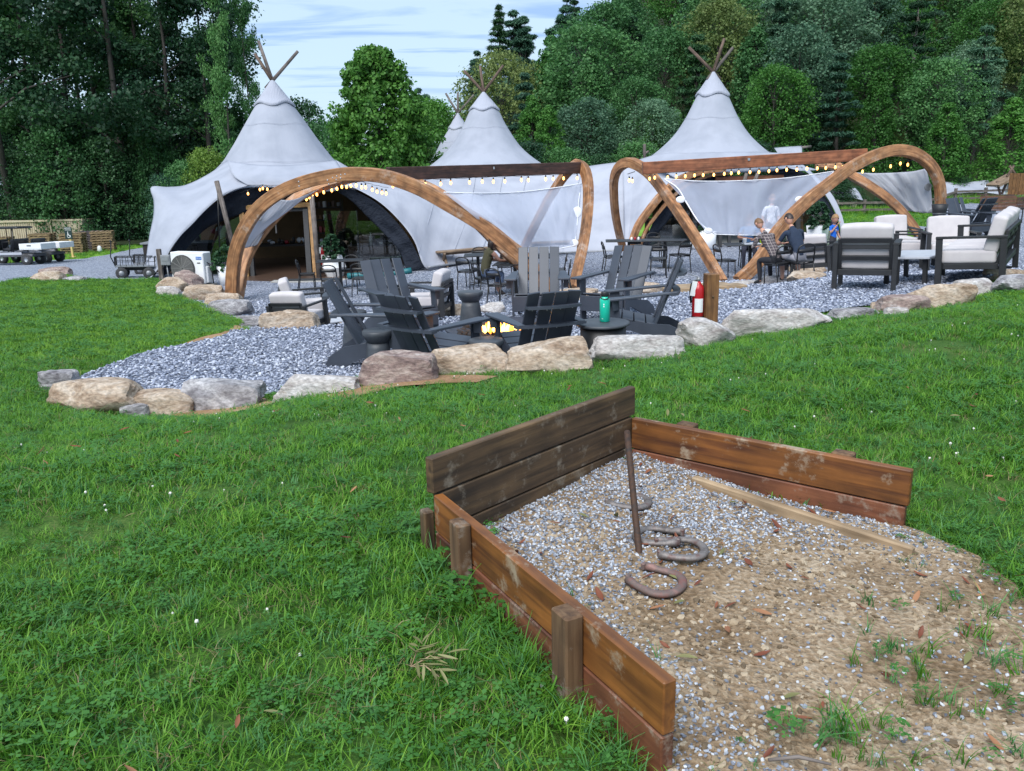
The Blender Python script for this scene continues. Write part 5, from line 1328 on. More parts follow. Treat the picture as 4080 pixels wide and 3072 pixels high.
fl = MB(); fl.prism([tuple(P(2470,1006,26.9).xy), tuple(P(3370,992,26.9).xy), tuple(P(3330,960,33).xy), tuple(P(2520,975,33).xy)], 'z', z4 - .2, z4 - .03); tadd(T4, inv4, fl, 'floor_deck', 'concrete')
pane(2620, 2835, 800, 985, 28.9, T4, inv4); pane(3000, 3180, 735, 970, 28.9, T4, inv4); pane(3195, 3320, 810, 958, 28.6, T4, inv4)
for x0, y0, x1, y1, w in ((2868,700,2868,985,.12),(2905,700,2905,985,.10),(2985,700,2985,975,.12),(3178,700,3178,960,.14),(2620,880,2625,985,.06),(2575,905,2580,985,.06)): upright(T4, inv4, 'mullion', x0, y0, x1, y1, 28.05, w, 'frame')
upright(T4, inv4, 'lintel', 2850, 715, 3120, 706, 28.0, .16, 'glulam_red')
for x0, x1 in ((2975, 2955), (3020, 2992)): mb = MB(); mb.tube([P(x0, 690, 27.4), P(x1, 760, 27.6)], .06, 8); tadd(T4, inv4, mb, 'support_pole', 'pole')
mb = MB(); mb.tube([P(3222,682,27.9), P(3300,900,27.6)], .07, 8); tadd(T4, inv4, mb, 'support_pole', 'polebrown')
tfab(T4, inv4, 'awning', [[(3085,590,31),(3130,586,31),(3196,582,31)], [(3100,612,30),(3150,618,30),(3196,620,30)]], 12, 6, 'sail', .01, .03, 26)
mb = MB(); mb.tube([P(3192,588,30.9), P(3231,584,31.0)], .045, 7); tadd(T4, inv4, mb, 'awning_pole', 'pole')
mb = MB(); mb.tube([P(2568,575,33), P(2568,632,33)], .06, 7); mb.tube([P(2584,602,33), P(2570,612,33)], .04, 6); tadd(T4, inv4, mb, 'stub_pole', 'pole')
mb = MB(); mb.box(P(3088, 622, 29.6), (.42, .3, .13), None, .03); tadd(T4, inv4, mb, 'rooftop_box', 'white')
# things inside the tents
def boxthing(name, label, cat, parts, group=None):
    """parts: (part name, centre px, py, depth, size, material)"""
    t = thing(name, label, cat, group); c0 = P(*parts[0][1:4]); t.location = c0
    for nm, x, y, d, s_, m in parts:
        mb = MB(); mb.box(P(x, y, d) - c0, s_, None, .008); mb.obj(nm, m, t)
    return t
ct = boxthing('counter', 'rusty steel faced shop counter seen through the tent glass', 'counter', [('front', 1486, 1040, 27.2, (1.5, .08, .95), 'counter'), ('top', 1486, 978, 27.4, (1.6, .6, .05), 'shelf')])
boxthing('cardboard_box', 'open brown cardboard box standing on the shop counter', 'box', [('carton', 1448, 958, 27.3, (.36, .3, .32), 'cardboard'), ('flap', 1432, 944, 27.1, (.2, .02, .06), 'cardboard')])
boxthing('cash_box', 'low dark box with labels on the counter end', 'box', [('case', 1525, 970, 27.3, (.42, .3, .2), 'shelf'), ('label', 1518, 968, 27.1, (.1, .01, .06), 'printwhite')])
mb = MB(); mb.lathe([(.0, 0), (.06, 0), (.065, .22), (.05, .3), (.02, .36), (.02, .42), (.05, .44), (0, .45)], 12)
o = mb.obj('spray_bottle', 'whiteplastic'); o.location = P(1480, 982, 27.2); tag(o, 'white pump bottle on the shop counter', 'bottle')
sh = thing('shelf_rack', 'dark rack of small goods on the tan tent wall', 'shelf'); sh.location = P(1320, 1060, 29.5)
mb = MB()
for k in range(5): mb.box((0, 0, .3 + .42 * k), (1.0, .35, .035))
for s_ in (-.5, .5): mb.box((s_, 0, 1.1), (.05, .35, 2.3))
mb.obj('rack_frame', 'shelf', sh)
r9 = random.Random(9)
for k in range(5):
    for i in range(6):
        mb = MB(); mb.box((-.4 + i * .16 + r9.uniform(-.02, .02), -.02, .3 + .42 * k + .02 + .09), (.1, .16, r9.uniform(.12, .24)), None, .01); mb.obj('goods', r9.choice(['cardboard', 'counter', 'grey', 'redd', 'white', 'shelf']), sh)
gd = thing('display_table', 'low table heaped with merchandise inside the dark doorway', 'table'); gd.location = P(1110, 1040, 29.0)
mb = MB(); mb.box((0, 0, .55), (2.4, .7, .06)); mb.obj('table_top', 'shelf', gd)
for sx in (-1.1, 1.1): mb = MB(); mb.box((sx, 0, .27), (.07, .6, .55)); mb.obj('leg', 'shelf', gd)
for i in range(26): mb = MB(); mb.ell((r9.uniform(-1.1, 1.1), r9.uniform(-.25, .25), .58 + r9.uniform(.04, .16)), (r9.uniform(.05, .11), .07, r9.uniform(.05, .1)), 7, 5); mb.obj('goods', r9.choice(['white', 'cardboard', 'grey', 'counter', 'shelf', 'redd']), gd)
ds = thing('store_counter', 'display counter with dark goods behind the tent window', 'counter'); ds.location = P(755, 1090, 28.0)
mb = MB(); mb.box((0, 0, .5), (2.6, .6, 1.0), None, .02); mb.obj('body', 'shelf', ds)
mb = MB(); mb.box((0, -.02, 1.03), (2.7, .66, .05)); mb.obj('top', 'grey', ds)
for i in range(9): mb = MB(); mb.ell((r9.uniform(-1, 1.1), r9.uniform(-.15, .15), 1.06 + r9.uniform(.05, .3)), (r9.uniform(.08, .17), .1, r9.uniform(.08, .2)), 7, 5); mb.obj('goods', r9.choice(['white', 'cardboard', 'redd', 'shelf', 'shelf']), ds)
for x, y, wd in ((2650, 900, 1.6), (3090, 905, 1.6)):
    t = thing('indoor_table', 'dark table indoors behind the %s' % ('low glass triangle of the tent' if x < 2800 else 'mesh screen and glazing'), 'table'); t.location = P(x, y + 60, 29.5)
    mb = MB(); mb.box((0, 0, .74), (wd, .8, .05)); mb.obj('table_top', 'counter', t)
    for sx in (-.4, .4): mb = MB(); mb.box((sx * wd, 0, .37), (.07, .5, .72)); mb.obj('leg', 'frame', t)

# ---------------------------------------------------------------- adirondack chairs
def adirondack(label, group='charcoal adirondack chairs'):
    t = thing('adirondack_chair', label, 'chair', group)
    tilt = R(27); bx = Matrix.Rotation(tilt, 3, 'X')         # leaning back
    for i in range(4):                                       # back slats, gently dished
        u = i - 1.5; mb = MB(); yaw = Matrix.Rotation(-u * R(5.5), 3, 'Z')
        c = Vector((u * .137, -.24 + .012 * u * u, .53)); mb.box((0, 0, 0), (.127, .02, .78), None, .004)
        o = mb.obj('back_slat', 'hdpe', t); o.matrix_local = Matrix.LocRotScale(c, (bx @ yaw).to_quaternion(), (1, 1, 1))
    def arcrail(z, y, hw, dp, name):
        mb = MB(); pl = []
        for k in range(9):
            x = -hw + 2 * hw * k / 8; pl.append((x, y - .0 + .045 * (x / hw) ** 2))
        pr = pl + [(x, yy - dp) for x, yy in pl[::-1]]
        mb.prism(pr, 'z', z - .012, z + .012); mb.obj(name, 'hdpe', t)
    arcrail(.735, -.385, .27, .07, 'back_rail'); arcrail(.548, -.295, .36, .075, 'back_rail')
    mb = MB()
    for u in (-1.5, -.5, .5, 1.5): mb.ell((u * .137, -.285 + .02 * u * u, .515), (.008, .008, .008), 6, 4); mb.ell((u * .137, -.375 + .015 * u * u, .705), (.008, .008, .008), 6, 4)
    mb.obj('bolt', 'steel', t)
    for k in range(4):                                       # seat slats, falling to the back
        y = .34 - .125 * k; mb = MB(); mb.box((0, 0, 0), (.56, .117, .02), None, .004)
        o = mb.obj('seat_slat', 'hdpe', t); o.matrix_local = Matrix.LocRotScale((0, y, .355 - .038 * k), Matrix.Rotation(R(17), 3, 'X').to_quaternion(), (1, 1, 1))
    for sx in (-.275, .275):
        mb = MB(); mb.prism([(.41, .35), (.41, .22), (.20, .20), (-.12, .06), (-.30, -.03), (-.46, -.03), (-.38, .12), (-.22, .22), (.02, .26)], 'x', sx - .011, sx + .011); mb.obj('side_rail', 'hdpe', t)
    for sx in (-.31, .31):
        mb = MB(); mb.prism([(.30, -.03), (.42, -.03), (.40, .545), (.29, .545)], 'x', sx - .011, sx + .011); mb.obj('leg', 'hdpe', t)
        a = 1 if sx > 0 else -1
        mb = MB(); mb.prism([(a * .26, .47), (a * .405, .47), (a * .41, .40), (a * .345, -.33), (a * .27, -.33), (a * .255, .38)], 'z', .548, .572)
        bev(mb.obj('armrest', 'hdpe', t), .005)
        mb = MB(); mb.prism([(a * .325, .36), (a * .39, .36), (a * .33, .30)], 'z', .44, .546); mb.obj('arm_bracket', 'hdpe', t)
    mb = MB(); mb.box((0, .432, .255), (.60, .02, .19), None, .004); mb.obj('front_apron', 'hdpe', t)
    return t
AD = adirondack('dark adirondack chair seen side on at the gravel side of the fire, facing right')
put(AD, 1482, 1440, -94, .8, (0, 0), 1.0, surf='up')
def ad(label, px, py, yaw, s=1.0, tl=.8):
    return put(dup(AD, label), px, py, yaw, tl, (0, 0), s, surf='up')
ad('dark adirondack chair with its back turned, between the short stool and round stool', 1712, 1508, -38)
ad('dark adirondack chair with its back turned, between the round stool and drum table', 2150, 1490, 20)
ad('adirondack chair seen side on beyond the teal bottle, facing left', 2590, 1362, 82)
ad('adirondack chair with tall blue grey back tilted left, behind the turned back chair', 1590, 1337, -147, 1.03)
ad('adirondack chair facing straight out with blue grey back, behind the fire', 2148, 1266, 176, 1.03)
ad('adirondack chair with blue grey back tilted right, beside the tan boulders', 2468, 1270, 143, 1.03)
ad('far adirondack chair standing behind the cushioned loveseat', 3840, 945, -158, 1.05)
ad('adirondack chair turned away behind the other far one, dark back in shade', 3865, 936, 25, 1.05)
ad('adirondack chair at the picture edge beyond the small round far table', 4090, 948, 95, 1.05)

# ---------------------------------------------------------------- stools, drum table, bottle, fire bowl
def stool(label):
    t = thing('side_stool', label, 'side table', 'waisted charcoal side stools')
    mb = MB(); mb.lathe([(0, .46), (.172, .46), (.18, .452), (.18, .41), (.176, .402), (.125, .315), (0, .315)], 36); mb.obj('top', 'hdpe2', t)
    mb = MB(); mb.lathe([(0, .315), (.124, .315), (.135, .25), (.162, .05), (.166, -.02), (0, -.02)], 36); mb.obj('pedestal', 'hdpe2', t)
    return t
S0 = stool('waisted charcoal stool standing in the gravel behind the boulder, near the side-on chair')
put(S0, 1512, 1466, 0, .5, scale=.87, surf='up')
put(dup(S0, 'waisted stool half hidden behind the armrest of the side-on chair'), 1415, 1374, 0, .5, scale=.87, surf='up')
put(dup(S0, 'round topped stool between the two turned back chairs'), 1942, 1524, 0, .5, scale=.92, surf='up')
put(dup(S0, 'waisted stool standing by itself behind the fire bowl'), 1878, 1288, 0, .5, scale=.92, surf='up')
put(dup(S0, 'small round table beside the far adirondack chairs'), 3995, 950, 0, .5, scale=1.3, surf='up')
dt = thing('drum_table', 'black drum side table carrying the teal bottle', 'side table')
mb = MB(); mb.lathe([(0, .50), (.252, .50), (.262, .494), (.262, .476), (.25, .47), (0, .47)], 40); mb.obj('top', 'hdpe2', dt)
mb = MB(); mb.lathe([(0, .47), (.225, .47), (.225, -.03), (0, -.03)], 40); mb.obj('drum', 'black', dt)
put(dt, 2405, 1480, 0, .3, surf='up')
bp_ = dt.matrix_world @ Vector((.02, .02, .50))
bt = thing('water_bottle', 'teal insulated bottle with black cap on the drum table', 'bottle'); bt.location = bp_
mb = MB(); mb.lathe([(0, .001), (.036, .001), (.042, .006), (.0425, .175), (.040, .192), (.030, .207), (.027, .212), (0, .212)], 28); mb.obj('flask', 'teal', bt)
mb = MB(); mb.lathe([(0, .212), (.030, .212), (.0315, .218), (.0315, .245), (.028, .252), (0, .253)], 24); mb.obj('cap', 'black', bt)
mb = MB(); mb.tube([(-.030, 0, .232), (-.036, -.008, .215), (-.030, -.022, .196), (-.008, -.043, .192), (.02, -.038, .196), (.034, -.012, .212), (.030, 0, .232)], .005, 6); mb.obj('strap_loop', 'black', bt)
mb = MB()
for z0, hh in ((.150, .012), (.132, .010)): mb.box((-.012, -.0415, z0), (.008, .002, hh), Matrix.Rotation(R(-16), 3, 'Z'))
mb.box((-.024, -.0365, .03), (.012, .002, .003), Matrix.Rotation(R(-33), 3, 'Z')); mb.obj('logo', 'printwhite', bt)
bt.scale = (1.18,) * 3

fb = thing('fire_bowl', 'wide dark steel gas fire bowl with lava rock, lit', 'fire pit')
put(fb, 2003, 1408, 0, .3, scale=.93, surf='up')
mb = MB(); mb.lathe([(.16, -.03), (.22, .03), (.48, .16), (.66, .29), (.675, .32), (.655, .325), (.62, .295), (.40, .23), (0, .215)], 48); mb.obj('bowl', 'firesteel', fb)
rk = MB(); r9 = random.Random(4)
for i in range(150):
    a = r9.uniform(0, 6.28); q = .56 * math.sqrt(r9.random()); s_ = r9.uniform(.028, .055)
    base = len(rk.v); rk.ell((q * math.cos(a), q * math.sin(a), .245 + r9.uniform(0, .035)), (s_, s_ * r9.uniform(.7, 1), s_ * .8), 6, 4)
o = rk.obj('lava_rock', 'charcoalrock', fb); o['kind'] = 'stuff'
def flame(p, h, w, m, seed):
    r8 = random.Random(seed); mb = MB(); n = 8; vs = []; gc = []
    prof = [(0.25, 0), (.75, .16), (1, .34), (.72, .55), (.42, .75), (.16, .92), (0.01, 1)]
    ox = 0
    for k, (q, z) in enumerate(prof):
        ox += r8.uniform(-.12, .12) * w * (k > 1)
        for j in range(n): a = 2 * math.pi * j / n; vs.append(p + Vector((ox + q * w * math.cos(a) * (1 + .2 * r8.uniform(-1, 1)), q * w * .6 * math.sin(a), z * h)))
    fs = [(i * n + j, i * n + (j + 1) % n, (i + 1) * n + (j + 1) % n, (i + 1) * n + j) for i in range(len(prof) - 1) for j in range(n)]
    mb.add(vs, fs, None, True); return mb.obj('flame', m, fb)
r8 = random.Random(6)
for i in range(22):
    x = -.17 + .42 * (i + r8.random()) / 22 - .1; p = Vector((x, r8.uniform(-.22, .05), .27)); h = r8.uniform(.07, .17) * (1.25 if 8 < i < 19 else .8)
    flame(p, h, r8.uniform(.016, .03), 'flame' if i % 3 == 1 else 'flamecore', i)
flame(Vector((.22, -.36, .27)), .12, .03, 'flame', 50); flame(Vector((.215, -.365, .27)), .08, .02, 'flamecore', 51); flame(Vector((.34, -.1, .27)), .04, .03, 'flame', 52)
fl_ = bpy.data.lights.new('fire_glow', 'POINT'); fl_.energy = 5; fl_.color = (1, .45, .12); fl_.shadow_soft_size = .15
fo = bpy.data.objects.new('fire_glow', fl_); COL.objects.link(fo); fo.parent = fb; fo.location = (-.05, -.05, .42)

# ---------------------------------------------------------------- cafe chairs and tables
def bistro_chair(label):
    t = thing('cafe_chair', label, 'chair', 'black tubular cafe chairs')
    mb = MB(); mb.box((0, .0, .455), (.40, .40, .022), None, .01); mb.obj('seat', 'black', t)
    for sx in (-.175, .175):
        mb = MB(); mb.tube([(sx, .17, .45), (sx * 1.06, .19, .0)], [.015, .012], 8); mb.obj('leg', 'black', t)
        mb = MB(); mb.tube([(sx, -.17, .46), (sx * 1.08, -.25, -.01)], [.015, .012], 8); mb.obj('leg', 'black', t)
    hp = [(-.185, -.17, .45), (-.188, -.20, .62), (-.183, -.225, .72)]
    for k in range(9): a = math.pi * (1 - k / 8); hp.append((.18 * math.cos(a), -.232 - .02 * math.sin(a), .73 + .085 * math.sin(a)))
    hp += [(.183, -.225, .72), (.188, -.20, .62), (.185, -.17, .45)]
    mb = MB(); mb.tube(hp, .0155, 8); mb.obj('back_hoop', 'black', t)
    pl = [(.178 * math.cos(a), -.205 - .045 * math.sin(a)) for a in np.linspace(0, math.pi, 9)]
    vs = [(x, y, z) for z in (.645, .715) for x, y in pl]; fs = [(i, i + 1, 10 + i, 9 + i) for i in range(8)]
    mb = MB(); mb.add(vs, fs, None, True); o = mb.obj('back_band', 'black', t); so = o.modifiers.new('thickness', 'SOLIDIFY'); so.thickness = .012
    mb = MB(); mb.tube([(-.18, -.18, .425), (-.18, .17, .425), (.18, .17, .425), (.18, -.18, .425), (-.18, -.18, .425)], .012, 6, False); mb.obj('seat_ring', 'black', t)
    return t
BC = bistro_chair('black cafe chair with back hoop turned away, left of the planter table')
put(BC, 1322, 1188, 0, .6, scale=1.0, surf='low')
def bc(label, px, py, yaw, s=1.0): return put(dup(BC, label), px, py, yaw, .6, (0, 0), s, surf='low')
bc('black cafe chair seen edge on before the tent doorway', 1228, 1160, -82)
bc('black cafe chair on the planter side of the table by the tent', 1395, 1142, 170)
bc('black cafe chair partly hidden by the blue grey chair back', 1445, 1180, -8)
bc('black cafe chair nearest the timber bench by the tent wall', 1868, 1150, -30)
bc('black cafe chair just behind the small table near the bench', 1912, 1112, 175)
bc('black cafe chair beyond the woman, between her and the arch', 2022, 1128, 165)
WCH = bc('black cafe chair the woman in green sits on', 1935, 1182, -62)
bc('empty black cafe chair beside the woman in green', 1995, 1215, -40)
bc('black cafe chair behind the facing adirondack, farther of two', 2225, 1150, 85)
bc('black cafe chair behind the facing adirondack, nearer of two', 2238, 1182, 85)
bc('black cafe chair at the wall end of the long dark table', 2440, 1092, -88)
bc('black cafe chair turned away, half hidden by the blue grey back', 2545, 1105, -12)
bc('black cafe chair turned away at the middle of the long table', 2622, 1104, -8)
bc('black cafe chair angled at the glass end of the long table', 2705, 1086, 28)
bc('black cafe chair on the far side of the long table', 2605, 1048, 178)
bc('empty black cafe chair beside the slanting arch foot', 2885, 1112, -78)
MC1 = bc('black cafe chair under the man in the plaid shirt', 3098, 1136, 22)
MC2 = bc('black cafe chair under the man in the navy shirt', 3190, 1130, 12)
WC2 = bc('black cafe chair under the woman in the blue blouse', 2975, 1066, 172)

def cafe_table(label, w, l):
    t = thing('cafe_table', label, 'table', 'black pedestal cafe tables')
    mb = MB(); mb.box((0, 0, .735), (w, l, .022), None, .008); mb.obj('table_top', 'frame', t)
    mb = MB(); mb.box((0, 0, .37), (.075, .075, .71)); mb.obj('column', 'black', t)
    for a in (45, 135): mb = MB(); mb.box((0, 0, .012 + .001 * (a > 90)), (.62, .06, .02), Matrix.Rotation(R(a), 3, 'Z')); mb.obj('foot', 'black', t)
    return t
def ctab(label, px, py, yaw, w, l): return put(cafe_table(label, w, l), px, py, yaw, .5, surf='low')
ctab('dark cafe table before the tent doorway planter', 1362, 1150, 8, 1.2, .75)
ctab('light edged cafe table between bench and woman', 1910, 1130, 0, .7, .7)
WT = ctab('cafe table the woman in green leans on', 2058, 1172, -12, .95, .7)
ctab('long dark cafe table near the glass triangle, wall half', 2505, 1072, -6, 1.2, .75)
ctab('long dark cafe table near the glass triangle, arch half', 2645, 1070, -6, 1.15, .75)
MT = ctab('dark cafe table shared by the woman in blue and two men', 2985, 1092, -4, 1.25, .8)
def on(tab, x, y, z=.746): return tab.matrix_world @ Vector((x, y, z))
mb = MB(); mb.lathe([(0, 0), (.030, 0), (.042, .11), (.044, .112), (.038, .108), (0, .012)], 16); o = mb.obj('paper_cup', 'whiteplastic'); o.location = on(MT, -.18, -.18); o.scale = (1.25,) * 3; tag(o, 'white paper cup on the tray', 'cup')
mb = MB(); mb.box((0, 0, .012), (.42, .3, .02), None, .006); mb.box((.06, .02, .03), (.2, .14, .02), None, .008); o = mb.obj('serving_tray', ['table', 'whiteplastic']); o.location = on(MT, .0, -.16); tag(o, 'serving tray with napkins on the occupied table', 'tray')
mb = MB(); mb.lathe([(0, 0), (.026, 0), (.033, .008), (.033, .112), (.026, .122), (0, .122)], 16); o = mb.obj('drink_can', mat('lime_can', (.42, .62, .02), .35)); o.location = on(MT, .28, .05); o.scale = (1.3,) * 3; tag(o, 'lime yellow drink can before the woman in blue', 'can')
ca = thing('condiment_caddy', 'dark condiment caddy on the wall end of the long table', 'caddy'); ca.location = P(2530, 972, depth_of(G(2505, 1072)) - .1)
mb = MB(); mb.box((0, 0, .05), (.3, .16, .1), None, .005); mb.obj('rack', 'frame', ca)
for i, m_ in enumerate(('white', 'redd', 'white')): mb = MB(); mb.lathe([(0, .06), (.03, .06), (.03, .15), (.012, .18), (0, .18)], 8, (-.09 + .09 * i, 0, 0)); mb.obj('bottle', m_, ca)
mb = MB(); mb.box((0, 0, .008), (.3, .22, .014), None, .003); mb.box((0, .12, .1), (.3, .012, .2), Matrix.Rotation(R(-18), 3, 'X'), .003); o = mb.obj('laptop', 'grey'); o.matrix_world = Matrix.LocRotScale(on(WT, .05, -.05), Matrix.Rotation(R(-62), 3, 'Z').to_quaternion(), (1, 1, 1)); tag(o, 'open laptop before the woman in green', 'laptop')

# ---------------------------------------------------------------- cushioned lounge seats
def cushion(w, d, h, name, parent, loc, rot=None, m='cushion'):
    bm = bmesh.new(); bmesh.ops.create_cube(bm, size=1.0)
    for v in bm.verts: v.co = Vector((v.co.x * w, v.co.y * d, v.co.z * h))
    bmesh.ops.bevel(bm, geom=list(bm.edges), offset=min(w, d, h) * .24, segments=3, affect='EDGES', profile=.6)
    bmesh.ops.subdivide_edges(bm, edges=[e for e in bm.edges if e.calc_length() > .2], cuts=3, use_grid_fill=True)
    for v in bm.verts:
        q = Vector((v.co.x / w, v.co.y / d, v.co.z / h)); k = (1 - min(1, (2 * q.x) ** 2)) * (1 - min(1, (2 * q.y) ** 2)) * .05 + (1 - min(1, (2 * q.x) ** 2)) * (1 - min(1, (2 * q.z) ** 2)) * .03
        v.co.z += math.copysign(k * h * 1.4, q.z) if abs(q.z) > .3 else 0
        v.co.y += math.copysign(k * d * .9, q.y) if abs(q.y) > .3 and h > d else 0
        v.co += Vector((0, 0, .004)) * noise.noise(v.co * 9)
    for f in bm.faces: f.smooth = True
    me = bpy.data.meshes.new(name); bm.to_mesh(me); bm.free()
    o = link(name, me, m, parent); o.location = loc
    if rot is not None: o.rotation_euler = rot
    return o
def lounge(name, label, cat, w, seats, group):
    """low metal lounge seat facing +y, w wide inside the arms"""
    t = thing(name, label, cat, group); D_ = .78; hw = w / 2 + .03; fx = 'frame'
    for sx in (-hw, hw):
        mb = MB()
        mb.box((sx, D_ / 2 - .03, .30), (.06, .075, .60), None, .004); mb.box((sx, -D_ / 2 + .03, .30), (.06, .075, .60), None, .004)
        mb.box((sx, 0, .615), (.075, D_ + .02, .03), None, .004); mb.box((sx, 0, .006), (.06, D_ - .13, .03), None, .004)
        mb.obj('side_frame', fx, t)
    mb = MB()
    for y in (-D_ / 2 + .05, D_ / 2 - .05): mb.box((0, y, .245), (w, .05, .075), None, .004)
    for sx in (-w / 2 + .02, w / 2 - .02): mb.box((sx, 0, .245), (.04, D_ - .16, .072), None, .004)
    mb.box((0, 0, .272), (w - .08, D_ - .16, .012)); mb.obj('seat_frame', fx, t)
    tl = R(14); mr = Matrix.Rotation(tl, 3, 'X'); mb = MB(); yb = -D_ / 2 + .10
    def bb(x, z, sx, sz): 
        p = mr @ Vector((x, 0, z)); mb.box((p.x, p.y + yb, p.z + .27), (sx, .035, sz), mr, .004)
    for z in (.405, .17): bb(0, z, w * .94, .06)
    for x in [-w * .47, w * .47] + [(-w / 2 + w * k / seats) for k in range(1, seats)]: bb(x, .2, .05, .45)
    mb.box((0, -D_ / 2 + .03, .575), (w, .03, .05), None, .004)
    mb.obj('back_frame', fx, t)
    cw = w / seats
    for k in range(seats):
        x = -w / 2 + cw * (k + .5)
        cushion(cw - .015, D_ - .12, .17, 'seat_cushion', t, (x, .045, .365))
        p = mr @ Vector((0, .105, .30)); cushion(cw - .02, .17, .45, 'back_cushion', t, (x, p.y + yb, p.z + .27 + .05), (tl, 0, 0))
    return t
LC = lounge('lounge_armchair', 'cushioned armchair showing its slatted back beside the side-on adirondack', 'armchair', .66, 1, 'cushioned lounge armchairs')
put(LC, 1200, 1342, -18, .8, surf='low')
def lc(label, px, py, yaw, sf, s=1.08): return put(dup(LC, label), px, py, yaw, .7, (0, 0), s, surf=sf)
lc('cushioned armchair just behind the slatted back one, turned to the dining tables', 1218, 1298, -76, 'low')
lc('cushioned armchair behind the tilted adirondack, back cushion by the stool', 1706, 1276, 80, 'low')
lc('nearest cushioned armchair seen from behind on the upper gravel', 3448, 1148, -27, 'up', 1.1)
lc('cushioned armchair facing out beside the long sofa', 3775, 1075, 162, 'up', 1.16)
lc('cushioned armchair seen across the grey coffee table, low and far', 3560, 1030, 178, 'up', 1.05)
lc('cushioned armchair with slatted side, left of the facing one', 3640, 1052, 62, 'up', 1.05)
lc('cushioned armchair seen from behind next to the navy shirted man', 3236, 1104, -24, 'low')
lc('cushioned armchair tucked behind the one near the navy shirted man', 3222, 1074, -75, 'low')
SF = lounge('lounge_sofa', 'long cushioned sofa at the edge of the upper gravel', 'sofa', 2.0, 3, None)
put(SF, 3735, 1140, 56, .7, (-1.03, .36), 1.12, surf='up')
tb = thing('coffee_table', 'grey topped low coffee table between sofa and armchairs', 'table')
mb = MB(); mb.box((0, 0, .40), (1.25, .72, .035), None, .006); mb.obj('table_top', 'table', tb)
for sx in (-.5, .5):
    mb = MB(); mb.box((sx, .27, .19), (.08, .06, .385), None, .004); mb.box((sx, -.27, .19), (.08, .06, .385), None, .004); mb.box((sx, 0, .0), (.07, .48, .03), None, .004); mb.obj('leg', 'frame', tb)
put(tb, 3645, 1118, 50, .7, surf='up')
t2 = dup(tb, 'low white topped coffee table behind the side-on adirondack'); put(t2, 1440, 1332, 10, .7, scale=.8, surf='low')

# ---------------------------------------------------------------- benches
def bench(label, px, py, yaw, L_=1.9):
    t = thing('timber_bench', label, 'bench', 'rustic timber benches')
    mb = MB(); mb.box((0, 0, .45), (L_, .34, .06), None, .012); mb.obj('seat', 'bench', t)
    for sx in (-L_ / 2 + .22, L_ / 2 - .22):
        for s_ in (1, -1):
            mb = MB(); mb.bar((sx + s_ * .001, -.2 * s_, -.02), (sx + s_ * .04, .16 * s_, .42), .08, .07, up=(1, 0, 0), ch=.005); mb.obj('leg', 'bench', t)
    mb = MB(); mb.box((0, 0, .38), (L_ - .5, .07, .07), None, .005); mb.obj('stretcher', 'bench', t)
    return put(t, px, py, yaw, .7, surf='low')
bench('rustic bench on crossed legs against the tent wall', 1890, 1052, 22, 2.3)
bench('rustic bench seen below the hem of the sheer screen', 2215, 1022, 4, 1.9)

# ---------------------------------------------------------------- trees
def leaves(cent, rad, per, size, r, flat=.7, upb=.5, outc=None, droop=0.0, asp=1.0, tonefn=None):
    """leaf faces spread through clumps: cent (n,3), rad (n,), returns V,F,tone"""
    n = len(cent); N_ = n * per
    c = np.repeat(cent, per, 0); q = np.repeat(rad, per)
    d = r.normal(size=(N_, 3)); d /= np.linalg.norm(d, axis=1)[:, None]
    rr = r.uniform(.25, 1, N_) ** .6
    off = d * (q * rr)[:, None]; off[:, 2] *= flat
    p = c + off
    oc = outc if outc is not None else np.array([0, 0, 0.0])
    o = off / np.maximum(q[:, None], 1e-6)
    nr = o * .8 + r.normal(size=(N_, 3)) * .55; nr[:, 2] += upb
    nr /= np.linalg.norm(nr, axis=1)[:, None]
    t1 = np.cross(nr, r.normal(size=(N_, 3))); t1 /= np.maximum(np.linalg.norm(t1, axis=1)[:, None], 1e-6); t2 = np.cross(nr, t1)
    s_ = size * r.uniform(.55, 1.25, N_)
    a = t1 * (s_ * .5 * asp)[:, None]; b = t2 * (s_ * .42 / max(asp, .5))[:, None]
    k = nr * (s_ * .12)[:, None]
    V = np.stack([p - a, p - b + k, p + a, p + b + k], 1).reshape(-1, 3)
    F_ = np.arange(N_ * 4).reshape(-1, 4)
    ct = np.repeat(r.uniform(.1, .9, n), per)
    tn = np.clip(ct * .55 + r.uniform(0, .45, N_), 0, 1)
    return V, F_, np.repeat(tn, 4)
def limb(mb, a, b, r0, r1, r, bend=.12):
    a, b = Vector(a), Vector(b); L = (b - a).length
    m1 = a.lerp(b, .4) + Vector((r.normal(0, bend) * L * .5, r.normal(0, bend) * L * .5, L * .06)); m2 = a.lerp(b, .75) + Vector((r.normal(0, bend) * L * .3, r.normal(0, bend) * L * .3, L * .04))
    mb.tube([a, m1, m2, b], [r0, r0 * .75 + r1 * .25, r0 * .4 + r1 * .6, r1], 5, False)
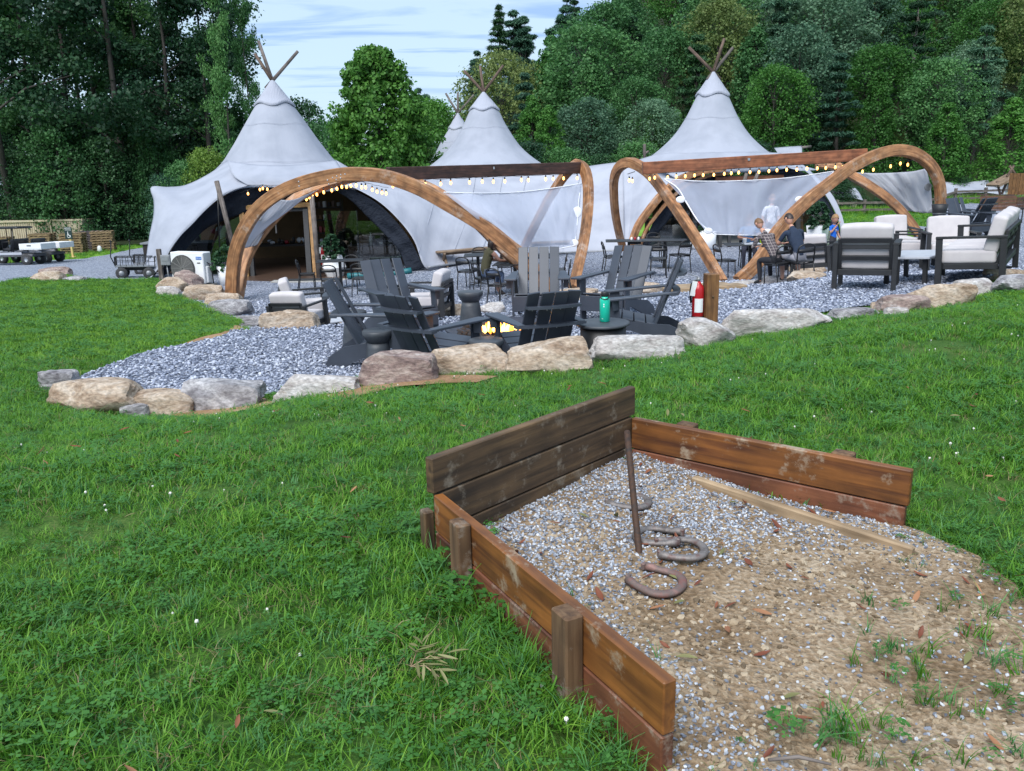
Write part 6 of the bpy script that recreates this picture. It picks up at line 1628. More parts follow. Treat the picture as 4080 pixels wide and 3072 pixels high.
def tree_mesh(kind, seed, h, rad, n, per, size, base=.22, bark='bark'):
    """returns (trunk mesh, crown mesh) standing at the origin"""
    r = np.random.default_rng(seed); mb = MB()
    tr = max(.07, h * (.009 if kind == 'tall' else .013))
    kx = r.normal(0, .02 * h, 2)
    ctrl = [(0, 0, -.3), (kx[0] * .3, kx[1] * .3, h * .3), (kx[0], kx[1], h * .6), (kx[0] * .8, kx[1] * .8, h * .95)]
    mb.tube(ctrl, [tr * 1.25, tr, tr * .6, tr * .12], 7, False)
    def axis(z): t = np.clip(z / h, 0, 1); return np.array([kx[0] * np.minimum(t / .6, 1), kx[1] * np.minimum(t / .6, 1)]).T
    z = base + (1 - base) * r.uniform(0, 1, n); a = r.uniform(0, 6.283, n)
    if kind == 'broad':
        lob = 1 + .22 * np.sin(a * 3 + seed) + .16 * np.sin(a * 5 + z * 9 + seed)
        u = (z - base) / (1 - base); env = np.sqrt(np.clip(1 - (2 * u - .85) ** 2 / 1.35, .02, 1)) * lob
        q = env * rad * r.uniform(.45, 1.0, n) ** .5; cr_ = rad * r.uniform(.18, .34, n)
        fl, up, asp = .75, .55, 1.0
    elif kind == 'tulip':
        u = (z - base) / (1 - base); env = (np.clip(1 - u, 0, 1) ** .62) * (1 - .35 * np.exp(-u * 9)) * (1 + .14 * np.sin(a * 4 + seed + u * 8))
        q = env * rad * r.uniform(.5, 1.0, n) ** .45; cr_ = rad * (.14 + .18 * (1 - u)) * r.uniform(.8, 1.2, n)
        fl, up, asp = .8, .5, 1.0
    elif kind == 'maple':
        u = (z - base) / (1 - base); env = np.clip(1.04 - u, 0, 1) ** .62 * (1 - .15 * np.exp(-u * 7)) * (1 + .20 * np.sin(a * 3 + seed + u * 5) + .14 * np.sin(a * 7 - u * 17))
        q = env * rad * r.uniform(.35, 1.05, n) ** .5; cr_ = rad * r.uniform(.09, .2, n) * (1.2 - .6 * u)
        fl, up, asp = .7, .5, 1.0
    elif kind == 'pine':
        lev = np.round(z * h / (h * .075)) * .075; z = lev + r.normal(0, .008, n); u = np.clip((z - base) / (1 - base), 0, 1)
        az = (np.round(lev * 997) * 1.7) % 6.28; a = az + np.round(r.uniform(0, 4.99, n)) * 1.257 + r.normal(0, .22, n)
        env = np.clip(1.05 - u, .06, 1) ** .7 * (.75 + .4 * np.sin(lev * 61 + seed)); q = env * rad * r.uniform(.1, 1.0, n) ** .6; cr_ = rad * r.uniform(.10, .2, n)
        fl, up, asp = .42, .75, 2.2
    elif kind == 'spruce':
        lev = np.round(z * h / (h * .045)) * .045; z = lev + r.normal(0, .006, n); u = np.clip((z - base) / (1 - base), 0, 1)
        env = np.clip(1.02 - u, .03, 1) ** .85 * (.82 + .25 * np.sin(lev * 140 + a * 2)); q = env * rad * r.uniform(.05, 1.0, n) ** .6; cr_ = rad * r.uniform(.08, .16, n) * (1.1 - .6 * u)
        fl, up, asp = .35, .6, 2.4
    elif kind == 'tall':      # open crown of separate leafy limbs
        nb = 15; bz = base + (1 - base) * (np.arange(nb) + r.uniform(0, 1, nb)) / nb; ba = r.uniform(0, 6.283, nb); bl = rad * r.uniform(.45, 1.1, nb) * np.clip(1.35 - bz, .35, 1)
        ib = r.integers(0, nb, n); f = r.uniform(.25, 1.05, n)
        q = bl[ib] * f; a = ba[ib] + r.normal(0, .22, n); z = bz[ib] + f * bl[ib] / h * .45 + r.normal(0, .018, n); cr_ = rad * r.uniform(.10, .22, n)
        for i in range(nb):
            b0 = np.array([*axis(bz[i] * h), bz[i] * h]); e = b0 + np.array([bl[i] * math.cos(ba[i]), bl[i] * math.sin(ba[i]), bl[i] * .45]); limb(mb, b0, e, tr * .45 * (1.2 - bz[i]), .015, r)
        fl, up, asp = .6, .55, 1.0
    else:                     # shrub
        u = (z - base) / (1 - base); env = np.sqrt(np.clip(1 - u ** 2.2, .02, 1)) * (1 + .25 * np.sin(a * 3 + seed)); q = env * rad * r.uniform(.4, 1, n) ** .5; cr_ = rad * r.uniform(.16, .3, n)
        fl, up, asp = .7, .5, 1.0
    cent = np.stack([q * np.cos(a), q * np.sin(a), z * h], -1); cent[:, :2] += axis(z * h)
    if kind in ('pine', 'spruce'): cent[:, 2] -= (q / rad) ** 1.5 * rad * (.22 if kind == 'spruce' else .02)
    if kind in ('broad', 'tulip', 'shrub', 'pine', 'maple'):
        for i in range(0, n, max(1, n // 26)):
            b0 = cent[i] * 1.0; z0 = max(b0[2] * .72, h * base * .6); limb(mb, (*axis(z0), z0), b0, tr * .3, .012, r, .08)
    V, F_, T = leaves(cent, cr_, per, size, r, fl, up, None, 0, asp)
    return mb.mesh('trunk'), mesh_np('crown', V, F_, T)
def treeobj(name, tm, cm_, lf, bark, label, group=None):
    t = thing(name, label, 'tree', group)
    a = link('trunk', tm, bark, t); b = bpy.data.objects.new('crown', cm_); COL.objects.link(b); b.parent = t
    if not len(cm_.materials): cm_.materials.append(M[lf])
    b.material_slots[0].link = 'OBJECT'; b.material_slots[0].material = M[lf]
    return t
def standtree(t, x, y, z, s=1.0, sz=1.0, rot=None):
    t.location = (x, y, z); t.rotation_euler = (0, 0, random.uniform(0, 6.28) if rot is None else rot); t.scale = (s, s, s * sz); return t
def topscale(px, py_top, d, base_z, h):
    return (P(px, py_top, d).z - base_z) / h

KM = {}
KM['broad'] = [tree_mesh('broad', 100 + i, 14, 4.6, 190, 60, .30, .25) for i in range(3)]
KM['tulip'] = [tree_mesh('tulip', 110 + i, 13, 3.5, 210, 50, .27, .08) for i in range(3)]
KM['pine'] = [tree_mesh('pine', 120 + i, 17, 3.5, 240, 40, .34, .28) for i in range(3)]
KM['spruce'] = [tree_mesh('spruce', 130 + i, 17, 3.0, 340, 26, .36, .12) for i in range(2)]
rt_ = random.Random(11)
def hilltree(kind, x, y, hgt, lf, label, group, wide=1.0):
    H0 = {'broad': 14, 'tulip': 13, 'pine': 17, 'spruce': 17}[kind]
    tm, cm_ = rt_.choice(KM[kind]); t = treeobj({'broad': 'broadleaf_tree', 'tulip': 'tulip_tree', 'pine': 'pine_tree', 'spruce': 'spruce_tree'}[kind], tm, cm_, lf, 'barkpale' if (kind == 'pine' and rt_.random() < .4) else 'bark', label, group)
    s_ = hgt / H0; t.location = (x, y, float(hill(x, y)) - .2); t.rotation_euler = (0, 0, rt_.uniform(0, 6.28)); t.scale = (s_ * wide, s_ * wide, s_); return t
BASEL = {('pine', 'lf_pine'): 'layered blue green pine', ('broad', 'lf_mid'): 'rounded mid green tree', ('broad', 'lf_oak'): 'rounded grey green oak', ('broad', 'lf_bright'): 'rounded bright green tree', ('broad', 'lf_yellow'): 'rounded yellow green tree',
      ('tulip', 'lf_mid'): 'pointed mid green tree', ('tulip', 'lf_bright'): 'pointed bright green tree', ('pine', 'lf_dark'): 'very dark layered conifer', ('spruce', 'lf_pine'): 'dark spire shaped conifer'}
def zone(px):
    for lim, nm in ((1800, 'between maple and middle cone tent'), (2330, 'behind the middle cone tent'), (2620, 'between the middle and right cone tents'), (3080, 'behind the right cone tent'), (3480, 'between right cone tent and tall arch'), (3790, 'above the tall arch')):
        if px < lim: return nm
    return 'above the bathroom enclosure'
def hill_label(kind, lf, ri, x, y):
    px = project(np.array([x]), np.array([y]), hill(np.array([x]), np.array([y])))[0][0]
    return '%s %s, %s' % (BASEL[(kind, lf)], ('in the lowest row', 'low on the hill', 'low on the hill', 'half way up the hill', 'half way up the hill', 'high on the hill', 'high on the hill', 'at the hill crest')[ri], zone(px))
rows = [(66, 4.4, 9.0), (72, 4.6, 10), (79, 4.8, 11), (87, 5.2, 11.5), (96, 5.6, 12), (106, 6.0, 12.5), (118, 6.6, 13), (132, 7.4, 14)]
for ri, (Y, sp, hh) in enumerate(rows):
    lo = -.24 if ri < 2 else (-.20 if ri < 4 else -.15); x = lo * Y
    while x < .64 * Y:
        xx = x + rt_.uniform(-1.2, 1.2); yy = Y + rt_.uniform(-3, 3); ratio = xx / yy
        u = rt_.random()
        if ri <= 1: kind = 'tulip' if u < .36 else ('broad' if u < .72 else 'pine')
        elif ri <= 3: kind = 'broad' if u < .55 else ('pine' if u < .85 else 'tulip')
        else: kind = 'pine' if u < .62 else ('broad' if u < .92 else 'spruce')
        if ratio < .02 and ri >= 3: kind = 'pine' if u < .8 else 'broad'
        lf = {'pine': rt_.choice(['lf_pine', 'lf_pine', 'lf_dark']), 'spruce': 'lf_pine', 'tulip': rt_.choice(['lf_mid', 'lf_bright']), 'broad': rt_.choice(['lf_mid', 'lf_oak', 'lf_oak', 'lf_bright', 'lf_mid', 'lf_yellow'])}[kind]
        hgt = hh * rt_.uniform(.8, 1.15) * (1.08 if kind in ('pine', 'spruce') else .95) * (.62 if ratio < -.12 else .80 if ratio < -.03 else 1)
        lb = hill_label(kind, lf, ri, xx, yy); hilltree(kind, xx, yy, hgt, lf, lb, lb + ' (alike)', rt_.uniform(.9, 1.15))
        x += sp
def marked(kind, px, ytop, Y, lf, label, wide=1.0):
    p = P(px, ytop, Y); y = p.y; x = p.x; zb = float(hill(x, y)); return hilltree(kind, x, y, max(3, p.z - zb), lf, label, None, wide)
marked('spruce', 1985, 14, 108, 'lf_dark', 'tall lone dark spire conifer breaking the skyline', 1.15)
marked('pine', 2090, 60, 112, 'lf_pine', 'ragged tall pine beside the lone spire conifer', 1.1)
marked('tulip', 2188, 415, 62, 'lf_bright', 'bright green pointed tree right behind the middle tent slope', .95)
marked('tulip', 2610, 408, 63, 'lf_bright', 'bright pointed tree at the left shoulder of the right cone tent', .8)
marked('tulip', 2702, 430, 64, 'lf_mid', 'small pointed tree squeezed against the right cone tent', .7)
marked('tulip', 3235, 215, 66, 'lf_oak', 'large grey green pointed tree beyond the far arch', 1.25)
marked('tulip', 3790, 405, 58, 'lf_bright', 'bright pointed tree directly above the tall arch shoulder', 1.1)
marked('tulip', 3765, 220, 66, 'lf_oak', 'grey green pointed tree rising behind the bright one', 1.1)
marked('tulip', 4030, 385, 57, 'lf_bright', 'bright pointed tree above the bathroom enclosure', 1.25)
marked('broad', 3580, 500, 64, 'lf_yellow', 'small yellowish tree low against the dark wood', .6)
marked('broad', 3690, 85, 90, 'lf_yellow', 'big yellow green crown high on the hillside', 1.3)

# left wood: tall open trees, dark conifer shrubs below, bright sapling by the tent
def lzone(px):
    for lim, nm in ((100, 'above the cart at the picture edge'), (260, 'above the roofed cart'), (450, 'above the container doors and pallets'), (640, 'between pallets and tent wing'), (820, 'above the tent wing corner')):
        if px < lim: return nm
    return 'beside the left cone tent slope'
TALL = [tree_mesh('tall', 150 + i, 19, 5.0, 300, 44, .22, .22) for i in range(4)]
for i, (px, d, hgt, lf) in enumerate([(-150, 62, 24.4, 'lf_dark'), (60, 59, 25.6, 'lf_dark'), (190, 67, 24.4, 'lf_mid'), (310, 62, 23.2, 'lf_dark'), (430, 68, 24.4, 'lf_mid'), (520, 61, 25.6, 'lf_dark'), (610, 67, 23.2, 'lf_mid'), (700, 62, 22.0, 'lf_dark'), (790, 68, 23.2, 'lf_mid'),
                                       (860, 62, 20.1, 'lf_dark'), (930, 69, 20.7, 'lf_mid'), (120, 75, 25.6, 'lf_dark'), (380, 76, 24.4, 'lf_dark'), (660, 76, 23.2, 'lf_dark')]):
    p = P(px, 900, d); t = treeobj('tall_tree', *TALL[i % 4], lf, 'bark', (lb := ('tall dark open crowned tree' if lf == 'lf_dark' else 'tall mid green open crowned tree') + (' behind the rest, ' if d > 70 else ' ') + lzone(px)), lb + ' (alike)')
    standtree(t, p.x, p.y, float(hz_lawn(p.x, p.y)) - .1, hgt / 19 * .95, 1.05)
p = P(1030, 900, 59); t = treeobj('tall_tree', *TALL[2], 'lf_mid', 'bark', 'slender open tree leaning over the tent poles at the skyline', None); standtree(t, p.x, p.y, float(hz_lawn(p.x, p.y)), (P(1030, 30, 59).z - float(hz_lawn(p.x, p.y))) / 21, 1.1); t.scale = (t.scale[0] * .5, t.scale[1] * .5, t.scale[2])
p = P(935, 900, 58); t = treeobj('tall_tree', *TALL[1], 'lf_mid', 'bark', 'slender tree standing at the edge of the left wood', None); standtree(t, p.x, p.y, float(hz_lawn(p.x, p.y)), (P(935, -60, 58).z - float(hz_lawn(p.x, p.y))) / 21, 1.1); t.scale = (t.scale[0] * .55, t.scale[1] * .55, t.scale[2])
SHR = [tree_mesh('shrub', 170 + i, 7, 3.0, 260, 44, .17, .0) for i in range(3)]
HEM = [tree_mesh('spruce', 180 + i, 9, 3.2, 360, 28, .24, .0) for i in range(2)]
def under(px, ytop, d, ms, H0, lf, label, group, wide=1.0, name='shrub', rot=None):
    p = P(px, ytop, d); zb = float(hz_lawn(p.x, p.y)); t = treeobj(name, *ms, lf, 'bark', label, group); s_ = (p.z - zb) / H0
    standtree(t, p.x, p.y, zb - .1, s_ * wide, 1 / wide, rot); return t
for i, (px, yt, d, k, lf) in enumerate([(-60, 520, 60, 's', 'lf_dark'), (60, 600, 59, 's', 'lf_dark'), (150, 470, 63, 'h', 'lf_dark'), (235, 640, 58, 's', 'lf_dark'), (330, 560, 61, 'h', 'lf_pine'), (410, 700, 61, 's', 'lf_dark'), (470, 520, 65, 'h', 'lf_dark'), (540, 640, 60, 's', 'lf_dark'),
                                        (600, 500, 64, 'h', 'lf_dark'), (660, 690, 58, 's', 'lf_pine'), (720, 560, 62, 's', 'lf_dark'), (800, 620, 59, 's', 'lf_dark'), (870, 520, 63, 'h', 'lf_dark'), (560, 430, 71, 's', 'lf_dark'), (250, 430, 71, 's', 'lf_dark'), (40, 430, 71, 's', 'lf_dark'), (760, 430, 71, 's', 'lf_dark'), (930, 470, 69, 's', 'lf_dark'), (420, 420, 73, 's', 'lf_dark')]):
    under(px, yt, d, (SHR[i % 3] if k == 's' else HEM[i % 2]), 7 if k == 's' else 9, lf, (lb := ('dark leafy bush' if k == 's' else 'dark drooping hemlock') + (' deep in the left wood ' if d > 68 else ' at the left wood edge ') + lzone(px)), lb + ' (alike)', rt_.uniform(.9, 1.25), 'bush' if k == 's' else 'hemlock')
under(205, 490, 57, SHR[1], 7, 'lf_mid', 'lighter green bush lit at its top, above the container', None, .9, 'bush')
under(395, 560, 58, SHR[2], 7, 'lf_dark', 'dark bush with a lighter crown over the container doors', None, .9, 'bush')
under(600, 520, 59, SHR[0], 7, 'lf_mid', 'narrow mid green tree left of the tent wing', None, .6, 'bush')
under(720, 640, 44, SHR[1], 7, 'lf_mid', 'mid green bush just behind the tent wing corner', None, .7, 'bush')
under(815, 600, 44, SHR[2], 7, 'lf_lime', 'bright lime sapling beside the cone tent shoulder', None, .8, 'bush')
under(1290, 480, 60, SHR[0], 7, 'lf_mid', 'green bush behind the right shoulder of the left tent', None, 1.0, 'bush')
under(1180, 400, 70, SHR[1], 7, 'lf_dark', 'dim tree just behind the left tent cap', None, .9, 'bush')
MAP = tree_mesh('maple', 190, 9.5, 4.3, 620, 60, .22, .06)
p = P(1505, 168, 40); zb = float(hz(p.x, p.y)); t = treeobj('maple_tree', *MAP, 'lf_maple', 'bark', 'full bright green maple between the two left cone tents', None); standtree(t, p.x, p.y, zb, (p.z - zb) / 9.9 , 1.0, 1.0); t.scale = (t.scale[0] * .86, t.scale[1] * .86, t.scale[2])
under(1340, 500, 44, SHR[2], 7, 'lf_mid', 'mid green low tree leaning at the left side of the maple', None, .7, 'bush')
under(1665, 560, 43, SHR[0], 7, 'lf_lime', 'lime green shrub at the right foot of the maple', None, .6, 'bush')
for i, px in enumerate(range(3330, 4200, 85)):
    under(px, 700 + 40 * (i % 3), 58 + (i % 2) * 2, SHR[i % 3], 7, 'lf_dark', 'dark bush along the foot of the hillside behind the small tents', 'bushes along the hillside foot', 1.2, 'bush')
for i, px in enumerate(range(1650, 3350, 150)):
    under(px, 560 + 30 * (i % 3), 59, SHR[i % 3], 7, 'lf_dark' if i % 2 else 'lf_mid', 'bush in the forest edge behind the tents', 'bushes along the forest edge behind the tents', 1.2, 'bush')

# ---------------------------------------------------------------- heat pump, planters, meter, post and extinguisher
def txt(s_, size, name, m, parent, loc, rot, ext=.001, align='CENTER'):
    c = bpy.data.curves.new(name, 'FONT'); c.body = s_; c.size = size; c.extrude = ext; c.align_x = align; c.align_y = 'CENTER'
    o0 = bpy.data.objects.new(name, c); COL.objects.link(o0); me = bpy.data.meshes.new_from_object(o0.evaluated_get(bpy.context.evaluated_depsgraph_get())); bpy.data.objects.remove(o0)
    o = bpy.data.objects.new(name, me); COL.objects.link(o); me.materials.clear(); me.materials.append(M[m])
    if parent is not None: o.parent = parent
    o.location = loc; o.rotation_euler = rot; return o
ac = thing('heat_pump', 'white outdoor heat pump unit with round fan grille by the tent wing', 'heat pump')
mb = MB(); mb.box((0, 0, -.02), (1.15, .55, .12), None, .01); mb.obj('plinth', 'concrete', ac)
mb = MB(); mb.box((0, 0, .48), (1.0, .38, .84), None, .02); mb.obj('casing', 'white', ac)
mb = MB(); mb.lathe([(.0, .0), (.33, .0), (.345, .012), (.345, .03), (.36, .03), (.36, -.01)], 40); o = mb.obj('fan_well', 'grill_d', ac); o.rotation_euler = (R(90), 0, 0); o.location = (-.13, -.197, .47)
mb = MB()
for k in range(14):
    q = .025 + k * .0235
    mb.tube([(q * math.cos(a), q * math.sin(a), .034) for a in np.linspace(0, 2 * math.pi, 33)], .005, 4, False)
for k in range(12): a = math.pi * k / 6; mb.tube([(.03 * math.cos(a), .03 * math.sin(a), .036), (.34 * math.cos(a), .34 * math.sin(a), .036)], .005, 4, False)
o = mb.obj('fan_grille', 'grill', ac); o['kind'] = 'stuff'; o.rotation_euler = (R(90), 0, 0); o.location = (-.13, -.197, .47)
mb = MB(); mb.box((.37, -.194, .75), (.17, .008, .075), None, .002); mb.obj('badge', 'bluetag', ac); txt('MRCOOL', .042, 'lettering', 'printwhite', ac, (.37, -.1995, .75), (R(90), 0, 0))
mb = MB(); mb.box((.36, -.193, .62), (.10, .008, .03), None, .002); mb.obj('handle', 'grill_d', ac)
mb = MB(); mb.box((.52, .0, .30), (.06, .22, .45), None, .02); mb.obj('valve_cover', 'white', ac)
mb = MB(); mb.tube([(.51, -.03, .62), (.62, -.05, .58), (.75, -.02, .45), (.85, .0, .36)], .014, 6); mb.tube([(.52, .02, .6), (.60, .02, .35), (.62, .03, .05)], .016, 6); mb.obj('hose', 'black', ac)
put(ac, 770, 1135, -14, .3, surf='low')
mp0 = thing('meter_box', 'grey electric box on a short weathered post by the tent wing', 'electric box'); put(mp0, 655, 1125, 0, .2, surf='low')
mb = MB(); mb.box((-.08, .05, .42), (.12, .10, 1.0), None, .01); mb.obj('post', 'pole', mp0)
mb = MB(); mb.box((.12, -.02, .62), (.26, .12, .28), None, .01); mb.box((.12, -.085, .66), (.18, .012, .12), None, .003); mb.obj('box', 'grey', mp0)
mb = MB(); mb.tube([(.12, 0, .5), (.13, 0, .2), (.15, .02, -.05)], .02, 6); mb.obj('conduit', 'grey', mp0)
SHB = [tree_mesh('shrub', 300 + i, .62, .30, 60, 22, .075, .0) for i in range(2)]
def planter(label, px, py, prof, soilz, plant, yaw=0, s=1.0, n=24, bow=False, sp=1.0):
    t = thing('planter', label, 'planter', 'white planters')
    mb = MB(); mb.lathe(prof + [(prof[-1][0] - .035, prof[-1][1]), (prof[-1][0] - .05, soilz)], n, smooth=n > 10); mb.obj('pot', 'whiteplastic', t)
    mb = MB(); mb.lathe([(0, soilz), (prof[-1][0] - .04, soilz)], n); mb.obj('soil', 'shrubpot', t)
    if plant is not None:
        o = link('plant', SHB[plant][1], None, t)
        if not len(SHB[plant][1].materials): SHB[plant][1].materials.append(M['lf_dark'])
        o.location = (0, 0, soilz - .02); o.scale = (sp, sp, sp)
    if bow:
        mb = MB(); r0 = prof[-1][0] + .01
        for s_ in (-1, 1): mb.tube([(0, -r0, prof[-1][1] - .02), (s_ * .10, -r0 - .03, prof[-1][1] + .03), (s_ * .13, -r0 - .03, prof[-1][1] - .04), (0, -r0, prof[-1][1] - .03)], .018, 5); mb.tube([(0, -r0, prof[-1][1] - .03), (s_ * .04, -r0 - .02, prof[-1][1] - .25)], .013, 5)
        mb.obj('bow', 'black', t)
    return put(t, px, py, yaw, .3, scale=s, surf='low')
planter('white planter with dark shrub beside the heat pump and arch', 905, 1140, [(0, 0), (.17, 0), (.24, .55)], .48, 0, 45, 1.0, 24)
planter('white faceted planter with green shrub and black bow by the door', 1335, 1108, [(0, 0), (.20, 0), (.33, .30), (.24, .62)], .56, 1, 0, 1.1, 8, True)
planter('white round pot with low plant by the glass under the screen', 2800, 995, [(0, 0), (.28, 0), (.34, .10), (.36, .50)], .44, 0, 0, 1.15, 28, False, .5)
planter('white tapered planter with spiky bush by the far glazing', 3255, 985, [(0, 0), (.24, 0), (.34, .62)], .55, 1, 0, 1.1, 4, False, 1.15)
def extinguisher(label, s=1.0):
    t = thing('fire_extinguisher', label, 'fire extinguisher')
    mb = MB(); mb.lathe([(0, 0), (.058, 0), (.064, .01), (.064, .36), (.055, .40), (.028, .43), (.022, .45), (0, .45)], 24); mb.obj('cylinder', 'red', t)
    mb = MB(); mb.lathe([(.0655, .055), (.0655, .075)], 24); mb.obj('band', 'black', t)
    mb = MB(); mb.prism([(-.045 + .09 * k / 6, -.0662 + .018 * ((k - 3) / 3) ** 2) for k in range(7)] + [(.045 - .09 * k / 6, -.064 + .018 * ((k - 3) / 3) ** 2) for k in range(7)], 'z', .12, .27); mb.obj('label_sheet', 'printwhite', t)
    mb = MB(); mb.lathe([(0, .45), (.02, .45), (.022, .49), (0, .50)], 12); mb.bar((0, 0, .495), (-.11, -.02, .535), .022, .008); mb.bar((0, 0, .475), (-.10, -.02, .455), .02, .008); mb.obj('handle', 'grey', t)
    mb = MB(); mb.tube([(-.02, 0, .46), (-.075, -.01, .43), (-.088, -.01, .34), (-.075, 0, .22)], .012, 7); mb.obj('hose', 'black', t)
    mb = MB(); mb.box((-.06, -.045, .38), (.055, .005, .16), Matrix.Rotation(R(10), 3, 'Y')); mb.obj('inspection_tag', 'printwhite', t)
    t.scale = (s,) * 3; return t
pt = thing('cedar_post', 'short brown square post standing alone in the gravel', 'post'); put(pt, 2826, 1330, 8, .0, surf='up')
mb = MB(); mb.box((0, 0, .26), (.135, .135, .80), None, .006); mb.obj('shaft', 'postbrown', pt)
mb = MB(); mb.ell((-.0, -.07, .42), (.012, .012, .014), 8, 5); mb.obj('knot', 'pit_dark', pt)
ex = extinguisher('red fire extinguisher hung on the short brown post', 1.0); q = pt.location + Vector((-.137, .0, .13)); ex.location = q
ex2 = extinguisher('fire extinguisher inside the tent beside the door', 1.15); ex2.location = P(1290, 1055, 25.75)
ts = thing('timber_step', 'flat tan timber step sunk at the terrace edge between the arches', 'step'); put(ts, 2800, 1156, 6, 1.0, surf='up')
mb = MB(); mb.box((.02, 0, .03), (1.25, .42, .07), None, .012); mb.obj('board', 'rawwood', ts); mb = MB(); mb.box((.06, .43, .025), (1.0, .40, .06), None, .012); mb.obj('board', 'rawwood', ts)
tm_ = MB(); tm_.tube(px3([(1385,1100,24.7),(1480,1096,24.7),(1575,1088,24.7),(1640,1078,24.7)], 14), .09, 8); tag(tm_.obj('rolled_mat', 'tealmat'), 'rolled teal mat lying along the tent base by the drape', 'mat')

# ---------------------------------------------------------------- garden carts, utility carts, container, pallets, sign
def garden_cart(label, px, py, yaw):
    t = thing('garden_cart', label, 'garden cart', 'black mesh garden carts'); w, l = .55, 1.05
    mb = MB(); mb.box((0, 0, .34), (w, l, .03)); 
    mb.obj('deck', 'grey', t)
    for sx in (-w / 2, w / 2):
        mb = MB(); mb.bar((sx, -l / 2, .60), (sx, l / 2, .60), .022, .022); mb.bar((sx, -l / 2, .47), (sx, l / 2, .47), .012, .012)
        for k in range(8): y = -l / 2 + l * k / 7; mb.bar((sx, y, .35), (sx, y, .60), .014, .014)
        mb.obj('side_rail', 'frame', t)
    for sy in (-l / 2, l / 2):
        mb = MB(); mb.bar((-w / 2, sy, .60), (w / 2, sy, .60), .022, .022)
        for k in range(5): x = -w / 2 + w * k / 4; mb.bar((x, sy, .35), (x, sy, .60), .014, .014)
        mb.obj('end_rail', 'frame', t)
    for sx in (-w / 2 - .02, w / 2 + .02):
        for sy in (-.36, .36):
            wh = MB(); wh.lathe([(.03, -.05), (.12, -.05), (.16, -.035), (.165, 0), (.16, .035), (.12, .05), (.03, .05)], 20); o = wh.obj('wheel', 'rubber', t); o.rotation_euler = (0, R(90), 0); o.location = (sx, sy, .15)
            hb = MB(); hb.lathe([(0, -.053), (.07, -.053), (.075, -.04)], 14); hb.lathe([(0, .053), (.07, .053), (.075, .04)], 14); hb.obj('rim', 'grey', o)
    mb = MB(); mb.box((0, .36, .15), (w, .03, .03)); mb.box((0, -.36, .15), (w, .03, .03)); mb.box((0, 0, .26), (.06, l - .1, .1)); mb.obj('axle', 'frame', t)
    mb = MB(); mb.tube([(0, -l / 2, .3), (0, -l / 2 - .12, .6), (0, -l / 2 - .08, 1.0), (-.02, -l / 2 - .1, 1.05)], .016, 7); mb.tube([(-.1, -l / 2 - .08, 1.03), (0, -l / 2 - .1, 1.06), (.1, -l / 2 - .08, 1.03)], .018, 7); mb.obj('handle', 'frame', t)
    return put(t, px, py, yaw, .6)
garden_cart('black mesh garden cart parked nearest the gravel road', 545, 1106, -72)
garden_cart('black mesh garden cart close against the tent wing', 612, 1092, -72)
def utility_cart(label, px, py, yaw, roof=True, s=1.0):
    """six seat utility cart facing +y"""
    t = thing('utility_cart', label, 'utility cart', 'pale utility carts'); Lc = 2.0
    mb = MB(); mb.box((0, .0, .50), (1.2, 3.2, .14), None, .03); mb.obj('chassis', 'cartgrey', t)
    mb = MB(); mb.prism([(1.15, .45), (1.75, .45), (1.78, .70), (1.55, .92), (1.2, .98)], 'x', -.6, .6); mb.obj('cowl', 'cartbody', t)
    for sx in (-.61, .59): mb = MB(); mb.box((sx, .1, .60), (.035, 2.3, .13), None, .01); mb.obj('side_panel', 'cartbody', t)
    mb = MB(); mb.box((0, -1.55, .82), (1.28, 1.15, .06)); 
    for sx in (-.63, .63): mb.box((sx, -1.55, .96), (.04, 1.15, .26), None, .01)
    for y in (-2.11, -.99): mb.box((0, y, .96), (1.26, .04, .26), None, .01)
    mb.obj('cargo_bed', 'white', t)
    mb = MB(); mb.box((-.655, -1.5, .99), (.012, .22, .06), None, .003); mb.obj('latch', 'cartgrey', t)
    for y in (.72, -.25):
        mb = MB(); mb.box((0, y, .80), (1.15, .46, .14), None, .04); mb.obj('seat', 'cartblack', t)
        mb = MB(); mb.box((0, y - .27, 1.08), (1.15, .10, .46), Matrix.Rotation(R(10), 3, 'X'), .04); mb.obj('backrest', 'cartblack', t)
    for sx in (-.62, .62): mb = MB(); mb.tube([(sx, -.6, .7), (sx, -.6, 1.2), (sx, -.1, 1.2), (sx, -.1, .75)], .02, 6); mb.obj('grab_rail', 'cartblack', t)
    mb = MB(); mb.tube([(-.3, 1.2, .9), (-.3, 1.0, 1.15)], .02, 6); mb.tube([(-.3 + .18 * math.cos(a), 1.0 - .06 * math.sin(a), 1.15 + .17 * math.sin(a)) for a in np.linspace(0, 6.283, 17)], .015, 6, False); mb.obj('steering_wheel', 'cartblack', t)
    if roof:
        for sx in (-.58, .58):
            for y0, y1 in ((1.35, 1.1), (.42, .40), (.30, .10), (-.62, -.70)):
                mb = MB(); mb.tube([(sx, y0, .6), (sx * .97, y1, 1.86)], .024, 6); mb.obj('roof_post', 'cartblack', t)
        mb = MB(); mb.prism([(-.95, 1.84), (1.3, 1.84), (1.45, 1.89), (1.2, 1.95), (-.9, 1.95), (-1.05, 1.90)], 'x', -.66, .66); bev(mb.obj('roof', 'cartblack', t), .02, 2)
    for sx in (-.55, .55):
        for y in (1.25, -1.25):
            wh = MB(); wh.lathe([(.10, -.11), (.24, -.11), (.285, -.07), (.29, 0), (.285, .07), (.24, .11), (.10, .11)], 24); o = wh.obj('wheel', 'rubber', t); o.rotation_euler = (0, R(90), 0); o.location = (sx, y, .29)
            hb = MB(); hb.lathe([(0, -.08), (.10, -.085), (.14, -.112), (.15, -.10)], 16); hb.lathe([(0, .08), (.10, .085), (.14, .112), (.15, .10)], 16); hb.obj('rim', 'steel', o)
    return put(t, px, py, yaw, .7, scale=s)
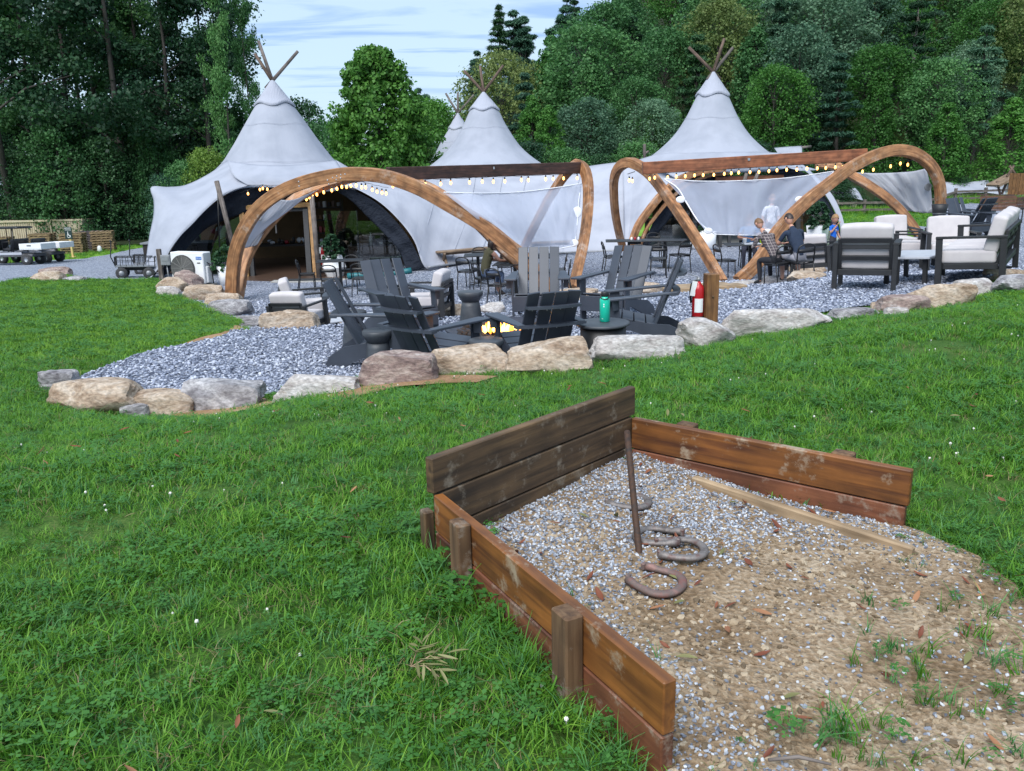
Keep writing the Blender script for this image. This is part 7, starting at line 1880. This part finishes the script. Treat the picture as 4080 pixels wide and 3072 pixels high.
utility_cart('roofed utility cart with black seats on the gravel road', 45, 1056, 86, True, .88)
utility_cart('utility cart with open white cargo bed parked behind the roofed one', 128, 1047, 84, False, .88)
utility_cart('utility cart mostly out of the picture behind the roofed one', -160, 1045, 86, True, .88)
ct = thing('shipping_container', 'long tan corrugated shipping container at the wood edge', 'shipping container'); Lg = 12.0
mb = MB(); nC = 58; vs = []
for i in range(nC * 4 + 1):
    x = -Lg + (Lg - 2.45) * i / (nC * 4); dpt = (0, 0, .05, .05)[i % 4]
    vs += [(x, dpt, .15), (x, dpt, 2.45)]
fs = [(2 * i, 2 * i + 2, 2 * i + 3, 2 * i + 1) for i in range(nC * 4)]
mb.add(vs, fs); mb.obj('corrugated_side', 'container', ct)
mb = MB(); mb.box((-Lg / 2, 1.25, 1.3), (Lg - .06, 2.3, 2.46)); mb.obj('shell', 'container', ct)
mb = MB(); mb.box((-Lg / 2, .0, .08), (Lg, .16, .16)); mb.box((-Lg / 2, .0, 2.53), (Lg, .16, .14)); mb.box((-.06, .0, 1.3), (.14, .18, 2.6)); mb.box((-2.42, .0, 1.3), (.10, .14, 2.6)); mb.obj('frame', 'container', ct)
for k in range(2):
    x0 = -2.3 + 1.12 * k; mb = MB(); mb.box((x0 + .55, .02, 1.3), (1.06, .06, 2.3), None, .01); o = mb.obj('door', 'container', ct)
    mb = MB()
    for z in (.55, 1.3, 2.05): mb.box((x0 + .55, -.025, z), (.8, .04, .42), None, .015)
    mb.obj('pressing', 'container', o)
    mb = MB()
    for dx_ in (.28, .82): mb.tube([(x0 + dx_, -.06, .2), (x0 + dx_, -.06, 2.4)], .02, 6)
    mb.obj('locking_bar', 'container', o)
for z in (.08, 2.53): mb = MB(); mb.box((-.02, -.02, z), (.18, .2, .16), None, .01); mb.obj('corner_casting', 'container', ct)
cp_ = P(345, 1006, 57); setat(ct, (cp_.x, cp_.y, cp_.z), 3, 0, scale=.85)
def pallet(m):
    t = thing('pallet', 'weathered', 'pallet')
    for y in (-.45, 0, .45): mb = MB(); mb.box((0, y, .07), (1.2, .08, .085)); mb.obj('stringer', m, t)
    for k in range(5): mb = MB(); mb.box((-.53 + .265 * k, 0, .124), (.13, 1.0, .02)); mb.obj('deck_board', m, t)
    for k in range(3): mb = MB(); mb.box((-.53 + .53 * k, 0, .016), (.13, 1.0, .02)); mb.obj('bottom_board', m, t)
    return t
PL = {m: pallet(m) for m in ('pallet', 'palletdark')}; used = set()
POS = ['lowest', 'second lowest', 'third', 'fourth', 'fifth', 'sixth', 'seventh', 'topmost']
for si, (px, py, d, k, m, nm, yw) in enumerate([(300, 1012, 49, 8, 'pallet', 'tan stack behind the parking sign', 8), (178, 1014, 50, 8, 'pallet', 'tan stack behind the cart seats', 4), (15, 1020, 50, 7, 'pallet', 'tan stack at the picture edge', 6), (418, 1004, 51, 8, 'pallet', 'pale stack nearest the bushes', 16), (374, 1002, 51.6, 8, 'palletdark', 'grey stack between container and pale stack', 10)]):
    p = P(px, py, d); zb = float(hz(p.x, p.y))
    for i in range(k):
        o = PL[m] if m not in used else dup(PL[m]); used.add(m)
        tag(o, '%s wooden pallet of the %s' % (POS[i] if i < k - 1 else 'topmost', nm), 'pallet', 'stacked wooden pallets')
        o.location = (p.x + random.uniform(-.03, .03), p.y + random.uniform(-.03, .03), zb + i * .145); o.rotation_euler = (0, 0, R(yw + random.uniform(-2, 2)))
sg = thing('parking_sign', 'black accessible parking sign on a faded yellow post', 'sign'); put(sg, 292, 1026, -6, 0)
mb = MB(); mb.box((0, 0, .50), (.10, .10, 1.1), None, .006); mb.obj('post', 'yellow', sg); mb = MB(); mb.box((0, 0, .03), (.28, .28, .06), None, .01); mb.obj('base', 'yellow', sg)
mb = MB(); mb.box((-.03, -.065, 1.28), (.40, .02, .62), None, .004); mb.obj('board', 'signblack', sg)
txt('RESERVED', .078, 'lettering', 'printwhite', sg, (-.03, -.078, 1.52), (R(90), 0, 0)); txt('PARKING', .078, 'lettering', 'printwhite', sg, (-.03, -.078, 1.43), (R(90), 0, 0))
mb = MB(); q = [(-.02 + .085 * math.cos(a), -.079, 1.12 + .085 * math.sin(a)) for a in np.linspace(R(115), R(385), 16)]; mb.tube(q, .012, 5); mb.tube([(-.05, -.079, 1.28), (-.045, -.079, 1.15), (.03, -.079, 1.15), (.065, -.079, 1.06), (.09, -.079, 1.06)], .014, 5); mb.tube([(-.045, -.079, 1.21), (.02, -.079, 1.21)], .011, 5); mb.ell((-.05, -.079, 1.315), (.024, .004, .024), 8, 5); mb.obj('wheelchair_symbol', 'printwhite', sg)
mb = MB(); mb.lathe([(0, 0), (.12, 0), (.14, .1), (.1, .3), (.05, .36), (0, .37)], 12); o = mb.obj('gas_bottle', 'white'); o.location = G(398, 1004); tag(o, 'small white tank standing between two pallet stacks', 'tank')

# ---------------------------------------------------------------- beyond the terrace on the right: fence, little tents, bathroom enclosure
fe = thing('rail_fence', 'low grey split rail fence across the far lawn', 'fence')
fp = [P(x, y, d) for x, y, d in ((3330,886,52),(3440,874,52),(3560,862,52),(3680,852,52),(3800,842,53),(3920,834,53),(4050,824,54),(4200,815,54))]
for i, p in enumerate(fp):
    z = float(hz(p.x, p.y)); fp[i] = Vector((p.x, p.y, z)); mb = MB(); mb.box((p.x, p.y, z + .42), (.14, .14, 1.0)); mb.obj('post', 'pole', fe)
for a, b in zip(fp[:-1], fp[1:]):
    for h_ in (.30, .72): mb = MB(); mb.bar(a + Vector((0, -.09, h_)), b + Vector((0, -.09, h_)), .05, .13); mb.obj('rail', 'pole', fe)
M['meadow'] = groundmat('meadow', (.05, .11, .02), (.08, .16, .03), (.13, .21, .05), .4, 6)
x, y, z, d = sample(18, 50, 52.5, 62, 12, 95, 60); pos = np.stack([x, y, z], -1)
MD = clutter('meadow_grass', [(tuft(90 + i, 16, .30, .16, .02, .5), 'grasspale') for i in range(2)] + [(tuft(93, 16, .3, .16, .02, .5), 'grass')])
scatter('meadow_grass', pos, rots(len(pos), r_), r_.uniform(1.0, 2.0, len(pos)), MD, 'tall rough meadow grass beyond the rail fence')
def small_tent(label, pk, d, yaw, ov):
    """safari tent: cream body under a stretched white fly; pk = ridge left, ridge right, eave/ground pixel rows"""
    t = thing('safari_tent', label, 'tent', 'small white safari tents')
    (xa, ya), (xb, yb), ye, yg, xl, xr = pk
    dd = 3.4
    zt = (P(xa, ya, d).z + P(xb, yb, d).z) / 2
    rows = [[(xl, ye, d - dd / 2), (xl + (xr - xl) * .25, ye - 3, d - dd / 2), ((xl + xr) / 2, ye - 6, d - dd / 2), (xl + (xr - xl) * .75, ye - 3, d - dd / 2), (xr, ye + 8, d - dd / 2)],
            [(xl + 6, (ya + ye) / 2 + 6, d - dd / 4), (xl + (xr - xl) * .25, (ya + ye) / 2, d - dd / 4), ((xl + xr) / 2, (ya + ye) / 2, d - dd / 4), (xl + (xr - xl) * .75, (yb + ye) / 2, d - dd / 4), (xr - 30 * ov, (yb + ye) / 2 - 4, d - dd / 4)],
            [(xa, ya, d), (xa + (xb - xa) * .25, ya + 5, d), ((xa + xb) / 2, (ya + yb) / 2 + 6, d), (xa + (xb - xa) * .75, yb + 5, d), (xb, yb, d)],
            [(xa, ye, d + dd / 2), (xa + (xb - xa) * .25, ye, d + dd / 2), ((xa + xb) / 2, ye, d + dd / 2), (xa + (xb - xa) * .75, ye, d + dd / 2), (xb + 20, ye, d + dd / 2)]]
    o, _ = fabric('fly', rows, 24, 20, M['canvas'], t, .02, 0)
    mb = MB(); a = P(xl + 12, yg, d - 1.1); b = P(xr - 45 * ov, yg, d - 1.1); zt0 = P(xl, ye, d - 1.1).z; c = (a + b) / 2
    mb.box((c.x, c.y + .9, (zt0 + a.z - .3) / 2), ((b - a).length, 1.8, zt0 - a.z + .3)); mb.obj('body', mat('cream_tent_body', (.58, .52, .38), .8), t)
    mb = MB(); mb.tube(px3([(xl + 20, yg, d - 1.25), (xl + (xr - xl) * .3, ye + 14, d - 1.25), (xl + (xr - xl) * .6, ye + 6, d - 1.25), (xr - 60 * ov, ye + 4, d - 1.25)], 16), .05, 5)
    mb.tube([P((xl + xr) / 2, ye, d - 1.3), P((xl + xr) / 2, yg, d - 1.3)], .05, 5); mb.obj('pole', 'pole', t)
    mb = MB(); mb.prism([(0, 0), (1, 0), (0, 0.01)], 'z', 0, .01)
    return t
small_tent('little white safari tent glimpsed under the tall arch', ((3290, 755), (3405, 748), 790, 838, 3250, 3440), 60, 0, .6)
small_tent('white safari tent beyond the far adirondack chairs', ((3762, 724), (3990, 712), 772, 822, 3758, 4010), 58, 0, .0)
small_tent('third white safari tent half hidden by the bathroom wall', ((4000, 695), (4200, 688), 770, 815, 3985, 4250), 60, 0, .0)
mb = MB(); mb.tube([P(3722, 815, 57), P(3740, 690, 57)], .06, 6); mb.tube([P(3922, 777, 56), P(3926, 728, 56)], .06, 6); tag(mb.obj('stove_pipe', 'steel'), 'pale stove pipe beside the small white tent roof', 'pipe')
lk = thing('lookout_frame', 'rough pole frame with a slanted bark roof behind the bathroom wall', 'shelter'); c0 = P(3990, 770, 50); lk.location = c0
for a, b in (((3985, 775), (3972, 722)), ((3992, 772), (4030, 682)), ((4012, 705), (4040, 660)), ((4050, 700), (4022, 660))):
    mb = MB(); mb.tube([P(*a, 50) - c0, P(*b, 50) - c0], .07, 6); mb.obj('pole', 'polebrown', lk)
mb = MB(); mb.bar(P(3955, 740, 50) - c0, P(4042, 695, 50) - c0, 1.2, .12); mb.obj('roof', 'bench', lk)
ba = thing('bathroom_enclosure', 'red brown timber clad enclosure with a BATHROOM sign', 'building'); dB_ = 44.0
def claddings(x0, x1, yt0, yt1, yb0, yb1, d0, d1, n, m, name='plank'):
    a0, a1 = P(x0, yb0, d0), P(x1, yb1, d1); t0, t1 = P(x0, yt0, d0), P(x1, yt1, d1)
    z0, z1 = min(a0.z, a1.z) - .3, (t0.z + t1.z) / 2
    for k in range(n):
        za = z0 + (z1 - z0) * k / n; mb = MB(); mb.bar((a0.x, a0.y, (za + za + (z1 - z0) / n) / 2), (a1.x, a1.y, (za + za + (z1 - z0) / n) / 2), .05, (z1 - z0) / n - .012); mb.obj(name, m, ba)
claddings(3895, 4040, 778, 779, 880, 876, 44, 43.4, 9, 'cladding'); claddings(4042, 4300, 778, 765, 876, 860, 43.4, 49, 9, 'cladding')
a, b = P(3893, 776, 44), P(4042, 777, 43.4); mb = MB(); mb.bar(a, b, .12, .05); mb.obj('coping', 'ridge_dark', ba)
for k in range(7):
    x = 4034 + k * 14; mb = MB(); q = P(x, 776, 44.2); q2 = P(x, 690, 44.2); mb.box((q.x, q.y + .3, (q.z + q2.z) / 2), (.165, .04, q2.z - q.z)); mb.obj('upright_board', 'postbrown', ba)
q = P(4021, 783, 43.35); mb = MB(); mb.box(q, (.50, .03, .11)); mb.obj('sign_board', 'signblack', ba); txt('BATHROOM', .098, 'lettering', 'printwhite', ba, q + Vector((0, -.02, 0)), (R(90), 0, 0))
tb2 = thing('bar_stool', 'thin legged dark stool before the bathroom wall', 'stool'); put(tb2, 4040, 905, 0, 0, surf='lawn')
mb = MB(); mb.box((0, 0, .74), (.5, .3, .04)); mb.obj('seat', 'frame', tb2)
for sx in (-.2, .2):
    for sy in (-.12, .12): mb = MB(); mb.box((sx, sy, .36), (.035, .035, .75)); mb.obj('leg', 'frame', tb2)
bn = thing('ash_urn', 'dark round topped ash urn at the foot of the tall arch', 'urn'); put(bn, 3728, 990, 0, 0, surf='up')
mb = MB(); mb.lathe([(0, 0), (.12, 0), (.13, .1), (.13, .75), (.15, .85), (.18, 1.0), (.16, 1.0), (.12, .9), (0, .88)], 20); mb.obj('body', 'frame', bn); mb = MB(); mb.lathe([(.125, .76), (.15, .77), (.15, .80), (.13, .82)], 20); mb.obj('band', 'hdpe2', bn)

# ---------------------------------------------------------------- people
def person(label, mats, J, rad, hair, head_r=.105, face_dir=(0, 1, 0), scale=1.0, fingers=True, hairlen=0.0):
    """J: joint name -> (x,y,z), facing +y; body grown as one skin over the skeleton"""
    t = thing('person', label, 'person')
    E = [('pelvis', 'waist', 0), ('waist', 'chest', 0), ('chest', 'neck', 0), ('neck', 'chin', 3)]
    for s_ in 'LR':
        E += [('chest', 'sh' + s_, 0), ('sh' + s_, 'el' + s_, 4), ('el' + s_, 'wr' + s_, 5), ('pelvis', 'hip' + s_, 1), ('hip' + s_, 'kn' + s_, 1), ('kn' + s_, 'an' + s_, 6), ('an' + s_, 'toe' + s_, 2)]
    names = list(J); idx = {n: i for i, n in enumerate(names)}
    me = bpy.data.meshes.new('body'); me.from_pydata([J[n] for n in names], [(idx[a], idx[b]) for a, b, _ in E], [])
    o = bpy.data.objects.new('body', me); COL.objects.link(o)
    sk = o.modifiers.new('skin', 'SKIN'); sk.use_smooth_shade = True
    su = o.modifiers.new('sub', 'SUBSURF'); su.levels = 2; su.render_levels = 2
    for n in names: me.skin_vertices[0].data[idx[n]].radius = rad.get(n.rstrip('LR') if n[:-1] in rad and n[-1] in 'LR' else n, rad.get(n[:-1], (.05, .05)))
    me.skin_vertices[0].data[idx['pelvis']].use_root = True
    dg = bpy.context.evaluated_depsgraph_get(); m2 = bpy.data.meshes.new_from_object(o.evaluated_get(dg)); bpy.data.objects.remove(o)
    # head with nose, ears, brow and chin, and fingers, in the same mesh
    bm = bmesh.new(); bm.from_mesh(m2)
    fd = Vector(face_dir).normalized(); hc = Vector(J['head']); up = (hc - Vector(J['neck'])).normalized()
    fx = fd.cross(up).normalized(); fy = up.cross(fx).normalized()
    MM = Matrix((fx, fy, up)).transposed()
    hm = MB(); vs = []; nu, nv = 20, 14
    for i in range(nv + 1):
        th = math.pi * i / nv
        for j in range(nu):
            a = 2 * math.pi * j / nu; x, y, z = math.sin(th) * math.cos(a), math.sin(th) * math.sin(a), math.cos(th)
            f = Vector((x * .76, y * .95, z * 1.18))
            if z < -.2: f.x *= 1 - .32 * (-z - .2); f.y *= (1 - .1 * (-z - .2)) if y > 0 else (1 - .35 * (-z - .2))
            if y > .5:
                f.y += .20 * math.exp(-((x / .16) ** 2 + ((z + .12) / .2) ** 2)) - .07 * math.exp(-(((abs(x) - .33) / .16) ** 2 + ((z - .12) / .12) ** 2)) + .05 * math.exp(-((x / .3) ** 2 + ((z + .52) / .07) ** 2))
            vs.append(hc + MM @ (f * head_r))
    fs = [(i * nu + j, (i + 1) * nu + j, (i + 1) * nu + (j + 1) % nu, i * nu + (j + 1) % nu) for i in range(nv) for j in range(nu)]
    hm.add(vs, fs, None, True)
    for s_ in (-1, 1): hm.ell(hc + MM @ Vector((s_ * .78 * head_r, -.05 * head_r, -.05 * head_r)), (.02, .03, .035), 8, 6)
    for s_ in 'LR':
        w = Vector(J['wr' + s_]); h_ = Vector(J['ha' + s_]) if 'ha' + s_ in J else w + (w - Vector(J['el' + s_])).normalized() * .08
        d = (h_ - w).normalized(); sd = d.cross(Vector((0, 0, 1)));
        sd = sd.normalized() if sd.length > .1 else Vector((1, 0, 0)); dn = sd.cross(d)
        hm.ell(w + d * .05, (.042, .018, .05), 10, 6, m=Matrix((sd, dn, d)).transposed())
        for k in range(4):
            b = w + d * .085 + sd * (-.03 + .02 * k); L_ = (.062, .074, .070, .055)[k]
            hm.tube([b, b + d * L_ * .55 - dn * .008 * 1, b + d * L_ - dn * .03], [.009, .0085, .006], 6)
        b = w + d * .035 + sd * (.04 if s_ == 'L' else -.04); hm.tube([b, b + d * .03 + sd * (.025 if s_ == 'L' else -.025), b + d * .06 + sd * (.02 if s_ == 'L' else -.02)], [.011, .010, .007], 6)
    tmp = hm.mesh('tmp'); nb = len(bm.faces); bm.from_mesh(tmp)
    bm.faces.ensure_lookup_table()
    segs = [(Vector(J[a]), Vector(J[b]), k) for a, b, k in E]
    for i, f in enumerate(bm.faces):
        f.smooth = True
        if i >= nb: f.material_index = 3; continue
        c = f.calc_center_median(); best = (9, 0)
        for a, b, k in segs:
            ab = b - a; u = max(0, min(1, (c - a).dot(ab) / max(ab.length_squared, 1e-9))); dd = (c - (a + ab * u)).length
            if dd < best[0]: best = (dd, k, u)
        f.material_index = {0: 0, 1: 1, 2: 2, 3: 3, 4: (0 if mats.get('sleeve', 1) > best[2] else 3) if len(best) > 2 else 0, 5: 0 if mats.get('sleeve', 1) > 1 else 3, 6: 1 if mats.get('leg', 1) > best[2] else 3}[best[1]]
    bm.to_mesh(m2); bm.free(); m2.name = 'body'
    for k in ('shirt', 'pants', 'shoes', 'skin'): m2.materials.append(mats[k])
    o = bpy.data.objects.new('body', m2); COL.objects.link(o); o.parent = t
    # hair shell
    hb = MB(); vs = []; fs = []
    rows = 9; cols_ = 22; r5 = random.Random(len(label))
    for i in range(rows + 1):
        th = math.pi * .62 * i / rows
        for j in range(cols_):
            a = 2 * math.pi * j / cols_; lim = .36 + .26 * (.5 - .5 * math.sin(a)) * 1.0
            tt = th * (lim / .62); f = Vector((math.sin(tt) * math.cos(a) * .82, math.sin(tt) * math.sin(a) * 1.0, math.cos(tt) * 1.24)) * (1.06 + r5.uniform(-.015, .03))
            vs.append(hc + MM @ (f * head_r))
    fs = [(i * cols_ + j, (i + 1) * cols_ + j, (i + 1) * cols_ + (j + 1) % cols_, i * cols_ + (j + 1) % cols_) for i in range(rows) for j in range(cols_)]
    hb.add(vs, fs, None, True)
    if hairlen:
        for k in range(15):
            a = R(200 + 140 * k / 14); b = hc + MM @ (Vector((math.cos(a) * .7, math.sin(a) * .82, .1)) * head_r)
            e = b + MM @ Vector((math.cos(a) * .02, -.02 + .01 * math.sin(k), 0)) + Vector((0, 0, -hairlen * r5.uniform(.8, 1.05)))
            hb.tube([b, b.lerp(e, .4) + MM @ Vector((0, -.02, 0)), e], [.030, .034, .010], 7)
    hb.obj('hair', hair, t)
    t.scale = (scale,) * 3
    return t
PR = {'pelvis': (.15, .12), 'waist': (.135, .105), 'chest': (.155, .115), 'neck': (.052, .052), 'chin': (.05, .05), 'sh': (.062, .062), 'el': (.043, .043), 'wr': (.029, .029), 'hip': (.092, .092), 'kn': (.062, .062), 'an': (.042, .042), 'toe': (.036, .03), 'head': (.05, .05)}
def sit(lean=.1, arms=None, f=1.0, spread=.14):
    J = {'pelvis': (0, -.02, .55), 'waist': (0, .0 + lean * .25, .72), 'chest': (0, .02 + lean * .75, .95), 'neck': (0, .03 + lean * 1.0, 1.11), 'chin': (0, .05 + lean * 1.15, 1.18)}
    hd = (0, .06 + lean * 1.3, 1.285)
    for s_, x in (('L', -1), ('R', 1)):
        J['sh' + s_] = (x * .175, .02 + lean * .85, 1.04); J['hip' + s_] = (x * .085, .02, .53); J['kn' + s_] = (x * spread, .42, .53); J['an' + s_] = (x * spread, .40, .09); J['toe' + s_] = (x * (spread + .03), .56, .03)
        J['el' + s_] = (x * .24, .16 + lean, .80); J['wr' + s_] = (x * .10, .40 + lean, .79)
    if arms: J.update(arms)
    return J, hd
def addp(label, J, hd, mats, hair, face, tab, scale=1.0, hairlen=0, sleeve=.6, hr=.10, rad=None):
    J = dict(J); 
    Jh = dict(J); Jh['head'] = hd
    # the skeleton ends at the chin; 'head' only places the head
    return person(label, mats, Jh, rad or PR, hair, hr, face, scale, hairlen=hairlen)
def pm(shirt, pants, shoes=(.02, .02, .02), sleeve=.6, leg=1.0, skin=None, sv=None):
    k = len(bpy.data.materials)
    return {'shirt': shirt if not isinstance(shirt, tuple) else mat('shirt_cloth', shirt, .9, var=[tuple(c * 1.25 for c in shirt)], scale=5, bump=.5, bscale=14, bdist=.03), 'pants': mat('trouser_cloth', pants, .9, var=[tuple(c * 1.2 for c in pants)], scale=6), 'shoes': mat('shoe_leather', shoes, .7), 'skin': skin or M['skin'], 'sleeve': sleeve, 'leg': leg}
def sitat(t, chair, dy=.02, dz=0.0):
    m_ = chair.matrix_world.normalized(); t.matrix_world = m_ @ Matrix.Translation((0, dy, dz)) @ Matrix.Diagonal((*t.scale, 1)); return t
J, hd = sit(.16, {'elR': (.22, .30, .84), 'wrR': (.16, .52, .80), 'elL': (-.20, .26, .84), 'wrL': (-.02, .50, .80), 'anR': (.12, .30, .09), 'toeR': (.13, .46, .03)})
w1 = addp('woman in olive tank top with long dark hair seated at a cafe table', J, hd, pm((.075, .068, .035), (.11, .15, .24), (.05, .04, .04), -1, .55), 'hair_br', (.25, 1, -.12), None, 1.0, .36); sitat(w1, WCH, .0)
J, hd = sit(.10, {'elR': (.27, .18, .80), 'wrR': (.06, .42, .80), 'elL': (-.27, .18, .80), 'wrL': (-.10, .44, .78)})
w2 = addp('woman in blue blouse seated facing out below the screen hem', J, hd, pm((.10, .22, .42), (.05, .05, .07), sleeve=.55), 'hair_bd', (0, 1, -.1), None, 1.0, .25); sitat(w2, WC2, .0)
def plaid():
    m = mat('plaid_shirt', (.055, .045, .05), .9); t = m.node_tree; b = t.nodes['Principled BSDF']; L = t.links.new
    tcn = N(t, 'ShaderNodeTexCoord'); s = N(t, 'ShaderNodeSeparateXYZ'); L(tcn.outputs['Object'], s.inputs[0])
    acc = None
    for ax in (0, 2):
        ml = N(t, 'ShaderNodeMath', operation='MULTIPLY', i_1=17.0); L(s.outputs[ax], ml.inputs[0]); fr = N(t, 'ShaderNodeMath', operation='FRACT'); L(ml.outputs[0], fr.inputs[0]); lt = N(t, 'ShaderNodeMath', operation='LESS_THAN', i_1=.13); L(fr.outputs[0], lt.inputs[0])
        if acc is None: acc = lt
        else: mx = N(t, 'ShaderNodeMath', operation='MAXIMUM'); L(acc.outputs[0], mx.inputs[0]); L(lt.outputs[0], mx.inputs[1]); acc = mx
    mx = N(t, 'ShaderNodeMix', data_type='RGBA'); L(acc.outputs[0], mx.inputs[0]); mx.inputs[6].default_value = (.06, .048, .055, 1); mx.inputs[7].default_value = (.30, .26, .25, 1); L(mx.outputs[2], b.inputs['Base Color']); return m
J, hd = sit(.40, {'elR': (.27, .46, .80), 'wrR': (.10, .66, .79), 'elL': (-.27, .46, .80), 'wrL': (-.10, .64, .79)})
m1_ = addp('man in dark plaid shirt hunched over the table, back turned', J, hd, pm(plaid(), (.012, .013, .018), sleeve=2), 'hair_bd', (0, 1, -.3), None, .97); sitat(m1_, MC1, .0)
J, hd = sit(.30, {'elR': (.28, .40, .80), 'wrR': (.10, .60, .79), 'elL': (-.28, .40, .80), 'wrL': (-.10, .58, .79)}, spread=.18)
m2_ = addp('man in navy t-shirt and grey shorts, back turned to the camera', J, hd, pm((.012, .022, .045), (.22, .22, .25), sleeve=.7, leg=.4), 'hair_br', (-.2, 1, -.25), None, 1.0); sitat(m2_, MC2, .0)
def stand(arms=None, twist=0):
    J = {'pelvis': (0, 0, .93), 'waist': (0, .01, 1.08), 'chest': (0, .0, 1.28), 'neck': (0, .0, 1.43), 'chin': (0, .03, 1.49)}
    for s_, x in (('L', -1), ('R', 1)):
        J['sh' + s_] = (x * .17, 0, 1.36); J['hip' + s_] = (x * .085, 0, .90); J['kn' + s_] = (x * .10, .02, .50); J['an' + s_] = (x * .10, -.02, .08); J['toe' + s_] = (x * .12, .14, .03)
        J['el' + s_] = (x * .235, -.02, 1.09); J['wr' + s_] = (x * .22, .10, .87)
    if arms: J.update(arms)
    return J, (0, .035, 1.60)
PS = dict(PR); PS['pelvis'] = (.135, .105); PS['waist'] = (.115, .09); PS['chest'] = (.14, .105)
J, hd = stand({'elL': (-.26, .05, 1.10), 'wrL': (-.12, .25, 1.02), 'elR': (.26, .0, 1.08), 'wrR': (.25, .18, .92)})
w3 = addp('woman in white top looking down, standing behind the tent glass', J, hd, pm((.72, .73, .76), (.015, .016, .02), sleeve=.35), 'hair_bl', (0, 1, -.45), None, 1.0, .25, rad=PS)
p = P(905, 1085, 27.8); w3.location = (p.x, p.y, z1); w3.rotation_euler = (0, 0, R(168))
J, hd = stand({'elL': (-.24, .1, 1.10), 'wrL': (-.12, .32, 1.05), 'elR': (.24, .1, 1.10), 'wrR': (.14, .32, 1.05)})
m4 = addp('person in black standing behind the shop counter', J, hd, pm((.010, .010, .013), (.012, .012, .015), sleeve=2), 'hair_br', (-1, .3, -.2), None, 1.02, .0, rad=PS)
p = P(1372, 1075, 28.2); m4.location = (p.x, p.y, z1); m4.rotation_euler = (0, 0, R(140))
J, hd = stand()
m5 = addp('person in white shirt standing behind the mesh screen', J, hd, pm((.74, .75, .8), (.08, .08, .1), sleeve=.8), 'hair_bd', (0, 1, -.1), None, 1.05, .0, rad=PS)
p = P(3065, 985, 24.5); m5.location = (p.x, p.y, float(hz_low(p.x, p.y))); m5.rotation_euler = (0, 0, R(190))
J, hd = stand({'elR': (.24, .06, 1.12), 'wrR': (.05, .20, 1.44), 'elL': (-.23, .02, 1.10), 'wrL': (-.20, .17, .90)})
by = addp('small boy in bright blue t-shirt with a hand at his mouth', J, (0, .035, 1.63), pm((.015, .14, .62), (.05, .045, .05), (.1, .1, .1), .65), 'hair_bl', (.55, 1, 0), None, .68, .0, hr=.155, rad=PS)
p = G(3312, 1045, 'low'); by.location = p; by.rotation_euler = (0, 0, R(212))
mb = MB(); mb.bar((-.045, .112, 1.25), (.045, .112, 1.21), .02, .016); mb.bar((-.045, .112, 1.21), (.045, .112, 1.25), .02, .016); mb.bar((-.03, .112, 1.18), (.03, .112, 1.18), .016, .012); mb.obj('shirt_print', 'printwhite', by)

# ---------------------------------------------------------------- litter in the grass, twig
fr = thing('fallen_frond', 'pale wilted leafy twig lying on the lawn beside the pit', 'twig'); c = G(1640, 2720); fr.location = (c.x, c.y, c.z + .05)
for k, a0 in enumerate((20, 75, -40)):
    e = Vector((math.cos(R(a0)) * .11, math.sin(R(a0)) * .09, .004)); mb = MB(); mb.tube([(0, 0, 0), e * .5 + Vector((0, 0, .02)), e], .0018, 5); mb.obj('stem', 'rawwood', fr)
    for i in range(7):
        u = .25 + .75 * i / 6; a = R(a0 + (38 if i % 2 else -38) * (1 - .6 * (i == 6)) + random.uniform(-12, 12)); o = link('leaf', leafmesh(200 + i + 10 * k, .062, .0085), 'paleleaf', fr)
        o.location = e * u + Vector((math.cos(a) * .028, math.sin(a) * .028, .014)); o.rotation_euler = (random.uniform(-.5, .5), random.uniform(-.1, .4), a)
tw = MB(); a, b = G(3060, 3045), G(3310, 3060); tw.tube([a + Vector((0, 0, .012)), a.lerp(b, .5) + Vector((0, .01, .018)), b + Vector((0, 0, .010))], [.004, .005, .003], 6); tag(tw.obj('twig', 'pole'), 'grey bent twig on the dirt at the bottom edge', 'twig')
print('TRIS', sum(len(m.polygons) for m in bpy.data.meshes))
